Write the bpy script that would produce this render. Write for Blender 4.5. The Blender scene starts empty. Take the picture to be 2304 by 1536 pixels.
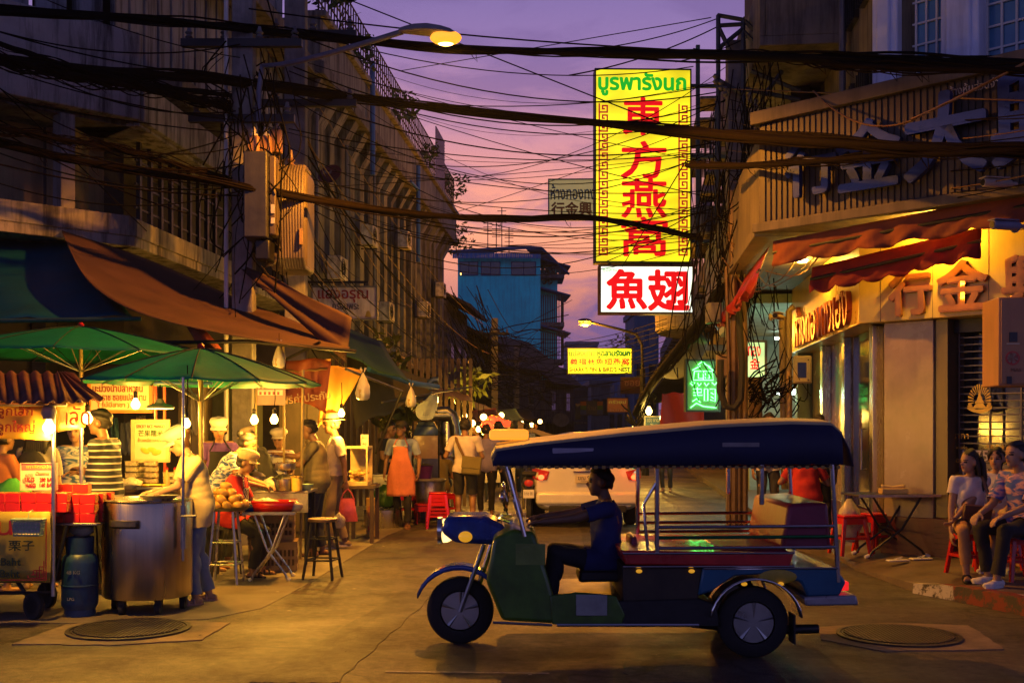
import bpy, math, random
import numpy as np
from mathutils import Vector as V, Matrix, Quaternion, noise
R = math.radians
rnd = random.Random(7)
scene = bpy.context.scene
col = scene.collection
# ------------------------------------------------------------------ camera, sky, exposure
FP, CX, HY, EYE = 2560.0, 1152.0, 955.0, 1.6      # measured from the photograph: focal length, centre, horizon (2304 px wide), eye height
cam = bpy.data.objects.new('camera', bpy.data.cameras.new('camera'))
col.objects.link(cam); scene.camera = cam
cam.data.sensor_width = 36; cam.data.lens = 36*FP/2304
cam.data.shift_y = (HY-768)/2304
cam.data.clip_end = 2000; cam.data.clip_start = .05
cam.location = (0, 0, EYE); cam.rotation_euler = (R(90), 0, 0)
scene.view_settings.view_transform = 'Standard'; scene.view_settings.look = 'None'
scene.view_settings.gamma = 1; scene.view_settings.exposure = 0.5
scene.view_settings.use_curve_mapping = False
scene.render.engine = 'CYCLES'
scene.cycles.use_denoising = True
scene.cycles.max_bounces = 6; scene.cycles.diffuse_bounces = 3; scene.cycles.glossy_bounces = 3
scene.cycles.transmission_bounces = 4; scene.cycles.transparent_max_bounces = 12
scene.cycles.sample_clamp_indirect = 4; scene.cycles.caustics_reflective = False; scene.cycles.caustics_refractive = False
scene.cycles.use_light_tree = True

def at(px, py, Y): return V(((px-CX)/FP*Y, Y, EYE+(HY-py)/FP*Y))
def gp(px, py, z=0.0):
    Y = (EYE-z)*FP/(py-HY); return V(((px-CX)/FP*Y, Y, z))

world = bpy.data.worlds.new('World'); scene.world = world; world.use_nodes = True
def build_sky():
    nt = world.node_tree; N = nt.nodes; L = nt.links
    N.clear()
    out = N.new('ShaderNodeOutputWorld'); bg = N.new('ShaderNodeBackground'); L.new(bg.outputs[0], out.inputs[0])
    tc = N.new('ShaderNodeTexCoord'); sep = N.new('ShaderNodeSeparateXYZ'); L.new(tc.outputs['Generated'], sep.inputs[0])
    def ramp(stops, inp):
        r = N.new('ShaderNodeValToRGB'); L.new(inp, r.inputs[0]); e = r.color_ramp.elements
        while len(e) < len(stops): e.new(.5)
        for k, (p, c) in enumerate(stops): e[k].position = p; e[k].color = (*c, 1)
        return r.outputs[0]
    # clear dusk sky by elevation (sine of the elevation), the warm afterglow lies along the street
    warm = ramp([(0, (.20, .085, .15)), (.06, (.26, .10, .155)), (.105, (.48, .175, .15)), (.165, (.88, .33, .19)), (.205, (.72, .28, .22)), (.25, (.46, .215, .29)),
                 (.31, (.24, .15, .33)), (.37, (.16, .115, .30)), (.48, (.025, .026, .09)), (.7, (.007, .009, .03)), (1, (.004, .005, .018))], sep.outputs[2])
    cool = ramp([(0, (.06, .06, .16)), (.2, (.24, .24, .55)), (.4, (.05, .06, .2)), (.6, (.008, .01, .035)), (1, (.004, .005, .018))], sep.outputs[2])
    az = N.new('ShaderNodeMapRange'); L.new(sep.outputs[1], az.inputs[0]); az.inputs[1].default_value = .2; az.inputs[2].default_value = .95
    m0 = N.new('ShaderNodeMix'); m0.data_type = 'RGBA'; L.new(az.outputs[0], m0.inputs[0]); L.new(cool, m0.inputs[6]); L.new(warm, m0.inputs[7])
    # clouds: stretched noise, violet undersides
    mp = N.new('ShaderNodeMapping'); L.new(tc.outputs['Generated'], mp.inputs[0]); mp.inputs['Scale'].default_value = (5.5, 1.5, 19); mp.inputs['Location'].default_value = (.35, 0, .62)
    nz = N.new('ShaderNodeTexNoise'); L.new(mp.outputs[0], nz.inputs[0]); nz.inputs['Scale'].default_value = 1.5; nz.inputs['Detail'].default_value = 8; nz.inputs['Roughness'].default_value = .56
    nz.inputs['Distortion'].default_value = .5
    cf = ramp([(.45, (0, 0, 0)), (.60, (1, 1, 1))], nz.outputs[0])
    low = ramp([(.02, (.95, .95, .95)), (.12, (.9, .9, .9)), (.18, (.6, .6, .6)), (.3, (.5, .5, .5)), (.5, (.2, .2, .2))], sep.outputs[2])
    mu = N.new('ShaderNodeMath'); mu.operation = 'MULTIPLY'; L.new(cf, mu.inputs[0]); L.new(low, mu.inputs[1])
    m1 = N.new('ShaderNodeMix'); m1.data_type = 'RGBA'; L.new(mu.outputs[0], m1.inputs[0]); L.new(m0.outputs[2], m1.inputs[6])
    m1.inputs[7].default_value = (.135, .085, .23, 1)
    L.new(m1.outputs[2], bg.inputs[0]); bg.inputs[1].default_value = 1.0
build_sky()

def lamp(kind, loc, power, color, radius=.04, rot=None, size=None, spot=None):
    d = bpy.data.lights.new('lamp_light', kind); d.energy = power; d.color = color
    if kind == 'AREA':
        d.shape = 'RECTANGLE'; d.size, d.size_y = size
    else: d.shadow_soft_size = radius
    if kind == 'SPOT': d.spot_size = spot; d.spot_blend = .2
    o = bpy.data.objects.new('lamp_light', d); col.objects.link(o); o.location = loc
    if rot: o.rotation_euler = rot
    return o
SODIUM = (1, .345, .02); BULB = (1, .475, .05); TUBE = (.75, 1, .8)

# ------------------------------------------------------------------ mesh helpers
class MB:
    def __init__(s): s.v = []; s.f = []; s.m = []
    def add(s, vs, fs, mi=0):
        b = len(s.v); s.v += [tuple(p) for p in vs]; s.f += [tuple(i+b for i in f) for f in fs]; s.m += [mi]*len(fs); return s
    def bx(s, x0, x1, y0, y1, z0, z1, mi=0, M=None):
        vs = [V((x, y, z)) for z in (z0, z1) for y in (y0, y1) for x in (x0, x1)]
        if M: vs = [M @ p for p in vs]
        return s.add(vs, [(0, 2, 3, 1), (4, 5, 7, 6), (0, 1, 5, 4), (1, 3, 7, 5), (3, 2, 6, 7), (2, 0, 4, 6)], mi)
    def box(s, c, d, rz=0, mi=0, rx=0, ry=0):
        M = Matrix.Translation(V(c)) @ Matrix.Rotation(rz, 4, 'Z') @ Matrix.Rotation(rx, 4, 'X') @ Matrix.Rotation(ry, 4, 'Y')
        return s.bx(-d[0]/2, d[0]/2, -d[1]/2, d[1]/2, -d[2]/2, d[2]/2, mi, M)
    def tube(s, pts, r, n=8, mi=0, cap=True, closed=False):
        pts = [V(p) for p in pts]; k = len(pts); rs = r if isinstance(r, (list, tuple)) else [r]*k
        t0 = (pts[1]-pts[0]).normalized(); up = V((0, 0, 1)) if abs(t0.z) < .9 else V((1, 0, 0))
        a = t0.cross(up).normalized(); vs = []; prev = t0
        for i in range(k):
            t = (pts[min(i+1, k-1)]-pts[max(i-1, 0)])
            t = t.normalized() if t.length > 1e-9 else prev
            a = (prev.rotation_difference(t) @ a); a = (a-t*a.dot(t)).normalized(); b = t.cross(a); prev = t
            for j in range(n):
                an = 2*math.pi*j/n; vs.append(pts[i]+(a*math.cos(an)+b*math.sin(an))*rs[i])
        fs = [(i*n+j, i*n+(j+1) % n, (i+1)*n+(j+1) % n, (i+1)*n+j) for i in range(k-1) for j in range(n)]
        if cap: fs += [tuple(range(n-1, -1, -1)), tuple(range((k-1)*n, k*n))]
        return s.add(vs, fs, mi)
    def bar(s, p, q, r=.012, n=6, mi=0): return s.tube([p, q], r, n, mi)
    def lathe(s, prof, n=24, c=(0, 0, 0), M=None, mi=0, wob=0):
        c = V(c); vs = []
        for r, z in prof:
            for j in range(n):
                a = 2*math.pi*j/n; p = V((r*math.cos(a), r*math.sin(a), z)); vs.append(c+(M @ p if M else p))
        k = len(prof)
        fs = [(i*n+j, i*n+(j+1) % n, (i+1)*n+(j+1) % n, (i+1)*n+j) for i in range(k-1) for j in range(n)]
        if prof[0][0] > 1e-6: fs.append(tuple(range(n-1, -1, -1)))
        if prof[-1][0] > 1e-6: fs.append(tuple(range((k-1)*n, k*n)))
        return s.add(vs, fs, mi)
    def ell(s, c, r, M=None, nu=12, nv=8, mi=0):
        c = V(c); vs = []; fs = []
        if not isinstance(r, (tuple, list)): r = (r, r, r)
        for i in range(1, nv):
            t = math.pi*i/nv
            for j in range(nu):
                a = 2*math.pi*j/nu; p = V((r[0]*math.sin(t)*math.cos(a), r[1]*math.sin(t)*math.sin(a), r[2]*math.cos(t)))
                vs.append(c+(M @ p if M else p))
        for z in (1, -1):
            p = V((0, 0, r[2]*z)); vs.append(c+(M @ p if M else p))
        T_, B_ = len(vs)-2, len(vs)-1
        for i in range(nv-2):
            for j in range(nu): fs.append((i*nu+j, (i+1)*nu+j, (i+1)*nu+(j+1) % nu, i*nu+(j+1) % nu))
        for j in range(nu):
            fs.append((T_, j, (j+1) % nu)); q = (nv-2)*nu; fs.append((B_, q+(j+1) % nu, q+j))
        return s.add(vs, fs, mi)
    def cap(s, p, q, r0, r1, n=12, mi=0):           # closed tapered capsule
        p, q = V(p), V(q); d = q-p; L = d.length; u = d/L; pts = []; rs = []
        for k in range(4):
            a = math.pi/2*(1-k/4); pts.append(p-u*r0*math.sin(a)); rs.append(max(r0*math.cos(a), r0*.06))
        for k in range(0, 5): pts.append(p+d*k/4); rs.append(r0+(r1-r0)*k/4)
        for k in range(1, 5):
            a = math.pi/2*k/4; pts.append(q+u*r1*math.sin(a)); rs.append(max(r1*math.cos(a), r1*.06))
        return s.tube(pts, rs, n, mi)
    def prism(s, poly, d, M=None, mi=0):             # polygon in XZ, extruded along +Y by d
        n = len(poly); vs = [V((x, 0, z)) for x, z in poly]+[V((x, d, z)) for x, z in poly]
        if M: vs = [M @ p for p in vs]
        return s.add(vs, [tuple(range(n)), tuple(range(2*n-1, n-1, -1))]+[(i, i+n, (i+1) % n+n, (i+1) % n) for i in range(n)], mi)
    def grid(s, rows, mi=0, loop=False):
        m = len(rows[0]); vs = [p for r_ in rows for p in r_]; fs = []
        for i in range(len(rows)-1):
            for j in range(m if loop else m-1): fs.append((i*m+j, i*m+(j+1) % m, (i+1)*m+(j+1) % m, (i+1)*m+j))
        return s.add(vs, fs, mi)
    def text(s, body, M, h=None, w=None, ext=.004, bold=0, mi=0, squash=True):
        if bold:                                       # heavier strokes: the glyph again, a hair further out, shifted round a small circle
            k = (h or w*.3); N_ = 8
            for q in range(N_):
                a = 2*math.pi*q/N_; Mq = M @ Matrix.Translation((math.cos(a)*bold*k, math.sin(a)*bold*k, -.0006*(q+1)))
                s.text(body, Mq, h, w, ext, 0, mi, squash)
        vs, fs, bb = glyphs(body, 0)
        bw, bh = bb[2]-bb[0], bb[3]-bb[1]
        sy = h/bh if h else w/bw; sx = w/bw if (w and squash) else sy
        cx, cy = (bb[0]+bb[2])/2, (bb[1]+bb[3])/2; n = len(vs); out = []
        for z in (ext, 0):
            for x, y in vs: out.append(M @ V(((x-cx)*sx, (y-cy)*sy, z)))
        ff = list(fs)
        ec = {}
        for f in fs:
            for a, b in zip(f, f[1:]+f[:1]): ec[(a, b)] = 1
        for (a, b) in ec:
            if (b, a) not in ec: ff.append((a, a+n, b+n, b))
        return s.add(out, ff, mi)
    def build(s, name, mats, parent=None, world=False, bev=0, solid=0, sharp=38, sub=0, loc=None, smooth=True, bs=2):
        me = bpy.data.meshes.new(name)
        vs = s.v
        if world and parent is not None:
            r = parent
            while r.parent: r = r.parent
            o_ = r.location; vs = [(a-o_.x, b-o_.y, c-o_.z) for a, b, c in vs]
        me.from_pydata(vs, [], s.f)
        mats = mats if isinstance(mats, (list, tuple)) else [mats]
        for m in mats: me.materials.append(m)
        if len(mats) > 1: me.polygons.foreach_set('material_index', s.m)
        if smooth:
            me.polygons.foreach_set('use_smooth', [True]*len(s.f)); me.set_sharp_from_angle(angle=R(sharp))
        me.update()
        o = bpy.data.objects.new(name, me); col.objects.link(o)
        if parent is not None: o.parent = parent
        if loc is not None: o.location = loc
        if solid: md = o.modifiers.new('t', 'SOLIDIFY'); md.thickness = solid; md.offset = 0
        if bev: md = o.modifiers.new('b', 'BEVEL'); md.width = bev; md.segments = bs; md.limit_method = 'ANGLE'
        if sub: md = o.modifiers.new('s', 'SUBSURF'); md.levels = md.render_levels = sub
        return o
_gc = {}
def glyphs(body, bold=0):
    if (body, bold) in _gc: return _gc[(body, bold)]
    c = bpy.data.curves.new('t', 'FONT'); c.body = body; c.size = 1; c.offset = bold; c.resolution_u = 3; c.fill_mode = 'FRONT'
    o = bpy.data.objects.new('t', c); col.objects.link(o)
    dg = bpy.context.evaluated_depsgraph_get(); ev = o.evaluated_get(dg); me = ev.to_mesh()
    vs = [(v.co.x, v.co.y) for v in me.vertices]; fs = []
    for p in me.polygons:
        f = tuple(p.vertices)
        a = sum(vs[f[i]][0]*vs[f[(i+1) % len(f)]][1]-vs[f[(i+1) % len(f)]][0]*vs[f[i]][1] for i in range(len(f)))
        fs.append(f if a > 0 else f[::-1])
    ev.to_mesh_clear(); bpy.data.objects.remove(o); bpy.data.curves.remove(c)
    if not vs: vs = [(0, 0), (1, 0), (1, 1)]; fs = [(0, 1, 2)]
    bb = (min(v[0] for v in vs), min(v[1] for v in vs), max(v[0] for v in vs), max(v[1] for v in vs))
    _gc[(body, bold)] = (vs, fs, bb); return _gc[(body, bold)]
def face(loc, rz=0, tilt=0):          # text plane standing up; reads from local -Y
    return Matrix.Translation(V(loc)) @ Matrix.Rotation(rz, 4, 'Z') @ Matrix.Rotation(R(90)+tilt, 4, 'X')

def tag(o, label=None, cat=None, group=None, kind=None):
    if label: o['label'] = label
    if cat: o['category'] = cat
    if group: o['group'] = group
    if kind: o['kind'] = kind
    return o
def T(name, label, cat, loc=(0, 0, 0), rz=0, group=None):
    o = bpy.data.objects.new(name, None); o.empty_display_size = .1; col.objects.link(o)
    o.location = V(loc); o.rotation_euler = (0, 0, rz); return tag(o, label, cat, group)
def O(name, mb, mats, label, cat, loc=(0, 0, 0), rz=0, group=None, **k):
    o = mb.build(name, mats, None, **k); o.location = V(loc); o.rotation_euler = (0, 0, rz); return tag(o, label, cat, group)
def dup(root, loc, rz=0, label=None, group=None):
    def cp(o, par):
        c = o.copy(); col.objects.link(c)
        if par is not None: c.parent = par
        for ch in kids.get(o.name, []): cp(ch, c)
        return c
    kids = {}
    def walk(o):
        kids[o.name] = list(o.children)
        for ch in o.children: walk(ch)
    walk(root); c = cp(root, None); c.location = V(loc); c.rotation_euler = (0, 0, rz)
    if label: c['label'] = label
    if group: c['group'] = group
    return c
def struct(name, mb, mat, kind='structure', **k): return tag(mb.build(name, mat, None, **k), kind=kind)

# ------------------------------------------------------------------ materials
def hexc(h):
    c = [int(h[i:i+2], 16)/255 for i in (0, 2, 4)]
    return tuple(x/12.92 if x <= .04045 else ((x+.055)/1.055)**2.4 for x in c)
def mat(name, c, rough=.6, metal=0, var=.25, sc=6, bump=.15, emit=0, ec=None, streak=0, dirt=None, sheen=0, stretch=(1, 1, 1), spec=.5, coat=0, alpha=1, trans=0, det=4, sub=0):
    m = bpy.data.materials.new(name); m.use_nodes = True; nt = m.node_tree; N = nt.nodes; L = nt.links
    b = N['Principled BSDF']; b.inputs['Roughness'].default_value = rough; b.inputs['Metallic'].default_value = metal
    b.inputs['Specular IOR Level'].default_value = spec; b.inputs['Coat Weight'].default_value = coat
    b.inputs['Alpha'].default_value = alpha; b.inputs['Transmission Weight'].default_value = trans
    if sub: b.inputs['Subsurface Weight'].default_value = sub; b.inputs['Subsurface Radius'].default_value = (.02, .01, .006); b.inputs['Subsurface Scale'].default_value = .5
    c = tuple(c)[:3]
    if emit:
        b.inputs['Emission Color'].default_value = (*(ec or c), 1); b.inputs['Emission Strength'].default_value = emit
    if var or bump:
        tc = N.new('ShaderNodeTexCoord'); mp = N.new('ShaderNodeMapping'); L.new(tc.outputs['Object'], mp.inputs[0]); mp.inputs['Scale'].default_value = stretch
        nz = N.new('ShaderNodeTexNoise'); L.new(mp.outputs[0], nz.inputs[0]); nz.inputs['Scale'].default_value = sc; nz.inputs['Detail'].default_value = det+2; nz.inputs['Roughness'].default_value = .62
        r = N.new('ShaderNodeValToRGB'); L.new(nz.outputs[0], r.inputs[0]); e = r.color_ramp.elements
        e[0].position = .32; e[1].position = .68
        e[0].color = (*[x*(1-var) for x in c], 1); e[1].color = (*[min(1, x*(1+var*.6)) for x in c], 1)
        cur = r.outputs[0]
        if streak:                                    # rain streaks and grime running down
            m2 = N.new('ShaderNodeMapping'); L.new(tc.outputs['Object'], m2.inputs[0]); m2.inputs['Scale'].default_value = (3.2, 3.2, .32)
            n2 = N.new('ShaderNodeTexNoise'); L.new(m2.outputs[0], n2.inputs[0]); n2.inputs['Scale'].default_value = 1.6; n2.inputs['Detail'].default_value = 8; n2.inputs['Roughness'].default_value = .7
            r2 = N.new('ShaderNodeValToRGB'); L.new(n2.outputs[0], r2.inputs[0]); r2.color_ramp.elements[0].position = .46; r2.color_ramp.elements[1].position = .62
            fm = N.new('ShaderNodeMath'); fm.operation = 'MULTIPLY'; L.new(r2.outputs[0], fm.inputs[0]); fm.inputs[1].default_value = streak
            mx = N.new('ShaderNodeMix'); mx.data_type = 'RGBA'; L.new(fm.outputs[0], mx.inputs[0]); L.new(cur, mx.inputs[6]); mx.inputs[7].default_value = (*(dirt or (.02, .018, .016)), 1)
            cur = mx.outputs[2]
        L.new(cur, b.inputs['Base Color'])
        rr = N.new('ShaderNodeMapRange'); L.new(nz.outputs[0], rr.inputs[0]); rr.inputs[3].default_value = max(0, rough-.12); rr.inputs[4].default_value = min(1, rough+.12)
        L.new(rr.outputs[0], b.inputs['Roughness'])
        if bump:
            n3 = N.new('ShaderNodeTexNoise'); L.new(mp.outputs[0], n3.inputs[0]); n3.inputs['Scale'].default_value = sc*4; n3.inputs['Detail'].default_value = 5
            bp = N.new('ShaderNodeBump'); bp.inputs['Strength'].default_value = bump; bp.inputs['Distance'].default_value = .02; L.new(n3.outputs[0], bp.inputs['Height']); L.new(bp.outputs[0], b.inputs['Normal'])
    else: b.inputs['Base Color'].default_value = (*c, 1)
    return m
def lightbox(name, c, strength, var=.16):             # backlit acrylic: brighter where the tubes sit behind it
    m = bpy.data.materials.new(name); m.use_nodes = True; nt = m.node_tree; N = nt.nodes; L = nt.links; b = N['Principled BSDF']
    b.inputs['Base Color'].default_value = (*c, 1); b.inputs['Roughness'].default_value = .3
    tc = N.new('ShaderNodeTexCoord'); mp = N.new('ShaderNodeMapping'); L.new(tc.outputs['Object'], mp.inputs[0]); mp.inputs['Scale'].default_value = (.5, .5, 1.3)
    nz = N.new('ShaderNodeTexNoise'); L.new(mp.outputs[0], nz.inputs[0]); nz.inputs['Scale'].default_value = 1.7; nz.inputs['Detail'].default_value = 2
    r = N.new('ShaderNodeMapRange'); L.new(nz.outputs[0], r.inputs[0]); r.inputs[1].default_value = .3; r.inputs[2].default_value = .7
    r.inputs[3].default_value = strength*(1-var*2); r.inputs[4].default_value = strength*(1+var)
    L.new(r.outputs[0], b.inputs['Emission Strength']); b.inputs['Emission Color'].default_value = (*c, 1)
    return m
def cloth_mat(name, c, rough=.85, thin=.25, var=.3, sc=3):     # tarpaulin: lets some light through
    m = mat(name, c, rough, 0, var, sc, .25, stretch=(1, 1, .5)); nt = m.node_tree; N = nt.nodes; L = nt.links
    b = N['Principled BSDF']; tr = N.new('ShaderNodeBsdfTranslucent'); mx = N.new('ShaderNodeMixShader'); mx.inputs[0].default_value = thin
    tr.inputs[0].default_value = (*c, 1)
    L.new(b.outputs[0], mx.inputs[1]); L.new(tr.outputs[0], mx.inputs[2]); L.new(mx.outputs[0], N['Material Output'].inputs[0]); return m

def asphalt_mat(k=1.0):
    m = bpy.data.materials.new('asphalt'); m.use_nodes = True; nt = m.node_tree; N = nt.nodes; L = nt.links; b = N['Principled BSDF']
    tc = N.new('ShaderNodeTexCoord')
    def nz(s, d=4, st=(1, 1, 1)):
        mp = N.new('ShaderNodeMapping'); mp.inputs['Scale'].default_value = st; L.new(tc.outputs['Object'], mp.inputs[0])
        n = N.new('ShaderNodeTexNoise'); L.new(mp.outputs[0], n.inputs[0]); n.inputs['Scale'].default_value = s; n.inputs['Detail'].default_value = d; n.inputs['Roughness'].default_value = .65; return n.outputs[0]
    def rmp(i, a, ca, b_, cb):
        r = N.new('ShaderNodeValToRGB'); L.new(i, r.inputs[0]); e = r.color_ramp.elements; e[0].position = a; e[0].color = (*ca, 1); e[1].position = b_; e[1].color = (*cb, 1); return r.outputs[0]
    big = rmp(nz(.55, 6), .35, (.042*k, .037*k, .034*k), .68, (.105*k, .090*k, .078*k))
    fine = rmp(nz(95, 3), .3, (.3, .3, .3), .7, (1.65, 1.6, 1.5))
    tr = rmp(nz(.9, 5, (.25, 2.2, 1)), .52, (1, 1, 1), .68, (.55, .53, .5))
    mid = rmp(nz(14, 5), .34, (.5, .5, .5), .66, (1.35, 1.33, 1.3)); mv = N.new('ShaderNodeMix'); mv.data_type = 'RGBA'; mv.blend_type = 'MULTIPLY'; mv.inputs[0].default_value = 1; L.new(fine, mv.inputs[6]); L.new(mid, mv.inputs[7]); fine = mv.outputs[2]
    mu = N.new('ShaderNodeMix'); mu.data_type = 'RGBA'; mu.blend_type = 'MULTIPLY'; mu.inputs[0].default_value = 1; L.new(big, mu.inputs[6]); L.new(fine, mu.inputs[7])
    m2 = N.new('ShaderNodeMix'); m2.data_type = 'RGBA'; m2.blend_type = 'MULTIPLY'; m2.inputs[0].default_value = 1; L.new(mu.outputs[2], m2.inputs[6]); L.new(tr, m2.inputs[7])
    vo = N.new('ShaderNodeTexVoronoi'); vo.feature = 'DISTANCE_TO_EDGE'; vo.inputs['Scale'].default_value = .42
    wp = N.new('ShaderNodeVectorMath'); wp.operation = 'ADD'; wn = N.new('ShaderNodeTexNoise'); wn.inputs['Scale'].default_value = 1.3; wn.inputs['Detail'].default_value = 6; L.new(tc.outputs['Object'], wn.inputs[0])
    L.new(tc.outputs['Object'], wp.inputs[0]); L.new(wn.outputs[1], wp.inputs[1]); L.new(wp.outputs[0], vo.inputs[0])
    st = rmp(nz(2.4, 7), .52, (1, 1, 1), .64, (.45, .43, .41)); ms = N.new('ShaderNodeMix'); ms.data_type = 'RGBA'; ms.blend_type = 'MULTIPLY'; ms.inputs[0].default_value = 1; L.new(m2.outputs[2], ms.inputs[6]); L.new(st, ms.inputs[7]); m2 = ms
    cr = rmp(vo.outputs[0], .004, (.2, .19, .18), .016, (1, 1, 1))
    m3 = N.new('ShaderNodeMix'); m3.data_type = 'RGBA'; m3.blend_type = 'MULTIPLY'; m3.inputs[0].default_value = .8; L.new(m2.outputs[2], m3.inputs[6]); L.new(cr, m3.inputs[7])
    L.new(m3.outputs[2], b.inputs['Base Color'])
    ro = N.new('ShaderNodeMapRange'); L.new(nz(.8, 5), ro.inputs[0]); ro.inputs[1].default_value = .35; ro.inputs[2].default_value = .65; ro.inputs[3].default_value = .38; ro.inputs[4].default_value = .72; L.new(ro.outputs[0], b.inputs['Roughness'])
    bp = N.new('ShaderNodeBump'); bp.inputs['Strength'].default_value = .6; bp.inputs['Distance'].default_value = .02; L.new(nz(60, 5), bp.inputs['Height']); L.new(bp.outputs[0], b.inputs['Normal'])
    return m
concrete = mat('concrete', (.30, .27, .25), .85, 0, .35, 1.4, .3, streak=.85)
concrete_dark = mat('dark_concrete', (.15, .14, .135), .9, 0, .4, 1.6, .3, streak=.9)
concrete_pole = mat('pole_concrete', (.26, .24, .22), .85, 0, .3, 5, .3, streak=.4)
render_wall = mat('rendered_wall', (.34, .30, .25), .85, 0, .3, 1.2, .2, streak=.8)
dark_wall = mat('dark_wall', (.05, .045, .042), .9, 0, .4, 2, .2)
black_wood = mat('black_wood', (.022, .018, .015), .7, 0, .4, 7, .2, stretch=(4, 4, .5))
steel = mat('steel', (.55, .54, .52), .28, 1, .18, 9, .04, stretch=(1, 1, .1))
steel_dull = mat('dull_steel', (.35, .34, .33), .42, 1, .3, 8, .1)
black_iron = mat('black_iron', (.018, .018, .02), .45, .3, .3, 9, .1)
grey_paint = mat('grey_paint', (.17, .17, .18), .5, 0, .25, 5, .1, streak=.4)
rubber = mat('rubber', (.012, .012, .013), .75, 0, .3, 14, .2)
cable = mat('cable', (.007, .0065, .006), .8, 0, .2, 9, 0, spec=.05)
cable_brown = mat('brown_cable', (.010, .0065, .0045), .8, 0, .3, 9, 0, spec=.05)
glass_dark = mat('dark_glass', (.015, .018, .022), .08, 0, .2, 2, 0, spec=.8)
white_plastic = mat('white_plastic', (.62, .6, .56), .4, 0, .1, 5, .03)
red_plastic = mat('red_plastic', (.5, .012, .012), .3, 0, .15, 5, .03)
white_paint = mat('white_paint', (.62, .58, .52), .7, 0, .4, 9, .2, streak=.5)
leaf_green = mat('leaf_green', (.05, .09, .02), .6, 0, .5, 9, .1)
# ------------------------------------------------------------------ ground
asph = asphalt_mat()
pave_l = mat('worn_concrete', (.15, .13, .11), .75, 0, .35, 2.2, .25, streak=0)
pave_r = mat('pavement_concrete', (.13, .10, .08), .55, 0, .4, 2.5, .25)
patch_m = mat('patch_concrete', (.20, .155, .105), .8, 0, .4, 3.5, .35)
iron_cast = mat('cast_iron', (.06, .055, .05), .5, .6, .4, 9, .3)
m = MB(); m.bx(-150, 150, -40, 420, -.3, 0); struct('road', m, asph)
def sheet(name, pts, z0, z1, mm, **k):
    m = MB(); n = len(pts); m.add([(p.x, p.y, z0) for p in pts]+[(p.x, p.y, z1) for p in pts], [tuple(range(n, 2*n))]+[(i, (i+1) % n, (i+1) % n+n, i+n) for i in range(n)])
    return struct(name, m, mm, **k)
def wobble(pts, n=8, a=.03):
    out = []
    for i, p in enumerate(pts):
        q = pts[(i+1) % len(pts)]
        for k in range(n):
            r_ = p.lerp(q, k/n); out.append(V((r_.x+rnd.uniform(-a, a), r_.y+rnd.uniform(-a, a), 0)))
    return out
sheet('pavement', wobble([gp(1010, 1150), gp(870, 1205), gp(695, 1312), gp(590, 1368), gp(470, 1392), gp(160, 1402), gp(-250, 1402), V((-9, 14, 0)), V((-9, 30, 0)), V((-3.2, 30, 0))], 4, .004), -.05, .004, pave_l)
sheet('concrete_patch', wobble([gp(30, 1450), gp(150, 1405), gp(330, 1393), gp(520, 1402), gp(455, 1440), gp(250, 1452)], 7, .012), -.02, .008, patch_m)
sheet('concrete_patch', wobble([gp(1850, 1440), gp(1835, 1412), gp(1990, 1402), gp(2180, 1408), gp(2262, 1462), gp(1990, 1466)], 7, .012), -.02, .008, patch_m)
asph_d = asphalt_mat(.55)
sheet('road_repair', wobble([gp(560, 1536), gp(760, 1420), gp(905, 1330), gp(985, 1330), gp(880, 1425), gp(760, 1536)], 8, .02), -.02, .004, asph_d)
sheet('road_repair', wobble([gp(1330, 1290), gp(1290, 1120), gp(1275, 1040), gp(1310, 1040), gp(1370, 1120), gp(1480, 1290)], 8, .02), -.02, .004, asph_d)
sheet('road_repair', wobble([gp(1400, 1500), gp(1560, 1492), gp(1600, 1536), gp(1420, 1536)], 6, .02), -.02, .004, asphalt_mat(1.35))
kerb_pts = [gp(2700, 1470), gp(2304, 1383), gp(2160, 1352), gp(2060, 1333), gp(1990, 1306), gp(1925, 1282), gp(1893, 1262), V((3.62, 14.6, 0)), V((4.2, 20, 0)), V((7.6, 55, 0))]
m = MB(); pts = kerb_pts+[V((14, 55, 0)), V((14, 8, 0))]; n = len(pts)
hz = [.14, .14, .13, .085, .05, .03, .05, .12, .12, .12, .12, .12]
m.add([(p.x, p.y, -.05) for p in pts]+[(p.x, p.y, h) for p, h in zip(pts, hz)], [tuple(range(n, 2*n))[::-1]]+[(i, (i+1) % n, (i+1) % n+n, i+n) for i in range(n)])
struct('pavement', m, pave_r)
def kerb_paint():
    m = bpy.data.materials.new('worn_kerb_paint'); m.use_nodes = True; nt = m.node_tree; N = nt.nodes; L = nt.links; b = N['Principled BSDF']; b.inputs['Roughness'].default_value = .7
    tc = N.new('ShaderNodeTexCoord'); wv = N.new('ShaderNodeTexWave'); L.new(tc.outputs['Object'], wv.inputs[0]); wv.inputs['Scale'].default_value = .45; wv.inputs['Distortion'].default_value = .6
    r = N.new('ShaderNodeValToRGB'); L.new(wv.outputs[0], r.inputs[0]); e = r.color_ramp.elements; e[0].position = .48; e[1].position = .52; e[0].color = (.18, .02, .012, 1); e[1].color = (.45, .42, .38, 1)
    nz = N.new('ShaderNodeTexNoise'); L.new(tc.outputs['Object'], nz.inputs[0]); nz.inputs['Scale'].default_value = 7; nz.inputs['Detail'].default_value = 8; nz.inputs['Roughness'].default_value = .75
    r2 = N.new('ShaderNodeValToRGB'); L.new(nz.outputs[0], r2.inputs[0]); r2.color_ramp.elements[0].position = .44; r2.color_ramp.elements[1].position = .52
    mx = N.new('ShaderNodeMix'); mx.data_type = 'RGBA'; L.new(r2.outputs[0], mx.inputs[0]); mx.inputs[6].default_value = (.04, .03, .025, 1); L.new(r.outputs[0], mx.inputs[7]); L.new(mx.outputs[2], b.inputs['Base Color']); return m
m = MB()
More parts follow.
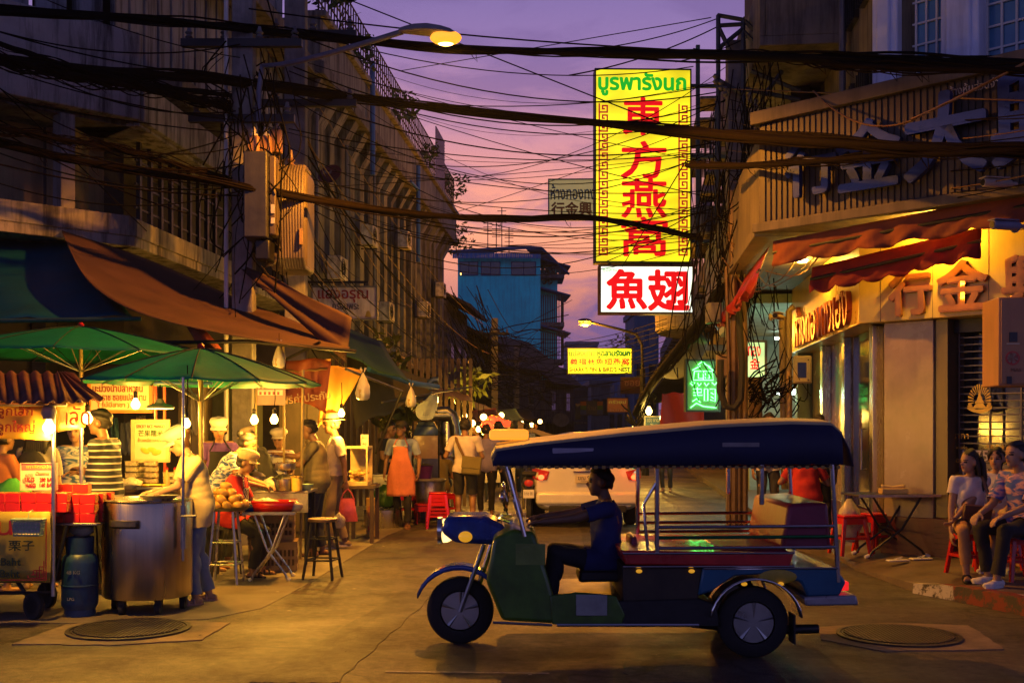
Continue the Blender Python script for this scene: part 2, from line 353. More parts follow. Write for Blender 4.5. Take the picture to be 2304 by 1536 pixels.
for i_, (a, b) in enumerate(zip(kerb_pts[:3], kerb_pts[1:4])):
    d = (b-a).normalized(); nn = V((d.y, -d.x, 0))*-1
    if nn.y > 0: nn = -nn
    w = V((0, 0, 1)); a0 = a-nn*.03; b0 = b-nn*.03
    m.add([a0+nn*.07+w*-.02, b0+nn*.07+w*-.02, b0+nn*.055+w*(hz[i_+1]+.005), a0+nn*.055+w*(hz[i_]+.005), a0-nn*.1+w*(hz[i_]+.007), b0-nn*.1+w*(hz[i_+1]+.007)], [(0, 1, 2, 3), (3, 2, 5, 4)])
struct('kerb', m, kerb_paint())
m = MB(); a, b = gp(868, 1510), gp(1236, 1514); m.add([(a.x, a.y, .006), (b.x, b.y, .006), (b.x, b.y-.035, .006), (a.x, a.y-.035, .006)], [(0, 3, 2, 1)]); struct('road_marking', m, mat('road_paint', (.34, .30, .26), .7, 0, .6, 18, .2))
def manhole(c, r, label):
    t = T('manhole_cover', label, 'manhole cover', c, 0)
    m = MB(); m.lathe([(r*1.06, -.02), (r*1.06, .012), (r*.985, .014), (r*.98, .006), (0, .006)], 48); m.build('frame', iron_cast, t)
    m = MB(); m.lathe([(r*.96, 0), (r*.96, .012), (0, .0125)], 48)
    k = 13
    for i in range(-k, k+1):
        y = i/k*r*.9; x = math.sqrt(max(0, (r*.92)**2-y*y))
        m.box((0, y, .0155), (2*x, .016, .008)); m.box((y, 0, .016), (.016, 2*x, .008))
    m.build('lid', iron_cast, t)
manhole(gp(290, 1418)+V((0, 0, .009)), .44, 'round cast iron manhole cover in front of the steel chestnut pot')
manhole(gp(2022, 1432)+V((0, 0, .009)), .43, 'round cast iron manhole cover in the road below the kerb with peeling paint')

# ------------------------------------------------------------------ buildings
def Fm(o, d):
    d = V((d[0], d[1], 0)).normalized(); return Matrix(((d.x, -d.y, 0, o[0]), (d.y, d.x, 0, o[1]), (0, 0, 1, 0), (0, 0, 0, 1)))
def leaves(m, c, r, n, s, flat=1.0, droop=0):
    for _ in range(n):
        while 1:
            q = V((rnd.uniform(-1, 1), rnd.uniform(-1, 1), rnd.uniform(-1, 1)))
            if q.length < 1: break
        p = V(c)+V((q.x*r, q.y*r, q.z*r*flat)); d = V((rnd.uniform(-1, 1), rnd.uniform(-1, 1), rnd.uniform(-.6-droop, .8-droop))).normalized(); e = d.cross(V((rnd.random(), rnd.random(), rnd.random()))).normalized()
        l = s*rnd.uniform(.6, 1.4); m.add([p, p+d*l*.5+e*l*.2, p+d*l, p+d*l*.5-e*l*.2], [(0, 1, 2, 3)])
def plant(c, r, n, s, label, group=None, stems=5, mt=None, droop=0):
    t = T('shrub', label, 'plant', c, 0, group); m = MB()
    for k in range(stems):
        tip = V((rnd.uniform(-1, 1)*r, rnd.uniform(-1, 1)*r, r*rnd.uniform(.3, 1.6))); m.tube([(0, 0, -.1), tip*.5+V((0, 0, .1)), tip], [.012, .009, .004], 5)
        f = MB()
    m.build('stem', black_wood, t); f = MB()
    for k in range(6): leaves(f, (rnd.uniform(-.7, .7)*r, rnd.uniform(-.7, .7)*r, r*rnd.uniform(.1, 1.5)), r*.45, n//6, s, 1, droop)
    f.build('foliage', mt or leaf_green, t, smooth=False); return t
CL = V((-5.3, 16, 0)); SL = V((.075, 1, 0)); ML = Fm(CL, SL); MC = Fm(CL-V((.717, .697, 0))*7, (.717, .697))
violet_wall = mat('old_render', (.32, .30, .30), .85, 0, .35, 1.1, .3, streak=.9)
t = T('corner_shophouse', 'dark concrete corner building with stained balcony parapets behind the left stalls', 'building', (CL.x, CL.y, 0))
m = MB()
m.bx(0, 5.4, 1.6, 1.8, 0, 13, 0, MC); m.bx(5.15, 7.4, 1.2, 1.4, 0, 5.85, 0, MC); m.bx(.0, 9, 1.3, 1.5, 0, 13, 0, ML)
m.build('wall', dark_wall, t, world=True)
m = MB(); m.bx(5.16, 7.0, 1.0, 1.19, 4.3, 5.84, 0, MC); m.bx(.0, .5, .9, 1.29, 4.3, 5.84, 0, ML); m.build('lit_inner_wall', mat('orange_lit_wall', (.33, .24, .13), .85, 0, .3, 1.6, .2, streak=.4), t, world=True)  # lamplit inner wall: orange light put into its lighter colour
m = MB(); m.bx(0, 7, .0, 1.5, 4.1, 4.24, 0, MC); m.bx(0, 7, -.02, .16, 4.24, 4.52, 0, MC); m.bx(.01, 5, -.02, .16, 4.24, 4.5, 0, ML); m.bx(.01, 9, .0, 1.2, 4.1, 4.238, 0, ML); m.build('lower_parapet', concrete, t, world=True, bev=.012)
m = MB(); m.bx(0, 7.02, -.12, .1, 5.86, 7.08, 0, MC); m.build('upper_parapet', violet_wall, t, world=True, bev=.015)
m = MB(); m.bx(.02, 4.6, -.12, .1, 5.86, 6.42, 0, ML); m.bx(.02, 4.6, -.05, 1.2, 5.8, 5.855, 0, ML); m.build('side_parapet', violet_wall, t, world=True, bev=.015)
m = MB(); m.bx(.05, 7, .12, 1.4, 5.8, 5.9, 0, MC); m.bx(0, 7, .3, 1.5, 8.6, 8.8, 0, MC); m.build('floor_slab', concrete_dark, t, world=True)
for a, b in ((5.96, 6.16), (3.1, 3.35)): MB().bx(a, b, .03, .3, 4.52, 5.8, 0, MC).build('pillar', concrete, t, world=True, bev=.01)
m = MB()
for k in range(9): m.bx(.9+k*.42, .98+k*.42, .3, .36, 4.5, 5.8, 0, ML)
for k in range(3): m.bx(.8, 4.7, .32, .345, 4.8+k*.35, 4.83+k*.35, 0, ML)
m.build('window_bars', black_iron, t, world=True)
m = MB()
for k in range(16): m.bx(.3+k*.55, .3+k*.55+.46, .42, .5, 6.9, 12.6, 0, ML)
for k in range(8): m.bx(2.7+k*.52, 2.7+k*.52+.42, .5, .58, 7.1, 12.6, 0, MC)
m.build('wall_panel', mat('skylit_grey_panel', (.26, .27, .30), .8, 0, .3, 1.2, .2, streak=.85), t, world=True, bev=.01)  # bluish sky light put into the grey of the panels
m = MB(); m.bx(1.5, 9, -.12, .35, 6.75, 6.98, 0, ML); m.bx(2.0, 9, -.3, .3, 9.3, 9.6, 0, ML); m.build('cornice', concrete_dark, t, world=True, bev=.01)
m = MB(); m.bx(.3, 9, .4, 1.2, 12.6, 12.9, 0, ML); m.bx(.5, 7, .4, 1.5, 12.6, 12.9, 0, MC); m.build('roof', concrete_dark, t, world=True)

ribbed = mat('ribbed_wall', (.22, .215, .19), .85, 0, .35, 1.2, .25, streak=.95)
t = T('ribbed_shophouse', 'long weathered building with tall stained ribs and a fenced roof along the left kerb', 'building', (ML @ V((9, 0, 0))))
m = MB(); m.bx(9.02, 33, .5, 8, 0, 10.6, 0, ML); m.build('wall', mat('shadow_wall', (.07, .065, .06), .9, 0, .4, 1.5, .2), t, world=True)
x = 9.3; k = 0
while x < 32.6:
    m = MB(); w = rnd.uniform(.34, .66); b = .12
    m.add([ML @ V(p) for p in [(x, 0, 4.0), (x+w, 0, 4.0), (x+w, 0, 8.6), (x+w, -.38, 9.28), (x, -.38, 9.28), (x, 0, 8.6), (x, .5, 4.0), (x+w, .5, 4.0), (x+w, .5, 9.28), (x, .5, 9.28)]],
          [(0, 1, 2, 5), (5, 2, 3, 4), (0, 5, 9, 6), (5, 4, 9), (1, 7, 8, 2), (2, 8, 3), (4, 3, 8, 9)])
    m.build('pilaster', ribbed if k % 3 else concrete_dark, t, world=True); k += 1
    m = MB(); m.bx(x+w+.06, x+1.18-.04, .42, .5, 4.6, 6.2, 0, ML); m.bx(x+w+.06, x+1.18-.04, .42, .5, 6.6, 8.4, 0, ML); m.build('window', glass_dark, t, world=True)
    m = MB(); c = (x+w+x+1.18)/2; m.bx(c-.02, c+.02, .38, .42, 4.6, 8.4, 0, ML)
    for zz in (4.6, 5.4, 6.15, 6.6, 7.5, 8.35): m.bx(x+w+.05, x+1.15, .38, .42, zz, zz+.05, 0, ML)
    m.build('window_frame', concrete_dark, t, world=True)
    x += 1.18
m = MB(); m.bx(9.02, 33.2, -.5, .5, 9.3, 9.58, 0, ML); m.build('sunshade', concrete_dark, t, world=True, bev=.02)
m = MB(); m.bx(9.02, 33.2, -.42, .45, 9.585, 10.55, 0, ML); m.build('parapet', ribbed, t, world=True, bev=.02)
m = MB(); m.bx(9.02, 33.2, -.55, .3, 10.56, 10.7, 0, ML); m.build('coping', concrete, t, world=True, bev=.02)
m = MB(); m.bx(9.02, 33, -.1, .5, 3.55, 3.98, 0, ML); m.build('lower_band', concrete_dark, t, world=True)
m = MB(); xx = 9.2
while xx < 33: m.bx(xx, xx+.03, -.35, -.32, 10.7, 12.1, 0, ML); xx += .3
for zz in (10.95, 11.2, 11.45, 11.7, 12.08): m.bx(9.2, 33, -.355, -.325, zz, zz+.025, 0, ML)
m.build('roof_fence', mat('rust_mesh', (.10, .05, .035), .8, .2, .4, 8, .2), t, world=True)
m = MB()
for k in range(20): m.bx(27.2+k*.12, 27.24+k*.12, -.4, -.36, 10.7, 12.9, 0, ML)
for k in range(18): m.bx(27.2, 29.6, -.405, -.365, 10.8+k*.12, 10.84+k*.12, 0, ML)
m.build('lattice_screen', mat('lilac_lattice', (.32, .26, .36), .7, 0, .2, 5, .1), t, world=True)
m = MB()
for xx, z0, z1 in ((14.2, 8.2, 11.2), (21.9, 7.0, 10.2)): m.tube([ML @ V((xx, -.55, z0)), ML @ V((xx, -.55, z1))], .07, 8)
m.tube([ML @ V((21.9, -.55, 9.4)), ML @ V((20.6, -.5, 9.4))], .05, 8)
m.build('water_pipe', mat('blue_pipe', (.03, .12, .38), .45, 0, .2, 5, .05), t, world=True)
m = MB()
for xx in (9.9, 13.0, 16.6, 23, 28.6): m.tube([ML @ V((xx, -.12, 4)), ML @ V((xx, -.12, 8.7))], .045, 6)
m.build('downpipe', grey_paint, t, world=True)
for xx, r, n, lb in ((10.4, .7, 240, 'dense dark bush at the near end of the left roof fence'), (13.4, .5, 150, 'bush growing through the left roof fence above the street lamp arm'), (18.5, .55, 160, 'straggly bush halfway along the left roof fence'), (24.3, .5, 150, 'bush hanging over the left roof edge just before the lilac lattice'), (30.6, .75, 200, 'tall reedy plant behind the lilac lattice at the far roof end'), (33.0, 1.0, 260, 'wild bush sprouting from the far corner of the ribbed building')):
    plant(ML @ V((xx, -.5, 10.75 if xx < 32 else 8.9)), r, n, .2, lb, droop=.3)

# old row houses further along the left
tile_roof = mat('old_tiles', (.06, .045, .04), .85, 0, .4, 5, .4)
grey_house = mat('grey_house', (.13, .12, .13), .9, 0, .4, 1.2, .2, streak=.8)
def house(label, M, x0, x1, dep, hw, hr, wall, over=.7, nwin=3, z0=3.2, roof=None, name='row_house'):
    t = T(name, label, 'house', M @ V((x0, 0, 0)))
    m = MB(); m.bx(x0, x1, 0, dep, 0, hw, 0, M); m.build('wall', wall, t, world=True)
    m = MB(); vs = [(x0-.1, -over, hw-.25), (x1+.1, -over, hw-.25), (x1+.1, dep/2, hr), (x0-.1, dep/2, hr), (x1+.1, dep+.4, hw-.2), (x0-.1, dep+.4, hw-.2)]
    m.add([M @ V(p) for p in vs], [(0, 1, 2, 3), (3, 2, 4, 5)]); m.build('roof', roof or tile_roof, t, world=True, solid=.14, smooth=False)
    for k in range(nwin):
        cx = x0+(k+.5)*(x1-x0)/nwin; f = MB()
        f.bx(cx-.5, cx+.5, -.05, .02, z0+.6, z0+2.0, 0, M); fo = f.build('window', grey_paint, t, world=True)
        f = MB(); f.bx(cx-.42, cx-.03, -.07, -.051, z0+.7, z0+1.9, 0, M); f.bx(cx+.03, cx+.42, -.07, -.051, z0+.7, z0+1.9, 0, M); f.build('pane', glass_dark, fo, world=True)
    m = MB(); m.bx(x0, x1, -1.0, 0, z0-.25, z0-.1, 0, M); m.build('canopy', concrete_dark, t, world=True)
    return t
house('old two storey house with a dark tiled roof just past the ribbed building', ML, 33.4, 41, 8, 7.0, 9.2, grey_house, 1.0, 3)
house('old house with low sagging eaves second past the ribbed building', ML, 41.2, 50, 8, 6.2, 8.6, dark_wall, 1.0, 3)
house('narrow grey tiled house beside the blue tower, third past the ribbed building', ML, 50.2, 60, 8, 6.3, 8.3, grey_house, .9, 3)
MF = Fm((0, 0, 0), (1, 0))
house('small pitched roof house below the blue tower', Fm((-.8, 66, 0), (.35, 1)), 0, 8, 6, 5.2, 7.4, grey_house, .6, 2, 2.2)
house('low steep roofed house at the foot of the blue tower', Fm((2.2, 76, 0), (.35, 1)), 0, 7, 7, 4.6, 7.6, grey_house, .6, 2, 1.9)
# ---- blue tower
blue_wall = mat('blue_paint', (.02, .85, .92), .8, 0, .22, .5, .1, streak=.22, dirt=(.008, .06, .13))
blue_dark = mat('blue_trim', (.02, .075, .20), .6, 0, .25, 2, .1)
Yb = 85; kx = lambda px: (px-CX)/FP*Yb; kz = lambda py: EYE+(HY-py)/FP*Yb
t = T('tower_block', 'tall blue painted block with a striped roof awning over the street end', 'building', (kx(1125), Yb, 0))
m = MB(); m.bx(kx(1030), kx(1216), Yb, Yb+10, 0, kz(578)); m.bx(kx(1216), kx(1256), Yb+1.5, Yb+10, 0, kz(600)); m.build('wall', blue_wall, t, world=True)
m = MB(); m.add([(kx(1008), Yb-1.0, kz(570)), (kx(1218), Yb-1.0, kz(562)), (kx(1180), Yb+3, kz(540)), (kx(1050), Yb+5, kz(555)), (kx(1282), Yb+.5, kz(615)), (kx(1240), Yb+8, kz(570))], [(0, 1, 2, 3), (1, 4, 5, 2)]); m.build('roof', blue_dark, t, world=True, solid=.15, smooth=False)
m = MB(); n = 40
for k in range(n):
    xa = kx(1020)+(kx(1216)-kx(1020))*k/n; xb = kx(1020)+(kx(1216)-kx(1020))*(k+.96)/n
    m.add([(xa, Yb-.95, kz(574)), (xb, Yb-.95, kz(573)), (xb, Yb-1.0, kz(585)), (xa, Yb-1.0, kz(586))], [(0, 3, 2, 1)], k % 2)
m.build('striped_awning', [mat('awning_blue', (.03, .16, .42), .7, 0, .1, 3, 0), mat('awning_pale', (.10, .22, .36), .7, 0, .1, 3, 0)], t, world=True, smooth=False, solid=.03)
for a, b in ((1034, 1076), (1082, 1126), (1150, 1206)):
    f = MB(); f.bx(kx(a), kx(b), Yb-.12, Yb-.004, kz(620), kz(589)); fo = f.build('window', blue_dark, t, world=True)
    f = MB(); mid = (a+b)/2; f.bx(kx(a+2), kx(mid-1), Yb-.16, Yb-.121, kz(618), kz(591)); f.bx(kx(mid+1), kx(b-2), Yb-.16, Yb-.121, kz(618), kz(591)); f.build('pane', glass_dark, fo, world=True)
f = MB(); f.bx(kx(1036), kx(1038), Yb-.2, Yb-.17, kz(619), kz(615)); f.build('lit_lamp', mat('far_lamp', (1, .45, .1), emit=6, var=0, bump=0), t, world=True)
for y0, y1 in ((598, 625), (663, 734), (748, 817), (832, 900)):
    m = MB(); m.bx(kx(1217), kx(1270), Yb+.2, Yb+4, kz(y1)+.02, kz(y1-10)); mo = m.build('balcony', concrete_dark, t, world=True)
    m = MB()
    for k in range(11): xx = kx(1218)+(kx(1268)-kx(1218))*k/10; m.bx(xx-.03, xx+.03, Yb+.2, Yb+.26, kz(y1-10), kz(y0))
    for k in range(8): yy = Yb+.3+k*.5; m.bx(kx(1268)-.03, kx(1268)+.03, yy, yy+.06, kz(y1-10), kz(y0))
    m.build('bars', black_iron, mo, world=True)
    m = MB(); m.add([(kx(1214), Yb+.1, kz(y0-18)), (kx(1284), Yb-.2, kz(y0+2)), (kx(1278), Yb+4.5, kz(y0+2)), (kx(1214), Yb+4.5, kz(y0-18))], [(0, 1, 2, 3)]); m.build('awning', blue_dark, mo, world=True, solid=.1, smooth=False)
m = MB()
for px, py in ((1095, 465), (1115, 478), (1128, 445), (1145, 490), (1034, 545), (1052, 540)):
    m.tube([(kx(px), Yb+4, kz(560)), (kx(px), Yb+4, kz(py))], .04, 5)
    for q in range(4): m.bx(kx(px)-.35, kx(px)+.35, Yb+3.98, Yb+4.02, kz(py+8+q*9), kz(py+8+q*9)+.05)
m.build('aerials', black_iron, t, world=True)
f = MB()
for q in range(5): leaves(f, (kx(1232)+rnd.uniform(-.2, .2), Yb+.6, kz(626)+rnd.uniform(-.5, .9)), .5, 40, .3)
f.build('balcony_plant', leaf_green, t, world=True, smooth=False)
# ---- far background blocks
far_blue = mat('far_blue', (.07, .13, .24), .9, 0, .2, .2, 0, streak=.3); far_grey = mat('far_grey', (.12, .13, .17), .9, 0, .2, .2, 0, streak=.4); far_dark = mat('far_dark', (.05, .05, .065), .9, 0, .2, .3, 0)
def block(label, px0, px1, py, Y, mt, rows=5, cols=5, d=12):
    k = Y/FP; t = T('apartment_block', label, 'building', ((px0+px1-2*CX)/2*k, Y, 0), 0, 'hazy blocks at the end of the street')
    x0, x1, zt = (px0-CX)*k, (px1-CX)*k, EYE+(HY-py)*k
    m = MB(); m.bx(x0, x1, Y, Y+d, 0, zt); m.bx(x0-.2, x1+.2, Y-.3, Y+d, zt, zt+.5); m.build('wall', mt, t, world=True)
    for r_ in range(rows):
        m = MB(); z = zt-1.2-r_*3.1
        for c in range(cols):
            cx = x0+(c+.5)*(x1-x0)/cols; w = (x1-x0)/cols*.3
            if z-1.4 > 0: m.bx(cx-w, cx+w, Y-.1, Y-.01, z-1.5, z)
        if m.v: m.build('window_row', glass_dark, t, world=True)
    return t
block('pale blue block behind the shark fin sign, left of two', 1275, 1345, 775, 190, far_blue, 8, 4)
block('wide grey blue block low down behind the shark fin sign', 1300, 1420, 845, 150, far_blue, 5, 7)
block('pale grey block with a flat roof between the far hanging signs', 1350, 1440, 905, 120, far_grey, 3, 5)
block('slim blue tower just right of the far street lamp post', 1427, 1482, 708, 100, mat('slim_blue', (.03, .12, .24), .9, 0, .2, .3, 0, streak=.3), 6, 2, 8)
block('dark low block closing the end of the street', 1230, 1330, 880, 110, far_dark, 2, 5)
block('dark narrow block behind the bare tree at the street end', 1330, 1372, 868, 105, far_grey, 4, 2)

# ------------------------------------------------------------------ right hand side
CR = V((4.03, 13.16, 0)); DR = V((.69, -.72, 0)); MR = Fm(CR, DR)       # chamfered shop front, x runs towards the camera
SR = V((.1, 1, 0)); MS = Fm(CR+SR*60, -SR); xs = lambda Y: (CR.y+60-Y)*1.005  # street side, x runs towards the camera
marble = mat('golden_lit_marble', (.55, .37, .07), .3, 0, .18, 1.5, .02, streak=.18, dirt=(.2, .14, .07)); marble_p = mat('pink_marble', (.30, .235, .18), .25, 0, .25, 2.2, .02, streak=.25, dirt=(.2, .14, .1))  # fascia marble made golden: soffit lamp light put into the colour
plinth_m = mat('maroon_tile', (.10, .018, .012), .35, 0, .3, 3, .05)
bronze = mat('gilt_letter', (.42, .16, .045), .32, .55, .25, 6, .05)
t = T('gold_shop', 'corner gold shop with cream marble fascia, raised gilt lettering and a closed roller grille', 'building', (CR.x, CR.y, 0))
m = MB(); m.bx(-.02, 3.5, .0, .5, 2.77, 4.0, 0, MR); m.build('fascia', marble, t, world=True, bev=.008)
m = MB(); m.bx(xs(18.6), xs(13.2), .002, .5, 2.77, 4.0, 0, MS); m.build('side_fascia', marble, t, world=True, bev=.008)
m = MB()
for k in range(5): m.bx(.25+k*.62, .254+k*.62, -.003, .0, 2.77, 3.9, 0, MR)
m.build('fascia_joints', black_wood, t, world=True)
for ch, x, s in (('行', .62, .46), ('金', 1.22, .52), ('興', 1.92, .5)):
    m = MB(); m.text(ch, MR @ face((x, -.003, 3.06 if x < 1 else 3.1)), s, s*1.02, .055, .035); m.build('lettering', bronze, t, world=True, bev=.008)
m = MB(); m.text('ห้างทองทงเฮง', MS @ face((xs(15.8), -.0, 3.12)), .62, 4.3, .06, .012); m.build('lettering', mat('red_gilt', (.40, .09, .02), .3, .5, .3, 7, .05), t, world=True)
m = MB(); m.bx(.23, .82, .12, .9, .55, 2.765, 0, MR); m.build('marble_pillar', marble_p, t, world=True, bev=.006)
m = MB(); m.bx(.20, 1.05, .10, .95, .08, .56, 0, MR); m.bx(xs(18.6), xs(13.75), .28, .9, .08, .54, 0, MS); m.build('plinth', plinth_m, t, world=True, bev=.006)
m = MB()
for k in range(7): m.bx(.845, 1.05, .085, .1, .12+k*.06, .165+k*.06, 0, MR)
m.build('vent_slats', plinth_m, t, world=True)
m = MB(); m.bx(.835, .97, .15, .9, .57, 2.765, 0, MR); m.build('door_jamb', mat('olive_metal', (.15, .12, .06), .4, .5, .2, 6, .05, stretch=(1, 1, .1)), t, world=True)
m = MB(); m.bx(.975, 3.5, .55, .6, .1, 2.76, 0, MR); m.build('shop_glass', glass_dark, t, world=True)
m = MB()
z = .14
while z < 2.72:
    full = z < 1.25
    m.bx(1.0, 3.5, .36, .39, z, z+(.058 if full else .014), 0, MR); z += .065 if full else .078
for k in range(7): m.bx(1.0+k*.34, 1.014+k*.34, .355, .395, 1.2, 2.7, 0, MR)
m.build('roller_grille', mat('grille_steel', (.16, .14, .12), .45, .7, .3, 6, .05), t, world=True)
m = MB(); m.bx(.975, 3.5, .3, .6, 2.62, 2.765, 0, MR); m.build('grille_box', black_iron, t, world=True)
gold_leaf = mat('gold_leaf', (.5, .32, .05), .35, .5, .15, 6, .02)
def emblem():
    m = MB(); c = (0, .345, 0); F_ = MR @ Matrix.Translation((1.24, 0, 1.86)) @ Matrix.Diagonal((.68, 1, .78, 1))
    for k in range(17):
        a = R(-10+200*k/16); r0, r1 = .1, .19
        p = [(math.cos(a-.045)*r0, math.sin(a-.045)*r0*1.25), (math.cos(a+.045)*r0, math.sin(a+.045)*r0*1.25), (math.cos(a+.055)*r1, math.sin(a+.055)*r1*1.25), (math.cos(a-.055)*r1, math.sin(a-.055)*r1*1.25)]
        m.prism([(c[0]+x, c[2]+z) for x, z in p], .006, F_ @ Matrix.Translation((0, c[1], 0)))
    for w, z0, z1 in ((.02, .08, .16), (.045, .03, .08), (.08, -.03, .03), (.12, -.10, -.035)):
        m.prism([(c[0]-w, c[2]+z0), (c[0]+w, c[2]+z0), (c[0]+w*.45, c[2]+z1), (c[0]-w*.45, c[2]+z1)], .006, F_ @ Matrix.Translation((0, c[1], 0)))
    q = []
    for k in range(9): a = -1+2*k/8; q.append((c[0]+a*.2, c[2]-.17+.06*a*a))
    q += [(x, z+.05) for x, z in q[::-1]]; m.prism(q, .006, F_ @ Matrix.Translation((0, c[1], 0)))
    for s in (-1, 1):
        q = [(c[0]+s*.1, c[2]-.12), (c[0]+s*.2, c[2]-.09), (c[0]+s*.16, c[2]-.02), (c[0]+s*.12, c[2]-.06)]; m.prism(q if s > 0 else q[::-1], .006, F_ @ Matrix.Translation((0, c[1], 0)))
    m.build('emblem', gold_leaf, t, world=True, smooth=False)
    for s, x, z, h in (('ราคา', 1.2, 1.47, .07), ('日 兴', 1.75, 1.47, .06), ('ทองแท่ง', 1.18, 1.35, .055), ('足赤 黄 金', 1.82, 1.36, .055), ('ขายออก', 1.12, 1.2, .06), ('บาท', 1.95, 1.2, .06), ('รับซื้อ', 1.12, 1.05, .06), ('บาท', 1.95, 1.05, .06)):
        MB().text(s, MR @ face((.98+(x-1.12)*.62, .345, z)), h*.8).build('gold_lettering', gold_leaf, t, world=True, smooth=False)
    chalk = mat('chalk', (.5, .47, .42), .8, 0, .1, 6, 0)
    for s, z in (('19750', 1.26), ('19650', 1.06)): MB().text(s, MR @ face((1.24, .342, z)), .115).build('chalked_price', chalk, t, world=True, smooth=False)
emblem()
m = MB(); m.bx(xs(18.6), xs(13.75), .33, .9, .54, 2.765, 0, MS); m.build('side_wall', marble_p, t, world=True)
for Y in (13.55, 15.3, 17.0): MB().bx(xs(Y)-.1, xs(Y)+.1, .2, .329 if Y < 15 else .329, .1, 2.768, 0, MS).build('steel_post', steel, t, world=True, bev=.006)
m = MB(); m.bx(xs(15.1), xs(13.7), .3, .329, .55, 2.76, 0, MS); m.build('glass_door', glass_dark, t, world=True)
m = MB(); p = MS @ V((xs(14.0), .24, 0)); m.tube([p+V((0, 0, 1.55)), p+V((-.06, 0, 1.55)), p+V((-.06, 0, 1.05)), p+V((0, 0, 1.05))], .014, 8); m.build('door_handle', steel, t, world=True)
m = MB(); m.bx(-.05, 4.5, -.2, 3, 4.0, 4.08, 0, MR); m.build('soffit', mat('soffit', (.42, .36, .25), .8, 0, .25, 2, .1, streak=.3), t, world=True)
soff = MR @ V((1.02, -.12, 3.78)); m = MB(); m.lathe([(.0, -.03), (.09, -.03), (.11, .0), (.11, .05), (0, .05)], 16, soff); m.build('soffit_lamp', mat('soffit_lamp', (1, .75, .35), emit=14, var=0, bump=0), t, world=True)
lamp('POINT', soff+V((-.1, -.05, -.1)), 85, (1, .52, .05), .05)
lamp('POINT', MS @ V((xs(15.2), -.35, 3.72)), 70, (1, .52, .05), .05)
m = MB(); m.lathe([(.0, -.03), (.06, -.03), (.08, .0), (.08, .04), (0, .04)], 14, MS @ V((xs(15.2), -.35, 3.8))); m.build('soffit_lamp', bpy.data.materials['soffit_lamp'], t, world=True)

# corrugated corner sign board above the shop, its own thing
PB = V((2.86, 13.28, 0)); MBd = Fm(PB, DR)
rib_m = mat('corrugated_board', (.085, .066, .05), .6, .1, .25, 2, .1, streak=.5, dirt=(.06, .045, .03)); trim_m = mat('board_trim', (.13, .105, .08), .7, 0, .3, 2, .1, streak=.4)
t = T('sign_board', 'long brown corrugated sign board with dark blue raised characters above the gold shop awnings', 'sign', (PB.x, PB.y, 3.8))
m = MB(); m.bx(0, 6.5, .06, .2, 3.95, 5.1, 0, MBd)
for k in range(88): m.bx(.03+k*.073, .078+k*.073, .045, .06, 3.95, 5.1, 0, MBd)
m.bx(-.0, .06, .2, 3.0, 3.95, 5.1, 0, MBd); m.build('corrugated_face', rib_m, t, world=True)
m = MB(); m.bx(-.08, 6.5, -.03, .3, 5.1, 5.25, 0, MBd); m.bx(-.06, 6.5, -.02, 1.2, 3.84, 3.95, 0, MBd); m.build('trim', trim_m, t, world=True, bev=.01)
M2 = Fm(PB+SR*9, -SR); m = MB(); m.bx(0, 9.0, -.03, 1.3, 3.80, 3.93, 0, M2); m.bx(0, 9.0, .03, .12, 3.93, 5.0, 0, M2); m.build('side_canopy', trim_m, t, world=True, bev=.01)
blue_let = mat('blue_letter', (.03, .05, .17), .3, .2, .3, 4, .05, coat=.3)
for ch, x, s, z in (('行', .75, .62, 4.48), ('金', 1.45, .72, 4.5), ('大', 2.3, .84, 4.55), ('興', 3.25, .9, 4.58)):
    m = MB(); m.text(ch, MBd @ face((x, -.02, z)), s, s, .07, .028); m.build('lettering', blue_let, t, world=True, bev=.01)
m = MB(); m.text('ห้างหุ้นส่วนจำกัด', MBd @ face((2.62, .012, 4.98)), .13, .62, .012); m.build('lettering', white_paint, t, world=True)

# building above the shop: white corner with gridded windows
white_skylit = mat('sky_tinted_white_wall', (.74, .78, .92), .7, 0, .18, 1, .08, streak=.25, dirt=(.12, .12, .18)); pane_skylit = mat('sky_tinted_pane', (.06, .20, .34), .2, 0, .3, 1.5, 0)  # lilac and blue sky light put into the wall and pane colours
t = T('corner_tower', 'pale corner building with tall white gridded windows above the corrugated sign board', 'building', (CR.x+1, CR.y+1, 0))
MU = Fm(CR+V((.35, .33, 0)), DR)
m = MB(); m.bx(0, 4.5, .2, 4, 4.1, 12, 0, MU); m.build('wall', white_skylit, t, world=True)
m = MB()
for x0, x1 in ((-.06, .26), (.78, 1.22), (2.05, 2.5)): m.bx(x0, x1, -.12, .21, 4.1, 12, 0, MU); m.bx(x0+.08, x1-.08, -.17, -.1, 4.1, 12, 0, MU)
m.build('pilaster', white_skylit, t, world=True, bev=.02)
for x0, x1, c in ((.27, .77, 4), (1.23, 2.04, 5)):
    m = MB(); m.bx(x0, x1, .1, .19, 5.0, 11, 0, MU); wo = m.build('window', pane_skylit, t, world=True)
    m = MB()
    for k in range(c+1): xx = x0+(x1-x0)*k/c; m.bx(xx-.012, xx+.012, .07, .1, 5, 11, 0, MU)
    for k in range(25): m.bx(x0, x1, .072, .099, 5+k*.25, 5.022+k*.25, 0, MU)
    m.build('frame', white_plastic, wo, world=True)
yel = mat('yellowed_wall', (.22, .18, .10), .85, 0, .3, 1.2, .2, streak=.7)
t = T('balcony_building', 'yellowed apartment side with jutting balconies behind the pylon pole on the right', 'building', MS @ V((xs(17), 0, 0)))
m = MB(); m.bx(xs(22), xs(13.35), .5, 3, 4.1, 12, 0, MS); m.build('wall', yel, t, world=True)
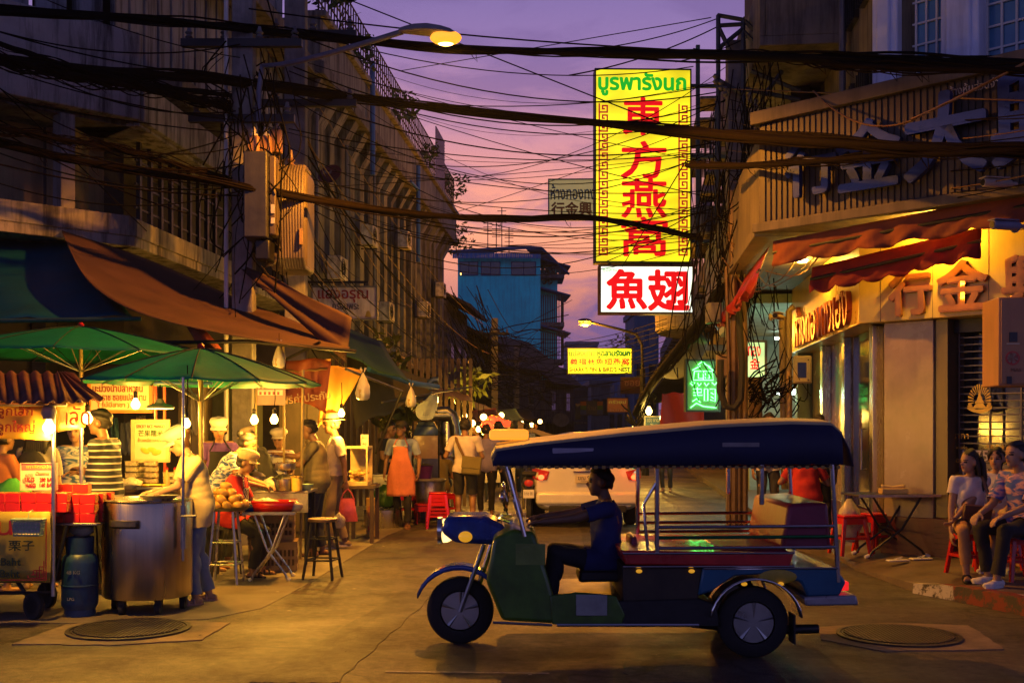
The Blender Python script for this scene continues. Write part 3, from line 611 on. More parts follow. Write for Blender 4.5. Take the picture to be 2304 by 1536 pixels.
for Y0, Y1, z in ((19.9, 16.6, 7.15), (19.9, 16.6, 9.6)):
    m = MB(); m.bx(xs(Y0), xs(Y1), -.75, .52, z, z+.14, 0, MS); m.bx(xs(Y0), xs(Y1), -.75, -.66, z+.14, z+1.0, 0, MS); m.bx(xs(Y1)-.09, xs(Y1), -.66, .5, z+.14, z+1.0, 0, MS); m.build('balcony', mat('balcony_render', (.22, .20, .17), .85, 0, .3, 1.5, .15, streak=.6), t, world=True, bev=.01)
for k, Y in enumerate((14.2, 15.1, 16.0)):
    for z in (5.5, 7.2, 8.8):
        m = MB(); m.bx(xs(Y)-.28, xs(Y)+.28, .42, .51, z, z+.8, 0, MS); wo = m.build('window', glass_dark, t, world=True)
        m = MB()
        for q in range(5): m.bx(xs(Y)-.28+q*.135, xs(Y)-.265+q*.135, .38, .42, z, z+.8, 0, MS)
        m.build('bars', black_iron, wo, world=True)
m = MB(); m.tube([MS @ V((xs(16.3), .38, 4.4)), MS @ V((xs(16.3), .38, 12))], .05, 8); m.build('downpipe', grey_paint, t, world=True)
# ---- shops further down the right
green_in = mat('green_interior', (.25, .32, .27), .7, 0, .3, 2, .1)
tube_m = mat('fluorescent', (.8, 1, .86), emit=10, var=0, bump=0)
t = T('food_shop', 'green lit open fronted shop with fluorescent tubes behind the cable pole', 'shop', MS @ V((xs(21), 0, 0)))
m = MB(); m.bx(xs(26), xs(18.7), 2.6, 2.8, 0, 4.0, 0, MS); m.bx(xs(18.9), xs(18.65), .1, 2.6, 0, 4, 0, MS); m.bx(xs(26.1), xs(25.9), .1, 2.6, 0, 4, 0, MS); m.build('wall', green_in, t, world=True)
m = MB(); m.bx(xs(26), xs(18.7), -.6, 2.6, 3.6, 3.75, 0, MS); m.build('ceiling', green_in, t, world=True)
m = MB(); m.bx(xs(26), xs(18.7), .0, .3, 3.76, 12, 0, MS); m.build('upper_wall', dark_wall, t, world=True)
m = MB()
for Y in (19.6, 20.7, 21.8, 23.2, 24.6): p = MS @ V((xs(Y), 1.0, 3.45)); m.box(p, (1.1, .05, .05), .2)
for Y, z in ((19.3, 2.25), (20.2, 2.2), (21.2, 2.2), (22.2, 2.2)): p = MS @ V((xs(Y), .6, z)); m.box(p, (.9, .05, .05), .2)
m.build('tube_light', tube_m, t, world=True)
lamp('AREA', MS @ V((xs(21.5), 1.0, 3.35)), 75, TUBE, rot=(0, 0, 0), size=(2.5, 3)); lamp('POINT', MS @ V((xs(20), -.1, 2.1)), 22, (.6, 1, .65), .1)
m = MB()
for k in range(5): m.bx(xs(24.5)+k*.9, xs(24.5)+.75+k*.9, 1.4, 1.9, 0, .95, 0, MS)
m.build('counter', red_plastic, t, world=True, bev=.02)
m = MB()
for k in range(3): m.bx(xs(19.2)+k*.02, xs(19.1)+k*.02, .2+k*.5, .5+k*.5, 1.2, 2.5, 0, MS)
m.build('shelf_goods', mat('shelf_goods', (.4, .1, .05), .5, 0, .6, 20, .1), t, world=True)
def rshop(label, Y0, Y1, h, mt, lit=None, z=3.4):
    t = T('row_shop', label, 'shop', MS @ V((xs(Y1), 0, 0)))
    m = MB(); m.bx(xs(Y0), xs(Y1)-.03, .0, 6, z, h, 0, MS); m.bx(xs(Y0), xs(Y1)-.03, 1.6, 6, 0, z, 0, MS); m.build('wall', mt, t, world=True)
    m = MB(); m.bx(xs(Y0), xs(Y1), -1.3, .0, z-.1, z+.05, 0, MS); m.build('canopy', concrete_dark, t, world=True, bev=.02)
    n = max(1, int((Y0-Y1)/2.2))
    for k in range(n):
        for zz in np.arange(z+.9, h-1.2, 2.8):
            cx = xs(Y0)+(k+.5)*(xs(Y1)-xs(Y0))/n; m = MB(); m.bx(cx-.6, cx+.6, -.06, .01, zz, zz+1.3, 0, MS); wo = m.build('window', glass_dark, t, world=True)
            m = MB(); m.bx(cx-.7, cx+.7, -.5, .0, zz+1.35, zz+1.43, 0, MS); m.build('sunshade', concrete_dark, wo, world=True)
    m = MB(); m.bx(xs(Y0)+.1, xs(Y1)-.15, 1.5, 1.58, .1, z-.3, 0, MS); m.build('shutter', lit or grey_paint, t, world=True)
    return t
rshop('dark shophouse with a shutter just past the green lit shop', 33, 26.2, 11, dark_wall)
t = rshop('curved balcony shophouse on the right beyond the neon sign', 45, 33.2, 11.5, concrete_dark)
for z in (4.6, 7.4):
    m = MB(); q = []
    for k in range(13): a = R(180*k/12); q.append((xs(37)+2.6*math.cos(a), -1.7*math.sin(a)))
    m.add([MS @ V((x, y, z)) for x, y in q]+[MS @ V((x, y, z+.8)) for x, y in q], [(i, i+1, i+14, i+13) for i in range(12)]+[tuple(range(13))])
    m.build('curved_balcony', concrete, t, world=True, solid=.1)
rshop('far dim shophouse on the right before the slim blue tower', 62, 45.2, 9, grey_house)
rshop('farthest low shophouse on the right of the street', 90, 62.2, 7.5, far_grey)
# ------------------------------------------------------------------ hanging signs
def redglow(name, c, e): return mat(name, c, .4, 0, 0, 3, 0, emit=e)
def sign(name, label, px0, px1, py0, py1, Y, dep, panel, frame, texts, rz=0, group=None, border=None, fr=.035):
    c = at((px0+px1)/2, (py0+py1)/2, Y); w, h = (px1-px0)/FP*Y, (py1-py0)/FP*Y
    t = T(name, label, 'sign', c, rz, group)
    m = MB(); m.bx(-w/2, w/2, 0, dep, -h/2, h/2); m.build('panel', panel, t)
    m = MB()
    for a in ((-w/2-fr, -w/2, -.02, dep+.02, -h/2-fr, h/2+fr), (w/2, w/2+fr, -.02, dep+.02, -h/2-fr, h/2+fr), (-w/2, w/2, -.02, dep+.02, h/2, h/2+fr), (-w/2, w/2, -.02, dep+.02, -h/2-fr, -h/2)): m.bx(*a)
    m.build('frame', frame, t)
    for s, px, py, hh, ww, mt, bold in texts:
        p = at(px, py, Y)-c; k = Y/FP; m = MB(); m.text(s, face((p.x, -.006, p.z)), hh*k, ww*k if ww else None, .004, bold); m.build('lettering', mt, t, smooth=False)
    if border: border(t, w, h)
    return t
y_panel = lightbox('yellow_lightbox', (.86, .70, .012), 1.0, .22); w_panel = lightbox('white_lightbox', (.80, .90, .74), 1.15, .12)
lred = redglow('backlit_red', (.62, .004, .006), .85); lgreen = redglow('backlit_green', (.01, .33, .015), .9); ldark = redglow('backlit_black', (.02, .02, .01), .1)
lmar = redglow('backlit_maroon', (.36, .012, .01), .7)
green_frame = mat('dark_green_frame', (.02, .04, .03), .5, .3, .2, 5, .05); wood_frame = mat('brown_frame', (.10, .045, .03), .6, 0, .3, 6, .1)
def key_border(t, w, h):
    u = .2; s = .032; n = int((h*.82)/u)
    for side in (-1, 1):
        m = MB()
        for k in range(n):
            z = -h/2+.12+k*u; x = side*(w/2-.15)
            f = 1 if k % 1 == 0 else -1
            B = lambda a, b, c_, d_: m.bx(x+a, x+b, -.012, -.004, z+c_, z+d_)
            B(-.1, -.1+s, 0, u); B(-.1+s, .1, 0, s); B(.1-s, .1, s, u-s); B(-.03, .1-s, u-s*2, u-s); B(-.03, -.03+s, .07, u-s*2); B(-.03+s, .035, .07, .07+s)
        m.build('key_border', lmar, t, smooth=False)
Ys = 24.0
t = sign('lightbox_sign', 'tall yellow lit sign with four large red characters and red key pattern borders', 1341, 1553, 158, 588, Ys, .35, y_panel, green_frame,
     [('บูรพารังนก', 1445, 190, 50, 196, lgreen, .035), ('東', 1447, 262, 82, 88, lred, .024), ('方', 1448, 360, 82, 100, lred, .024), ('燕', 1449, 446, 86, 100, lred, .022), ('窩', 1450, 532, 86, 102, lred, .022)], R(1.5), border=key_border, fr=.03)
m = MB(); w = .99
for z in (1.7, .2, -1.6): m.bx(w, 2.2, .12, .2, z, z+.07)
m.bx(1.15, 1.23, .12, .2, -1.9, 2.6); m.bx(1.55, 1.63, .12, .2, -1.2, 1.2)
m.build('bracket', mat('teal_steel', (.08, .14, .15), .6, .4, .3, 6, .1), t)
t = sign('lightbox_sign', 'white lit sign with two brushed red characters hanging under the tall yellow sign', 1352, 1558, 600, 702, Ys+.05, .3, w_panel, wood_frame,
     [('魚', 1410, 651, 86, 88, lred, .034), ('翅', 1505, 653, 88, 90, lred, .034), ('หูฉลาม', 1372, 609, 9, 32, lgreen, .0)], R(1.5), fr=.04)
m = MB(); m.bx(.5, .56, .1, .16, .5, .62); m.bx(-.8, -.74, .1, .16, .5, .62); m.build('hanger', black_iron, t)
sign('shop_sign', 'beige unlit sign with blue Thai letters half hidden behind the tall yellow sign', 1236, 1348, 405, 490, 30, .25, mat('beige_sign_glow', (.48, .42, .26), .6, 0, .15, 2, .05, emit=.22, ec=(.5, .42, .22)), blue_dark,  # unlit panel given a faint added glow so it reads clearly
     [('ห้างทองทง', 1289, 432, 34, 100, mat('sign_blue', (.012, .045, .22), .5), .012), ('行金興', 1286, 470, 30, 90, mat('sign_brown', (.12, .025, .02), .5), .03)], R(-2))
sign('lightbox_sign', 'green and yellow lit shark fin sign over the far street', 1279, 1420, 785, 839, 40, .3, lightbox('lime_lightbox', (.62, .78, .02), .95, .1), green_frame,
     [('แปลงนาม หูฉลามรังนก', 1349, 796, 18, 136, redglow('backlit_green_b', (.0, .11, .008), .8), .06), ('義福巷魚翅燕窩', 1349, 813, 14, 132, lmar, .03), ("SHARK'S FIN & BIRD'S NEST", 1349, 831, 9.5, 136, ldark, .05)], R(-3), fr=.04)
wp = mat('faded_white_sign', (.68, .60, .58), .6, 0, .2, 3, .05, streak=.4)
t = sign('shop_sign', 'faded white sign with red Thai letters and a yellow bell jutting from the left shophouses', 704, 846, 647, 716, 24, .12, wp, grey_paint,
     [('แสงอรุณ', 772, 666, 28, 112, mat('sign_red', (.30, .02, .015), .5), .02), ('กรอบพระ', 778, 690, 13, 60, mat('sign_navy', (.02, .025, .07), .5), .01)], R(0))
m = MB(); m.lathe([(.11, -.1), (.1, -.06), (.085, .03), (.05, .09), (.0, .11)], 16, (.5, .02, -.2), Matrix.Scale(.25, 3, V((0, 1, 0)))); m.build('bell_emblem', mat('bell_yellow', (.38, .28, .03), .5), t)
m = MB(); m.bx(-1.6, .5, .04, .08, .42, .47); m.bx(-.5, -.46, .04, .08, .33, .45); m.bx(.4, .44, .04, .08, .33, .45); m.build('bracket', black_iron, t)
# neon sign: green tube characters on a panel
t = sign('neon_sign', 'green neon tube sign hanging beside the red cloth on the right', 1545, 1618, 812, 922, 21, .08, mat('neon_panel', (.10, .26, .13), .5, 0, .2, 3, .05), green_frame, [], R(8))
def neon():
    k = 21/FP; S = [[(-12, 45), (-2, 54), (6, 46), (14, 42)], [(-6, 44), (-22, 34)], [(10, 42), (20, 34)], [(-18, 32), (-20, 12), (20, 12), (18, 32), (-18, 32)], [(-10, 28), (-10, 16), (-1, 16)], [(4, 28), (4, 16), (12, 16), (12, 28)], [(0, 32), (0, 12)],
         [(-26, 5), (-22, 0), (-17, 6), (-24, 8)], [(-12, 6), (-9, -1), (-4, 5)], [(2, 6), (6, -1), (11, 5)], [(17, 7), (23, 1), (27, 7)],
         [(-20, -8), (-4, -8), (-4, -16), (-20, -16)], [(-12, -4), (-12, -30)], [(-20, -22), (-2, -22)], [(-22, -36), (-14, -30), (-6, -38)], [(2, -8), (2, -34), (9, -34), (9, -8), (2, -8)], [(13, -8), (24, -8), (24, -36), (14, -32)], [(15, -16), (21, -20)], [(15, -25), (21, -29)], [(-26, -50), (-14, -40), (0, -47), (26, -50)]]
    m = MB()
    for q in S: m.tube([V((x*k*1.15, -.03, y*k)) for x, y in q], .0105, 6)
    m.build('neon_tube', mat('neon_green', (.1, 1, .16), emit=5.5, var=0, bump=0), t)
neon()
sign('banner_sign', 'far banner with orange green and blue stripes and a black middle', 1306, 1356, 903, 932, 60, .05, mat('tricolour', (.05, .055, .08), .7), far_dark, [('ร้าน', 1331, 916, 12, 18, mat('dim_gold', (.2, .15, .05), .6), 0)], 0)
for z, c in ((917, (.32, .10, .012)), (0, None)):
    if c:
        for i, (p0, p1, cc) in enumerate(((903, 912, (.34, .10, .015)), (912, 922, (.06, .14, .02)), (922, 932, (.02, .05, .22)))):
            root = [o for o in bpy.data.objects if o.name == 'banner_sign'][0]; k = 60/FP; sm_ = mat('stripe_%s' % 'abc'[i], cc, .7)
            for a, b in ((-25, -12), (13, 25)): MB().bx(a*k, b*k, -.03, -.003, (917.5-p1)*k, (917.5-p0)*k).build('stripe', sm_, root)
sign('shop_sign', 'far red and yellow sign with small white foot strip', 1367, 1412, 896, 926, 55, .1, mat('far_red_panel', (.22, .05, .015), .6, emit=.25, ec=(.3, .07, .01)), wood_frame, [('ครัวซุป', 1389, 905, 10, 38, mat('dim_yellow', (.4, .28, .03), .5, emit=.3), .01), ('โทร 02 222', 1389, 922, 5, 36, white_paint, 0)], 0)
sign('shop_sign', 'far dark red sign under the shark fin sign', 1398, 1450, 850, 884, 47, .1, mat('far_maroon', (.10, .018, .016), .6), wood_frame, [('ซอย', 1422, 862, 12, 34, mat('dim_pink', (.3, .16, .13), .6), .01)], 0)
sign('street_sign', 'small blue street name plate below the yellow bulb on the right', 1452, 1496, 938, 960, 32, .03, mat('blue_plate', (.015, .09, .2), .5), white_paint, [('ซอย พาดสาย', 1474, 945, 8, 36, white_paint, 0), ('Soi', 1474, 955, 5, 22, white_paint, 0)], 0)
sign('lightbox_sign', 'small box sign with pale green face above the stickered cabinet on the right', 1676, 1722, 770, 848, 17.5, .5, lightbox('mint_lightbox', (.50, .78, .34), .8, .15), grey_paint, [('ทอง', 1697, 790, 22, 30, lred, .01), ('金', 1698, 818, 24, 24, lred, .02)], R(14))

# ------------------------------------------------------------------ poles, lamps, transformer
def pole(label, x, y, r, h, z0=0, taper=.75):
    t = T('utility_pole', label, 'pole', (x, y, 0)); m = MB(); m.bx(-r, r, -r*.8, r*.8, z0, h)
    m.build('shaft', concrete_pole, t, bev=.015); return t
def crossarm(t, z, w, n=4, y=-.12):
    m = MB(); m.bx(-w, w, y-.05, y+.05, z, z+.1); o = m.build('crossarm', black_iron, t)
    for k in range(n): x = -w+.1+(2*w-.2)*k/(n-1); MB().lathe([(.03, .1), (.055, .13), (.03, .16), (.055, .19), (.03, .22), (.02, .27)], 8, (x, y, z)).build('insulator', grey_paint, o)
t = pole('tall concrete pole behind the green umbrellas, lit orange down one edge', -3.58, 15.2, .14, 9.5)
crossarm(t, 7.7, 1.0); crossarm(t, 6.6, .8); crossarm(t, 5.6, .7)
m = MB(); m.tube([(-.2, -.15, 0), (-.2, -.15, 8.3)], .03, 6); m.build('conduit', white_plastic, t)
t = pole('dark concrete pole standing just behind the transformer', -3.15, 16.6, .15, 8.0)
crossarm(t, 7.2, .9); crossarm(t, 6.2, .9)
# street lamp on the first pole
lt = at(1003, 76, 13.5)
t = T('street_lamp', 'curved arm street lamp glowing orange over the left stalls', 'street lamp', (-3.45, 15.05, 5.6))
b0 = V((-3.35, 15.05, 5.6)); m = MB(); pts = [b0, b0+V((0, 0, .4))]
e = at(905, 72, 13.7); a1 = b0+V((.05, 0, .75)); 
for k in range(11):
    u = k/10; p = (a1*(1-u)**2+V((b0.x+.35, 14.7, e.z-.15))*2*u*(1-u)+e*u*u); pts.append(p)
m.tube(pts, .036, 8); m.build('arm', mat('lamp_arm', (.16, .17, .24), .5, .3, .2, 5, .05), t, world=True)
m = MB(); d = (lt-e); rows = []
for u, w, h, dz in ((-.05, .045, .05, 0), (.1, .07, .07, .005), (.3, .11, .09, .01), (.6, .15, .10, .01), (.9, .15, .085, .005), (1.12, .12, .06, 0), (1.22, .05, .03, -.005)):
    c = e+d*u; rows.append([c+V((-d.normalized().y*w*math.cos(a), d.normalized().x*w*math.cos(a), dz+(h if math.sin(a) > 0 else h*.35)*math.sin(a))) for a in [2*math.pi*j/14 for j in range(14)]])
m.grid(rows, loop=True); m.build('housing', mat('lamp_housing', (.28, .26, .27), .45, .2, .2, 5, .05), t, world=True)
m = MB(); m.ell(lt+V((0, 0, -.05)), (.19, .13, .085), None, 14, 8); m.build('lens', mat('sodium_lens', (1, .6, .14), emit=1.15, var=0, bump=0, ec=(1, .33, .02)), t, world=True)
m = MB(); m.ell(lt+V((0, 0, -.10)), (.11, .075, .045), None, 14, 8); m.build('burner', mat('sodium_core', (1, .7, .2), emit=8, var=0, bump=0, ec=(1, .62, .15)), t, world=True)
lamp('SPOT', lt+V((0, 0, -.17)), 1700, SODIUM, .1, rot=(0, 0, 0), spot=R(163))
t = T('street_lamp', 'smaller distant street lamp glowing orange beneath the white fish sign', 'street lamp', (at(1446, 760, 38).x, 38, 0))
Yl = 38; m = MB(); m.tube([at(1318, 722, Yl), at(1350, 730, Yl), at(1400, 742, Yl), at(1432, 752, Yl), at(1444, 775, Yl), at(1446, 830, Yl)], .05, 6); m.tube([at(1446, 830, Yl), at(1446, 830, Yl)-V((0, 0, 3.4))], .09, 8); m.build('arm', black_iron, t, world=True)
m = MB(); m.ell(at(1316, 722, Yl), (.24, .15, .09)); m.build('housing', grey_paint, t, world=True)
m = MB(); m.ell(at(1316, 727, Yl), (.2, .13, .11)); m.build('lens', bpy.data.materials['sodium_lens'], t, world=True)
lamp('POINT', at(1316, 740, Yl)+V((0, -.1, -.1)), 900, SODIUM, .1)
# transformer on the poles
orange_grey = mat('transformer_grey', (.15, .115, .085), .5, .1, .25, 3, .1, streak=.4)
t = T('pole_transformer', 'ribbed pole transformer with curved cooling pipes under the orange street lamp', 'transformer', at(650, 600, 15.6))
Yt = 15.3; k = Yt/FP; m = MB()
for i in range(9):
    xx = at(640+i*6.2, 0, Yt).x; yb = Yt-.3
    zt, zb = at(0, 392, Yt).z, at(0, 600, Yt).z
    m.tube([(xx, Yt+.2, zt+.05), (xx, yb+.1, zt+.05), (xx, yb, zt-.05), (xx, yb-.06, (zt+zb)/2), (xx, yb, zb+.08), (xx, yb+.12, zb-.03), (xx, Yt+.2, zb-.03)], .032, 8)
m.build('cooling_fins', orange_grey, t, world=True)
m = MB(); m.bx(at(612, 0, Yt).x, at(694, 0, Yt).x, Yt-.12, Yt+.5, at(0, 610, Yt).z, at(0, 385, Yt).z); m.build('tank', orange_grey, t, world=True, bev=.06)
m = MB()
for x0, zt, zb, r in ((614, 395, 590, .05), (624, 405, 575, .045)):
    p = lambda px, py: at(px, py, Yt-.28)
    m.tube([p(600, zt), p(x0, zt), p(x0+16, zt+14), p(x0+20, zt+40), p(x0+20, zb-40), p(x0+14, zb-12), p(x0, zb), p(598, zb+2)], r, 10)
m.build('cooling_pipe', orange_grey, t, world=True)
m = MB(); m.bx(at(686, 0, Yt).x, at(693, 0, Yt).x, Yt-.40, Yt-.36, at(0, 560, Yt).z, at(0, 525, Yt).z); m.build('rating_plate', mat('yellow_plate', (.4, .25, .08), .5), t, world=True)
porc = mat('porcelain', (.2, .12, .08), .3)
for px in (600, 628, 655): MB().lathe([(.05, 0), (.03, .05), (.06, .08), (.03, .11), (.06, .14), (.03, .17), (.02, .28)], 10, at(px, 385, Yt+.15)).build('bushing', porc, t, world=True)
t = T('switch_cabinet', 'dark grey switch cabinet hung beside the ribbed transformer', 'electrical cabinet', at(585, 540, 14.7))
Yt = 14.7; m = MB(); m.bx(at(553, 0, Yt).x, at(606, 0, Yt).x, Yt-.15, Yt+.4, at(0, 538, Yt).z, at(0, 345, Yt).z); m.build('housing', mat('cabinet_dark', (.055, .055, .06), .5, .1, .3, 4, .1, streak=.4), t, world=True, bev=.02)
m = MB(); m.bx(at(606, 0, Yt).x, at(622, 0, Yt).x, Yt-.05, Yt+.35, at(0, 530, Yt).z, at(0, 352, Yt).z); m.build('side_door', orange_grey, t, world=True, bev=.02)
m = MB(); m.bx(at(612, 0, Yt).x, at(620, 0, Yt).x, Yt-.07, Yt-.051, at(0, 482, Yt).z, at(0, 462, Yt).z); m.bx(at(612, 0, Yt).x, at(620, 0, Yt).x, Yt-.07, Yt-.051, at(0, 505, Yt).z, at(0, 492, Yt).z); m.build('label_plate', white_plastic, t, world=True)
m = MB(); m.bx(at(575, 0, Yt).x, at(608, 0, Yt).x, Yt-.05, Yt+.3, at(0, 585, Yt).z, at(0, 540, Yt).z); m.build('base_box', black_iron, t, world=True, bev=.02)
for i, px in enumerate((571, 598, 622)):
    t = T('capacitor_can', ['salmon lit can on the left of the switch cabinet top', 'salmon lit can in the middle above the switch cabinet', 'tall salmon lit can right of the switch cabinet top'][i], 'electrical can', at(px, 345, 14.8+.25*i)); h = .22+(.1 if i == 2 else 0)
    m = MB(); m.bx(-.075, .075, -.07, .07, 0, h); m.build('case', mat('salmon_lit_case', (.38, .2, .13), .5, 0, .15, 4, .05) if i == 0 else bpy.data.materials['salmon_lit_case'], t, bev=.02)  # orange lamp glow put into the salmon colour of the cans
    m = MB(); m.lathe([(.06, h), (.05, h+.03), (.03, h+.04), (.035, h+.08), (.015, h+.12)], 12); m.build('bushing', white_plastic, t)
# right pole with lattice head
t = T('utility_pole', 'concrete pole with a steel lattice head by the right shops, wrapped in cables', 'pole', (3.5, 17.8, 0)); Yp = 17.8
m = MB(); m.bx(-.14, .14, -.12, .12, 0, at(0, 95, Yp).z); m.build('shaft', concrete_pole, t, bev=.015)
m = MB(); P_ = lambda px, py, dy=0: at(px, py, Yp+dy)
def ang(a, b, r=.035): m.tube([a, b], r, 4)
for dy in (-.25, .3):
    ang(P_(1616, 35, dy), P_(1616, 560, dy)); ang(P_(1672, 45, dy), P_(1672, 560, dy)); ang(P_(1616, 35, dy), P_(1672, 45, dy)); ang(P_(1618, 58, dy), P_(1670, 55, dy))
    ang(P_(1616, 110, dy), P_(1672, 65, dy)); ang(P_(1616, 60, dy), P_(1650, 130, dy)); ang(P_(1672, 70, dy), P_(1716, 115, dy)); ang(P_(1676, 48, dy), P_(1722, 92, dy)); ang(P_(1672, 200, dy), P_(1800, 225, dy)); ang(P_(1616, 180, dy), P_(1676, 215, dy)); ang(P_(1690, 160, dy), P_(1800, 205, dy)); ang(P_(1720, 215, dy), P_(1760, 160, dy))
for px, py in ((1616, 35), (1672, 45), (1616, 300), (1672, 300)): ang(P_(px, py, -.25), P_(px, py, .3))
m.build('lattice_head', mat('teal_lattice', (.06, .08, .11), .6, .4, .3, 6, .1), t, world=True)
for i, px in enumerate((1610, 1622, 1632, 1688, 1700)): MB().lathe([(.02, 0), (.05, .04), (.02, .08), (.05, .12), (.02, .16)], 8, P_(px, 190+i*14, -.3)).build('insulator', grey_paint, t, world=True)
# pipes and cabinets at the foot of that pole
t = T('conduit_stack', 'bundle of brown cable conduits running up beside the lattice headed pole', 'conduit', at(1668, 1000, 16.6))
m = MB()
for px, r, y0, y1 in ((1652, .055, 430, 1010), (1663, .04, 560, 1010), (1676, .045, 520, 1010), (1640, .03, 600, 1010)): m.tube([at(px-6, y0, 16.7), at(px, (y0+y1)/2, 16.6), at(px, y1, 16.6), V((at(px, y1, 16.6).x, 16.6, .1))], r, 8)
m.build('conduit', mat('brown_conduit', (.12, .075, .04), .5, .3, .3, 6, .1), t, world=True)
m = MB(); p = at(1645, 895, 16.4)
q = [p+V((-.15, 0, .55)), p+V((-.16, 0, .1)), p+V((-.08, 0, -.12)), p+V((.04, 0, -.15)), p+V((.14, 0, -.02)), p+V((.16, 0, .5)), p+V((.1, 0, 1.3))]; m.tube(q, .05, 8); m.build('loop', rubber, t, world=True)
def cabinet(name, label, px0, px1, py0, py1, Y, d, mt, rz=0, win=None):
    w, h = (px1-px0)/FP*Y, (py1-py0)/FP*Y; t = T(name, label, 'electrical box', at((px0+px1)/2, py1, Y), rz)
    m = MB(); m.bx(-w/2, w/2, 0, d, 0, h); m.build('case', mt, t, bev=.012)
    m = MB(); m.bx(-w/2+.02, w/2-.02, -.012, -.001, .02, h-.02); o = m.build('door', mt, t, bev=.006)
    m = MB(); m.lathe([(.012, 0), (.012, .012), (0, .014)], 8, (w/2-.05, -.012, h*.85), Matrix.Rotation(R(90), 3, 'X')); m.lathe([(.012, 0), (.012, .012), (0, .014)], 8, (w/2-.05, -.012, h*.12), Matrix.Rotation(R(90), 3, 'X')); m.build('latch', black_iron, o)
    if win: m = MB(); m.bx(-w*.28, w*.2, -.016, -.0125, h*.2, h*.75); m.build('window', glass_dark, o)
    return t
cream_box = mat('cream_box', (.33, .27, .15), .5, 0, .2, 3, .05, streak=.3)
cabinet('meter_box', 'cream meter box with a dark window beside the gold shop side wall', 1786, 1826, 800, 862, 16.4, .2, cream_box, R(-10), True)
cabinet('meter_box', 'pinkish grey junction box above the tube lights right of the neon sign', 1615, 1646, 796, 848, 17.2, .2, mat('pink_box', (.22, .16, .13), .5, 0, .2, 3, .05), 0)
cabinet('transit_box', 'long tilted box on the cable ramp left of the lattice headed pole', 1594, 1624, 680, 725, 17.0, .3, grey_paint, 0)
t = cabinet('control_cabinet', 'orange lit roadside cabinet with stickers cut by the right edge', 2249, 2420, 668, 868, 10.6, .45, mat('orange_lit_cabinet', (.42, .21, .09), .5, 0, .15, 2, .05, streak=.15), R(-4))  # orange lamplight put into the case colour
m = MB()
def disc(x, z, r, mi): m.lathe([(r, 0), (r, .004), (0, .004)], 24, (x, -.012, z), Matrix.Rotation(R(90), 3, 'X'), mi)
disc(-.23, .26, .066, 0); disc(-.23, .26, .05, 1); m.bx(-.262, -.19, -.02, -.0125, .41, .50, 2); m.bx(-.285, -.17, -.02, -.0125, .385, .40, 1); m.bx(-.285, -.24, -.02, -.0125, .02, .09, 2)
m.build('stickers', [mat('sticker_red', (.45, .04, .015), .4, var=0, bump=0), mat('sticker_cream', (.5, .4, .25), .4, var=0, bump=0), mat('sticker_black', (.02, .018, .02), .4, var=0, bump=0)], t)
m = MB(); m.text('MAS', face((-.2, -.014, .15)), .035); m.build('lettering', mat('faded_print', (.25, .11, .05), .6), t, smooth=False)
m = MB(); m.tube([(.22, .2, 0), (.22, .2, -1.6)], .05, 10); m.build('post', grey_paint, t)
t = cabinet('junction_panel', 'tall stickered brown panel below the small mint box sign', 1684, 1716, 850, 1010, 17.3, .25, mat('brown_panel', (.12, .075, .035), .5, 0, .4, 6, .05), 0)
def cctv(label, px, py, Y, rz, mt):
    t = T('security_camera', label, 'camera', at(px, py, Y), rz); M_ = Matrix.Rotation(R(90), 3, 'Y') @ Matrix.Rotation(R(0), 3, 'X')
    m = MB(); m.lathe([(0, -.16), (.04, -.16), (.045, -.15), (.045, .12), (.035, .14), (0, .14)], 16, (0, 0, 0), M_); m.build('body', mt, t)
    m = MB(); m.lathe([(.033, -.165), (.033, -.159), (0, -.159)], 14, (0, 0, 0), M_); m.build('lens', black_iron, t)
    m = MB(); m.bx(-.17, .1, -.055, .055, .04, .052); m.build('hood', mt, t, bev=.004)
    m = MB(); m.tube([(.1, 0, 0), (.2, 0, 0), (.25, .06, 0), (.25, .2, .02)], .02, 8); m.lathe([(.05, 0), (.05, .02), (0, .02)], 12, (.25, .2, .02), Matrix.Rotation(R(90), 3, 'X')); m.build('bracket', mt, t); return t
cam_w = mat('camera_shell', (.5, .42, .33), .4, 0, .1, 4, .02)
cctv('bullet security camera on the corrugated sign board above the red awning', 2245, 412, 10.95, R(12), cam_w)
cctv('lower bullet security camera under the board at the right edge', 2265, 507, 10.7, R(16), mat('camera_blue', (.2, .2, .3), .4))
cctv('bullet security camera under the awning beside the gold shop pipes', 1752, 712, 15.4, R(60), cream_box)
t = T('wall_pipe', 'pair of ochre pipes climbing the side of the gold shop beside the meter box', 'pipe', at(1768, 1000, 17.0))
m = MB(); m.tube([at(1775, 1100, 16.9), at(1775, 700, 16.9), at(1786, 690, 16.9)], .05, 8); m.tube([at(1766, 1100, 17.0), at(1760, 712, 17.0)], .055, 8); m.build('pipe', mat('ochre_pipe', (.3, .2, .08), .5, 0, .2, 5, .05), t, world=True)

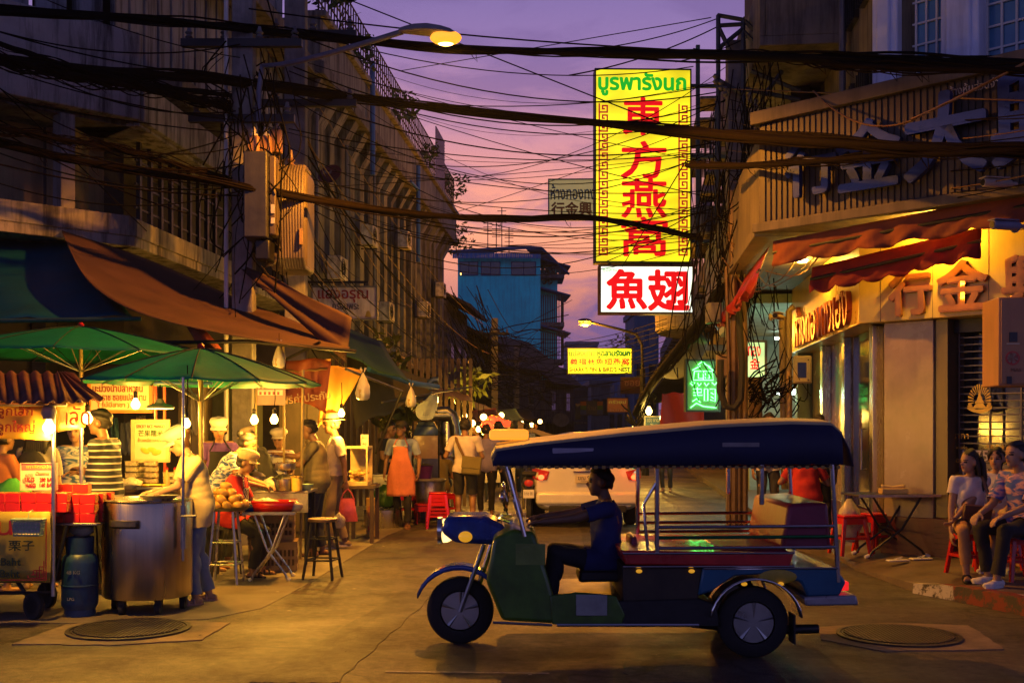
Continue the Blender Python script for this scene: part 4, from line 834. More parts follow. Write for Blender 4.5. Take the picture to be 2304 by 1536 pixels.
# ------------------------------------------------------------------ awnings over the gold shop
aw_or = cloth_mat('orange_awning', (.20, .045, .018), .8, .06); aw_red = cloth_mat('dark_red_awning', (.17, .003, .003), .8, .06); aw_red2 = cloth_mat('plastic_red_awning', (.30, .03, .025), .35, .2)
def valance(name, label, M, x0, x1, ztop, drop, mt, y0=0, lean=.35, scal=.42, amp=.05, slope=0, n=None):
    n = n or int((x1-x0)/.05); rows = []; N_ = 9
    for i in range(N_+1):
        u = i/N_; row = []
        for j in range(n+1):
            x = x0+(x1-x0)*j/n; sc = abs(math.sin(math.pi*(x/scal)))**.6
            z = ztop+slope*(x-x0)-drop*u*(1-amp*2*(1-sc)*u); y = y0-lean*u+.05*u*math.sin(x*9+math.sin(x*4)*2)+.02*u*math.sin(x*23+i)
            row.append(M @ V((x, y, z)))
        rows.append(row)
    t = T(name, label, 'awning', rows[0][0]); m = MB(); m.grid(rows); m.build('cloth', mt, t, world=True, solid=.006, sharp=60)
    m = MB(); m.tube([rows[4][0], rows[4][-1]], .02, 8); m.build('rail', black_iron, t, world=True); return t
valance('awning', 'orange scalloped awning hanging along the bottom of the corrugated sign board', MBd, .12, 5.0, 3.74, .31, aw_or, .15, .05, .62, .1, .05)
MB2 = Fm(MBd @ V((.55, .38, 0)), DR); valance('awning', 'dark red scalloped awning tucked under the orange one at the shop corner', MB2, -.05, 1.93, 3.42, .33, aw_red, 0, .05, .3, .1, .11)
valance('awning', 'shiny red plastic awning folded back along the side street of the gold shop', Fm(PB+SR*5.5+V((.2, 0, 0)), -SR), 0, 5.0, 3.75, .62, aw_red2, 0, .25, .4, .1)
valance('awning', 'red awning scrap at the far right edge below the lower security camera', MB2, 2.6, 3.4, 3.45, .3, aw_red, -.15, .05, .3, .1)
# red cloth and canopies by the neon sign
def cloth(name, label, cat_, corners, mt, n=16, k=12, sag=.2, wr=.03, hem=None, group=None, solid=.006):
    A, B, C_, D = [V(p) for p in corners]; rows = []
    for i in range(n+1):
        u = i/n; row = []
        for j in range(k+1):
            v = j/k; p = (A*(1-v)+B*v)*(1-u)+(D*(1-v)+C_*v)*u
            s = math.sin(math.pi*u)*math.sin(math.pi*v)
            p = p+V((0, 0, -sag*(.6*math.sin(math.pi*u)+.4*s)-wr*math.sin(v*17+u*3+math.sin(u*5)*1.5)*(.3+.7*u)))+V((0, wr*math.sin(v*11-u*4), 0)); row.append(p)
        rows.append(row)
    return O(name, MB().grid(rows), mt, label, cat_, group=group, solid=solid, sharp=70)
cloth('cloth_screen', 'dark red cloth screen hanging under the green neon sign', 'cloth', [at(1490, 885, 23), at(1580, 880, 23), at(1590, 1010, 23), at(1478, 1010, 23)], cloth_mat('dark_red_cloth', (.25, .012, .006), .8, .3), sag=0, wr=.06)
cloth('canopy_sheet', 'ragged grey canopy slanting over the neon sign', 'canopy', [at(1560, 730, 20), at(1490, 850, 27), at(1560, 840, 26), at(1600, 760, 20)], cloth_mat('grey_canopy', (.10, .09, .08), .8, .1), sag=.1)

# ------------------------------------------------------------------ overhead cables
def curve_pts(cps, n=40):
    cps = [V(c) for c in cps]; out = []
    for i in range(len(cps)-1):
        p0, p1, p2, p3 = cps[max(i-1, 0)], cps[i], cps[i+1], cps[min(i+2, len(cps)-1)]
        k = max(3, int(n/(len(cps)-1)))
        for j in range(k):
            u = j/k; out.append(.5*((2*p1)+(-p0+p2)*u+(2*p0-5*p1+4*p2-p3)*u*u+(-p0+3*p1-3*p2+p3)*u**3))
    out.append(cps[-1]); return out
def bundle(label, cps, r, n, mt=None, loose=1.0):
    base = curve_pts(cps, 44); m = MB(); m.tube(base, r*.62, 7)
    for s in range(n):
        ph, f1, a0 = rnd.uniform(0, 6.3), rnd.uniform(.25, .9), rnd.uniform(.5, 1.15)*loose
        pts = []
        for i, p in enumerate(base):
            an = ph+i*f1*.35; rr = r*a0*(.75+.35*math.sin(i*.7+ph)); pts.append(p+V((0, math.cos(an)*rr, math.sin(an)*rr)))
        m.tube(pts, r*rnd.uniform(.1, .2), 5)
    for s in range(5):
        i = rnd.randrange(3, len(base)-3); p = base[i]; m.tube([p, p+V((.05, 0, -r*1.6)), p+V((.12, .02, -r*2.6)), p+V((.1, 0, -r*1.2))], r*.08, 4)
    return O('cable_bundle', m, mt or cable, label, 'cable bundle', sharp=80)
bundle('topmost thick black cable bundle passing just below the street lamp', [at(-60, 25, 13.4), at(300, 40, 14.2), at(540, 64, 15), at(1000, 105, 16.5), at(1300, 118, 15.5), at(1700, 128, 12.4), at(2050, 140, 11.2), at(2400, 150, 10.2)], .075, 12)
bundle('thick black cable bundle crossing the four red characters of the yellow sign', [at(-60, 132, 13.2), at(250, 160, 14), at(540, 186, 15.0), at(900, 233, 17.2), at(1340, 276, 16.5), at(1700, 310, 13), at(2000, 328, 11.2), at(2400, 345, 9.9)], .085, 16, cable_brown)
bundle('sagging cable bundle that runs in front of the dark board characters on the right', [at(1545, 372, 15), at(1700, 372, 13), at(1850, 362, 12), at(1990, 350, 11.3), at(2150, 345, 10.6), at(2400, 330, 9.8)], .05, 10, cable_brown, 1.2)
bundle('cable bundle slung low from the left building to the bottom of the yellow sign', [at(-60, 312, 13.2), at(200, 365, 14), at(480, 408, 14.4), at(700, 450, 15), at(950, 482, 16.5), at(1150, 492, 18), at(1340, 492, 19.5), at(1480, 516, 20), at(1575, 535, 18.5)], .065, 14, cable_brown)
bundle('dark cable bundle across the upper left parapet ending at the tall pole', [at(-60, 78, 12.6), at(140, 145, 13.4), at(330, 190, 14.2), at(520, 215, 15)], .05, 10)
bundle('frayed brown cable bundle sagging across the left parapet to the tall pole', [at(-60, 118, 12.6), at(150, 168, 13.4), at(330, 200, 14.2), at(520, 240, 15)], .06, 18, cable_brown, 1.8)
bundle('loose cable bundle across the dark window openings on the left', [at(-60, 275, 12.8), at(130, 312, 13.6), at(300, 345, 14.2), at(520, 405, 15)], .045, 12, cable_brown, 1.8)
bundle('sloping black cable ramp from the lattice headed pole down to the far right canopies', [at(1660, 560, 17.4), at(1610, 680, 18.5), at(1540, 770, 21), at(1470, 860, 26), at(1430, 930, 32)], .16, 18, cable, 1.2)
bundle('upper brown cable bundle hugging the top edge of the corrugated board', [at(1560, 118, 15), at(1760, 130, 12.4), at(1950, 150, 11.4), at(2400, 160, 10)], .05, 10, cable_brown, 1.2)
def wire(a, b, sag, r=.007, label='single thin black wire strung across the street', group='single wires strung over the street', mt=None, n=18):
    a, b = V(a), V(b); pts = []
    for i in range(n+1):
        u = i/n; p = a.lerp(b, u); p.z -= sag*4*u*(1-u); pts.append(p)
    return O('overhead_wire', MB().tube(pts, r, 4), mt or cable, label, 'wire', group=group, sharp=90)
w_or = mat('ochre_cable', (.22, .12, .05), .6)
for (x0, y0, Y0, x1, y1, Y1, s) in ((560, 20, 15, 2400, 125, 12, .2), (640, 60, 15, 1560, 150, 18, .35), (660, 75, 15, 1650, 200, 18, .5), (660, 150, 16, 1640, 225, 18, .6), (650, 160, 16, 1640, 262, 18, .55), (640, 205, 16, 1610, 320, 18, .5),
        (660, 225, 16, 1600, 345, 18, .8), (650, 290, 16, 1560, 345, 18, .25), (690, 400, 16, 1560, 360, 18, .5), (880, 380, 22, 1580, 430, 20, .2), (700, 430, 16, 1600, 470, 19, .55), (700, 455, 16, 1590, 505, 19, .6), (860, 505, 24, 1560, 540, 20, .3), (900, 520, 26, 1560, 560, 20, .25), (960, 540, 30, 1560, 520, 20, .2),
        (700, 470, 17, 1560, 480, 19, .9), (1000, 545, 34, 1340, 530, 24, .15), (760, -10, 18, 1620, 330, 18, .0), (900, 160, 24, 1600, 40, 18, .0), (1280, 170, 16, 1625, 55, 18, .1), (1620, 40, 18, 1240, 120, 15, .1), (1520, 140, 16, 1690, 80, 18, .05),
        (1480, 540, 20, 1360, 590, 24, .0), (1545, 360, 17, 1400, 600, 24, .0)):
    wire(at(x0, y0, Y0), at(x1, y1, Y1), s, rnd.uniform(.006, .011))
for q in range(22):
    x0, x1 = rnd.uniform(560, 940), rnd.uniform(1560, 1690); y0 = rnd.uniform(60, 500)+(x0-560)*.3; wire(at(x0, y0, 15+(x0-560)*.03), at(x1, rnd.uniform(130, 540), 18), rnd.uniform(.05, .9), rnd.uniform(.004, .008))
for (x0, y0, x1, y1, s, mt) in ((-40, 60, 540, 175, .1, cable), (-40, 90, 530, 250, .3, cable), (-40, 140, 530, 270, .1, cable_brown), (-40, 170, 535, 330, .4, cable_brown), (-40, 215, 540, 300, .05, cable_brown), (-40, 250, 540, 370, .3, cable_brown), (-40, 330, 540, 420, .2, cable), (-40, 360, 540, 440, .1, cable_brown),
        (-40, 400, 540, 430, .25, cable), (-40, 160, 330, 520, .0, cable), (-40, 270, 420, 480, .1, cable_brown), (-40, 300, 540, 300, .3, cable), (60, -20, 540, 130, .1, cable), (-40, 60, 540, 100, .2, cable)):
    wire(at(x0, y0, 13), at(x1, y1, 14.9), s, rnd.uniform(.006, .010), 'single thin wire sagging across the left parapets to the pole', 'single wires over the left parapets', mt)
for k in range(12):
    y0 = 190+k*23; wire(at(1640, y0+10, 17.6), at(2400, 230+k*16, 9.9), rnd.uniform(.0, .3), rnd.uniform(.005, .009), 'single thin brown wire running over the corrugated board', 'single wires over the corrugated board', cable_brown if k % 3 else w_or)
wire(at(2050, 270, 11), at(2400, 90, 10), .02, .014, 'stiff ochre cable slanting up across the corrugated board', mt=w_or, group='single wires over the corrugated board')
wire(at(1830, 205, 12.8), at(2060, 268, 11), .2, .01, 'drooping ochre cable left of the slanting one on the corrugated board', mt=w_or, group='single wires over the corrugated board')
# wires following the left facades down the street
far_p = T('utility_pole', 'distant pole on the left in front of the blue tower, taller of two', 'pole', (at(1113, 0, 46).x, 46, 0)); m = MB(); m.bx(-.13, .13, -.1, .1, 0, at(0, 716, 46).z); m.build('shaft', concrete_pole, far_p); crossarm(far_p, 5.2, .6)
far_q = T('utility_pole', 'distant short pole on the left in front of the blue tower, the farther of two', 'pole', (at(1163, 0, 62).x, 62, 0)); m = MB(); m.bx(-.13, .13, -.1, .1, 0, at(0, 776, 62).z); m.build('shaft', concrete_pole, far_q); crossarm(far_q, 5.0, .6)
for k in range(26):
    z0 = 3.4+k*.16+rnd.uniform(-.1, .1); z1 = 2.9+k*.11+rnd.uniform(-.2, .2); yb = rnd.choice((46, 46, 36, 30))
    xb = far_p.location.x if yb == 46 else -5.3+.075*(yb-16)+.5
    wire((-3.4+rnd.uniform(-.2, .3), 15.8, z0), (xb+rnd.uniform(-.3, .3), yb, z1), rnd.uniform(.3, 1.3), rnd.uniform(.007, .013), 'single wire drooping along the left facades down the street', 'single wires along the left facades', cable if k % 3 else w_or)
for k in range(14):
    wire((far_p.location.x+rnd.uniform(-.4, .4), 46, 3.0+k*.2), (at(1163, 0, 62).x+rnd.uniform(-.4, .4), 62+rnd.uniform(0, 8), 3.0+k*.15), rnd.uniform(.2, .8), .014, 'single wire drooping between the two distant poles', 'single wires along the left facades')
for k in range(12):
    wire((at(1200, 0, 60).x, 60, 3.2+k*.25), (at(1500, 0, 34).x, 34, 3.0+k*.16), rnd.uniform(.1, .5), .012, 'single wire crossing the far street below the shark fin sign', 'single wires across the far street')
def tangle(label, fn, n, r0, r1, mt, name='cable_tangle'):
    m = MB()
    for k in range(n): m.tube(curve_pts(fn(), 14), rnd.uniform(r0, r1), 4)
    o = O(name, m, mt, label, 'cable tangle', sharp=90); o['kind'] = 'stuff'; return o
U = rnd.uniform
def drop():
    x0 = U(1580, 1740); y0 = U(330, 560); Y = U(16.4, 18.2); x1 = x0+U(-70, 40)
    return [at(x0, y0, Y), at((x0+x1)/2+U(-25, 25), y0+U(60, 150), Y), at(x1+U(-20, 20), y0+U(180, 300), Y+U(-.3, .3)), at(x1+U(-40, 60), y0+U(250, 430), Y)]
tangle('dense dark tangle of drop cables hanging from the lattice headed pole', drop, 58, .005, .010, cable)
def loops():
    x0 = U(1590, 1690); y0 = U(520, 600); Y = U(16.2, 17.5); w = U(80, 200)
    return [at(x0, y0, Y), at(x0+w*.3, y0+U(30, 70), Y), at(x0+w*.7, y0+U(20, 60), Y-1), at(x0+w, y0-U(0, 90), Y-1.5)]
tangle('ochre slack cable loops around the foot of the corrugated board', loops, 16, .006, .010, w_or)
def up():
    x0 = U(1600, 1760); y0 = U(120, 260); Y = U(15.5, 18)
    return [at(x0, y0, Y), at(x0+U(-30, 20), y0+U(60, 150), Y), at(x0+U(-60, 40), y0+U(160, 260), Y), at(x0+U(-90, 60), y0+U(240, 420), Y)]
tangle('upper tangle of looping cables round the lattice head', up, 42, .005, .010, cable)
def lpole():
    x0 = U(500, 640); y0 = U(60, 420); Y = U(14.6, 15.6)
    return [at(x0, y0, Y), at(x0+U(-60, 40), y0+U(40, 120), Y), at(x0+U(-50, 60), y0+U(120, 220), Y), at(x0+U(-70, 70), y0+U(200, 340), Y)]
tangle('tangled drop cables around the tall left pole and transformer', lpole, 70, .005, .012, cable)
def lowl():
    x0 = U(1000, 1100); y0 = U(640, 820); Y = U(34, 46)
    return [at(x0, y0, Y), at(x0+U(30, 60), y0+U(60, 100), Y+3), at(x0+U(80, 140), y0+U(60, 130), Y+8), at(x0+U(150, 220), y0+U(20, 160), Y+14)]
tangle('dim tangle of sagging cables before the old tiled houses', lowl, 60, .010, .022, cable)
def clutter():
    x0 = U(1690, 1780); y0 = U(830, 900); Y = U(16.6, 17.2)
    return [at(x0, y0, Y), at(x0+U(-40, 30), y0+U(10, 50), Y), at(x0+U(-40, 50), y0+U(-20, 60), Y), at(x0+U(20, 70), y0-U(-20, 60), Y)]
tangle('knot of black cables around the mint box sign', clutter, 34, .006, .012, cable)
def ac(label, x, z, wd=.8):
    t = T('air_conditioner', label, 'air conditioner', ML @ V((x, -.35, z)), math.atan2(1, .075)); m = MB(); m.bx(-wd/2, wd/2, -.16, .16, 0, .55); m.build('case', white_paint, t, bev=.02)
    m = MB()
    for r_ in (.21, .16, .11, .05): m.tube([V((-.12+r_*math.cos(a), -.17, .28+r_*math.sin(a))) for a in [2*math.pi*j/20 for j in range(21)]], .008, 4)
    m.build('fan_grille', black_iron, t); m = MB()
    for s in (-1, 1): m.bar((s*.3, .3, 0), (s*.3, -.15, -.01), .02, 4)
    m.build('bracket', black_iron, t)
for x, z, lb in ((11.0, 5.0, 'grimy air conditioner nearest the transformer on the ribbed building'), (14.8, 6.4, 'upper grimy air conditioner between the ribs left of the roof pipes'), (17.3, 4.6, 'low air conditioner on the ribbed building above the dark green tarp'), (20.4, 7.2, 'high air conditioner near the second blue water pipe'), (24.6, 5.4, 'small air conditioner past the second blue water pipe'), (28.8, 6.6, 'farthest air conditioner on the ribbed building')): ac(lb, x, z)
t = T('satellite_dish', 'small dull red satellite dish on the left shophouse behind the transformer', 'dish', at(742, 392, 20.5), R(-25))
Md = Matrix.Rotation(R(-62), 3, 'X') @ Matrix.Diagonal((1.25, .95, 1)); m = MB(); m.lathe([(0, -.06), (.12, -.045), (.2, 0), (.2, .01), (.12, -.03), (0, -.045)], 24, (0, 0, 0), Md.inverted().transposed() if False else Matrix.Rotation(R(70), 3, 'X') @ Matrix.Diagonal((1.25, .95, 1))); m.build('reflector', mat('dish_red', (.16, .045, .06), .5), t)
m = MB(); m.text('TRUE', face((-.02, -.065, .02), 0, R(-15)), .06); m.build('lettering', white_paint, t, smooth=False)
m = MB(); m.tube([(.05, .05, -.05), (.12, .1, -.4), (.0, .2, -.6)], .018, 6); m.tube([(0, -.02, -.18), (0, -.3, -.1)], .01, 6); m.build('mount', black_iron, t)
t = T('satellite_dish', 'tiny pale satellite dish low among the far left houses', 'dish', at(1262, 945, 60), 0); m = MB(); m.lathe([(0, -.1), (.3, -.03), (.42, .03)], 16, (0, 0, 0), Matrix.Rotation(R(60), 3, 'X')); m.build('reflector', far_grey, t, solid=.02); m = MB(); m.tube([(0, 0, 0), (0, .1, -.6)], .03, 6); m.build('mount', black_iron, t)
# bare tree at the far right
t = T('bare_tree', 'bare dark tree wrapped in cables on the far right below the shark fin sign', 'tree', (at(1452, 0, 36).x, 36, 0)); m = MB(); random.seed(3)
def br(p, d, r, L_, dep):
    q = p+d*L_; m.tube([p, (p+q)/2+V((U(-.05, .05), U(-.05, .05), 0)), q], [r, r*.85, r*.65], 6)
    if dep:
        for k in range(3): br(q, (d+V((U(-.8, .8), U(-.6, .6), U(-.1, .5)))).normalized(), r*.6, L_*U(.6, .85), dep-1)
br(V((0, 0, 0)), V((.05, 0, 1)), .13, .85, 3); m.build('trunk', black_wood, t)
f = MB(); leaves(f, (.3, 0, 2.3), .5, 50, .12); f.build('crown', leaf_green, t, smooth=False)
plant(V((at(1395, 0, 50).x, 50, 4.2)), .8, 160, .2, 'leafy wisps above the far end of the shark fin sign')
# ------------------------------------------------------------------ market stalls on the left
gk = lambda Y: Y/FP
Xa = lambda px, Y: (px-CX)/FP*Y
Za = lambda py, Y: EYE+(HY-py)/FP*Y
bulb_m = mat('warm_bulb', (1, .72, .25), emit=9, var=0, bump=0, ec=(1, .60, .15))
shade_m = mat('enamel_shade', (.25, .25, .24), .4, 0, .1, 5, .02)
def bulb(px, py, Y, P, label, shade=False, r=.038, cord=.5, col_=BULB):
    t = T('light_bulb', label, 'light bulb', at(px, py, Y), 0, 'bare bulbs over the stalls')
    m = MB(); m.lathe([(0, -r), (r*.6, -r*.85), (r, -r*.2), (r*.95, r*.3), (r*.5, r*1.1), (r*.4, r*1.4), (0, r*1.4)], 14); m.build('glass', bulb_m, t)
    m = MB(); m.lathe([(r*.42, r*1.41), (r*.48, r*2.6), (r*.2, r*2.9), (0, r*2.9)], 10); m.build('socket', black_iron, t)
    m = MB(); m.tube([(0, 0, r*2.9), (.01, 0, cord*.5), (0, .02, cord)], .005, 5); m.build('cord', cable, t)
    if shade: m = MB(); m.lathe([(.045, .07), (.06, .12), (.05, .16), (.02, .19)], 14); m.build('shade', shade_m, t)
    lamp('POINT', at(px, py, Y)+V((0, -.0, -r-.05)), P*3.1, col_, .035); return t
bulb(110, 962, 9.15, 22, 'large bright bulb with a grey socket hood under the corrugated cart roof', True, .05, .22)
bulb(197, 942, 10.0, 13, 'round bulb beside the rear cart post behind the side banner', False, .045, .2)
bulb(168, 936, 10.35, 5, 'small bulb shining through the side banner of the chestnut cart', False, .03, .2)
bulb(305, 910, 12.2, 20, 'bright bulb in front of the white Thai mango sign', False, .05, .3)
bulb(420, 953, 9.72, 13, 'small sparkling bulb behind the silver umbrella pole', False, .035, .5)
bulb(572, 945, 12.4, 16, 'left bulb of the hanging pair under the right umbrella edge', False, .045, .4)
bulb(617, 944, 12.4, 16, 'right bulb of the hanging pair under the right umbrella edge', False, .045, .45)
bulb(768, 930, 14.6, 26, 'bulb behind the straw hat at the lit yellow tarp', False, .045, .4)
bulb(738, 915, 15.2, 30, 'glaring bulb directly behind the lit yellow tarp', False, .05, .4)
bulb(1046, 935, 23, 35, 'bulb above the head of the man with the green satchel', False, .05, .5)
bulb(1076, 966, 21.5, 24, 'left bulb of the close pair by the red paper lanterns', False, .045, .5)
bulb(1088, 972, 21.5, 24, 'right bulb of the close pair by the red paper lanterns', False, .045, .5)
bulb(1460, 925, 30, 50, 'lone yellow bulb by the blue street name plate on the right', False, .09, .8, (1, .62, .1))
bulb(985, 900, 25, 20, 'dim bulb among the plants behind the smoke extractor', False, .05, .5)
t = T('pendant_lamp', 'wide flat enamel lamp glowing over the sticky rice mango stall', 'lamp', at(360, 915, 11.3))
m = MB(); m.lathe([(.135, -.018), (.14, 0), (.1, .02), (.05, .04), (.03, .08), (0, .08)], 28); m.build('shade', shade_m, t)
m = MB(); m.lathe([(0, -.02), (.128, -.02), (.128, -.012), (0, -.012)], 28); m.build('ring_tube', bulb_m, t)
m = MB(); m.tube([(0, 0, .08), (0, 0, .4)], .006, 5); m.build('cord', cable, t); lamp('POINT', at(360, 925, 11.3), 110, BULB, .1)

# umbrellas
um_green = cloth_mat('green_umbrella', (.004, .30, .17), .6, .4, .3, 2)
def umbrella(label, c, Rr, zr, za, z0, n=10, pole_m=None, lean=(0, 0)):
    t = T('market_umbrella', label, 'umbrella', (c.x, c.y, z0), 0, 'green market umbrellas'); h = zr-z0; ha = za-z0
    m = MB(); K = 9; seg = 6; rows = []
    for i in range(K+1):
        u = i/K; row = []
        for j in range(n*seg):
            a = 2*math.pi*j/(n*seg)+.2; f = abs(((j % seg)/seg)-.5)*2; r = Rr*u*(1-.045*(1-f**2)*u); z = ha-(ha-h)*(u**1.35)-.03*u*(1-f**2)*math.sin(u*2.6)
            row.append(V((r*math.cos(a)+lean[0]*z*.0, r*math.sin(a), z+lean[0]*r*math.cos(a)+lean[1]*r*math.sin(a))))
        rows.append(row)
    m.grid(rows, loop=True); m.build('canopy', um_green, t, solid=.004, sharp=25)
    for k in range(n):
        m = MB(); a = 2*math.pi*k/n+.2; pts = []
        for i in range(K+1): u = i/K; pts.append(V((Rr*u*.995*math.cos(a), Rr*u*.995*math.sin(a), ha-(ha-h)*(u**1.35)-.012+lean[0]*Rr*u*math.cos(a)+lean[1]*Rr*u*math.sin(a))))
        m.tube(pts, .006, 5); q = pts[5]; m.tube([V((0, 0, ha-.5)), q], .005, 5); m.build('rib', steel_dull, t)
        m = MB(); m.tube([p+V((0, 0, .02)) for p in pts], .0055, 4); m.build('seam', bpy.data.materials.get('seam_green') or mat('seam_green', (.004, .03, .02), .8), t)
    m = MB(); m.tube([(0, 0, 0), (0, 0, ha-.02)], .022, 10); m.build('pole', pole_m or steel_dull, t)
    m = MB(); m.lathe([(.03, ha-.01), (.035, ha+.03), (.02, ha+.05), (0, ha+.05)], 12); m.build('finial', red_plastic, t); return t
brass_pole = mat('yellowed_pole', (.30, .22, .08), .4, .4, .2, 6, .05)
umbrella('bright green market umbrella over the steel chestnut pot', V((Xa(452, 10.7), 10.7, 0)), 1.12, 1.99, 2.31, 0, 12, brass_pole, (-.012, 0))
umbrella('dark green market umbrella behind at the left, under the blue tarp', V((Xa(182, 12.6), 12.6, 0)), 1.56, 2.36, 2.68, 0, 12, brass_pole, (-.01, 0))

# tarps and awnings
tarp_blue = cloth_mat('blue_tarp', (.006, .10, .17), .5, .25, .3, 2); tarp_brown = cloth_mat('rust_tarp', (.075, .032, .022), .75, .1, .3, 2); tarp_green = cloth_mat('dark_green_tarp', (.008, .05, .03), .7, .2)
tarp_red = cloth_mat('faded_red_tarp', (.30, .075, .03), .6, .3); tarp_yel = cloth_mat('yellow_tarp', (.62, .40, .08), .6, .55)
cloth('tarpaulin', 'large blue tarp stretched above the dark green umbrella at the left edge', 'tarp', [at(-260, 520, 15.2), at(160, 530, 16.0), at(296, 715, 13.0), at(-260, 724, 12.6)], tarp_blue, 18, 14, .12, .035)
O('tarp_bar', MB().tube([at(-260, 726, 12.55), at(318, 717, 12.75)], .025, 8), bpy.data.materials.get('green_bar') or mat('green_bar', (.03, .08, .06), .5), 'long dark green bar along the lower hem of the blue tarp', 'bar')
rows = []
top = curve_pts([at(138, 517, 15.3), at(215, 540, 15.6), at(330, 580, 15.9), at(450, 630, 16), at(560, 680, 15.8), at(700, 740, 14.6), at(788, 782, 13.6)], 30)
bot = curve_pts([at(140, 522, 15.2), at(175, 600, 13.8), at(215, 652, 13.1), at(280, 695, 12.7), at(360, 725, 12.5), at(470, 750, 12.5), at(560, 764, 12.6), at(660, 776, 12.9), at(775, 787, 13.4)], 30)
n = min(len(top), len(bot))
for i in range(13):
    v = i/12; rows.append([top[int(j*(len(top)-1)/(n-1))].lerp(bot[int(j*(len(bot)-1)/(n-1))], v)+V((0, 0, -.10*math.sin(math.pi*v)*math.sin(math.pi*j/(n-1))-.03*math.sin(v*15+j*.22+math.sin(j*.3))*math.sin(math.pi*j/(n-1)))) for j in range(n)])
O('tarpaulin', MB().grid(rows), tarp_brown, 'long rust brown tarp swooping from the corner parapet over the stalls', 'tarp', solid=.006, sharp=70)
O('tarp_bar', MB().tube([at(240, 772, 12.9), at(560, 768, 12.7), at(800, 790, 13.4)], .022, 8), black_iron, 'dark bar under the lower edge of the rust brown tarp', 'bar')
cloth('tarpaulin', 'small pointed rust tarp slanting under the transformer', 'tarp', [at(527, 590, 15.2), at(612, 622, 14.9), at(792, 715, 13.8), at(778, 812, 13.6)], tarp_brown, 14, 10, .02, .02)
cloth('tarpaulin', 'dark green tarp sloping beneath the faded white bell sign', 'tarp', [at(690, 700, 18.5), at(860, 770, 20), at(922, 862, 17), at(640, 745, 16)], tarp_green, 14, 12, .05, .03)
cloth('tarpaulin', 'grey green tarp hem with a blue edge behind the hanging water bags', 'tarp', [at(780, 790, 18), at(970, 855, 20), at(985, 880, 19.6), at(800, 960, 17.5)], cloth_mat('grey_green_tarp', (.10, .09, .05), .7, .3), 14, 12, .05, .04)
O('tarp_edge', MB().tube(curve_pts([at(830, 830, 17.4), at(880, 845, 18), at(930, 862, 18.6), at(985, 870, 19.4)], 16), .045, 8), bpy.data.materials['blue_pipe'], 'rolled blue edge of the grey green tarp', 'tarp edge')
cloth('tarpaulin', 'yellow tarp glowing from the bulb behind it beside the straw hat', 'tarp', [at(735, 820, 14.8), at(818, 832, 14.9), at(765, 925, 14.9), at(712, 965, 14.8)], tarp_yel, 12, 10, .0, .02)
t = T('cloth_banner', 'faded red cloth banner with pale Thai words hanging between stall poles', 'banner', at(680, 868, 13.9))
c = at(680, 868, 13.9); m = MB(); rows = []
for i in range(11):
    v = i/10; row = []
    for j in range(15):
        u = j/14; p = at(632+u*113-12*v*u, 808+v*(80+u*38)-u*(-2), 13.9); row.append(p-c+V((0, .03*math.sin(u*9+v*4), -.02*math.sin(u*7))))
    rows.append(row)
m.grid(rows); m.build('cloth', tarp_red, t, solid=.004)
for s, px, py, h in (('ลดสุดๆ ดูดี', 690, 868, 12), ('ฟรีค่าประกัน', 688, 893, 20)):
    m = MB(); m.text(s, Matrix.Translation(at(px, py, 13.78)-c) @ Matrix.Rotation(R(-7), 4, 'Y') @ Matrix.Rotation(R(90), 4, 'X'), h*gk(13.78), None, .002, .02); m.build('lettering', mat('pale_orange_print', (.5, .32, .14), .7), t, smooth=False)
cloth('banner_scrap', 'yellowed upper flap of the red cloth banner', 'banner', [at(640, 812, 14.1), at(745, 808, 14.1), at(735, 832, 13.85), at(632, 838, 13.85)], mat('ochre_flap', (.32, .2, .05), .8), 6, 8, .02, .01)
t = T('banner_sign', 'photo banner with a white building behind the right umbrella edge', 'sign', at(608, 885, 13.4)); k = gk(13.4)
m = MB(); m.bx(-34*k, 34*k, 0, .02, -26*k, 26*k); m.build('panel', mat('photo_banner', (.22, .14, .12), .6, 0, .3, 5, .02), t)
m = MB(); m.bx(-28*k, 28*k, -.006, -.001, -4*k, 8*k); m.build('picture', mat('photo_white', (.45, .42, .4), .6), t)
m = MB()
for q in range(5): m.bx((-24+q*10)*k, (-19+q*10)*k, -.011, -.0065, -3*k, 4*k)
m.build('picture_windows', mat('photo_red', (.2, .03, .03), .6), t)
def waterbag(label, px, py, Y, h):
    t = T('water_bag', label, 'plastic bag', at(px, py, Y), 0, 'knotted plastic bags of water hung up'); k = h
    m = MB(); prof = [(0, -.5*k), (.14*k, -.49*k), (.22*k, -.42*k), (.25*k, -.25*k), (.21*k, 0), (.12*k, .25*k), (.04*k, .42*k), (.02*k, .46*k)]
    m.lathe(prof, 20); 
    m.v = [(x*(1+.1*math.sin(5*math.atan2(y, x)+z*20)), y*(1+.1*math.sin(4*math.atan2(y, x))), z) for x, y, z in m.v]
    m.add([(.02*k, 0, .44*k), (.12*k, .02, .62*k), (.05*k, 0, .64*k), (-.02*k, 0, .44*k), (-.13*k, .01, .6*k), (-.06*k, 0, .66*k)], [(0, 1, 2), (3, 5, 4)])
    m.build('bag', bpy.data.materials.get('clear_bag') or mat('clear_bag', (.62, .60, .54), .35, 0, .15, 9, .1, trans=.35), t)
    m = MB(); m.lathe([(0, -.48*k), (.13*k, -.475*k), (.21*k, -.41*k), (.235*k, -.25*k), (.222*k, -.12*k), (0, -.12*k)], 18); m.build('water', bpy.data.materials.get('amber_water') or mat('amber_water', (.7, .55, .25), .1, 0, 0, 3, 0, trans=.5), t)
    m = MB(); m.tube([(0, 0, .45*k), (0, 0, .9*k)], .004, 4); m.build('string', cable, t)
waterbag('clear water bag hung at the top of the red cloth banner', 628, 800, 13.3, .30)
waterbag('large clear water bag lit amber in front of the yellow tarp', 817, 868, 14.2, .36)
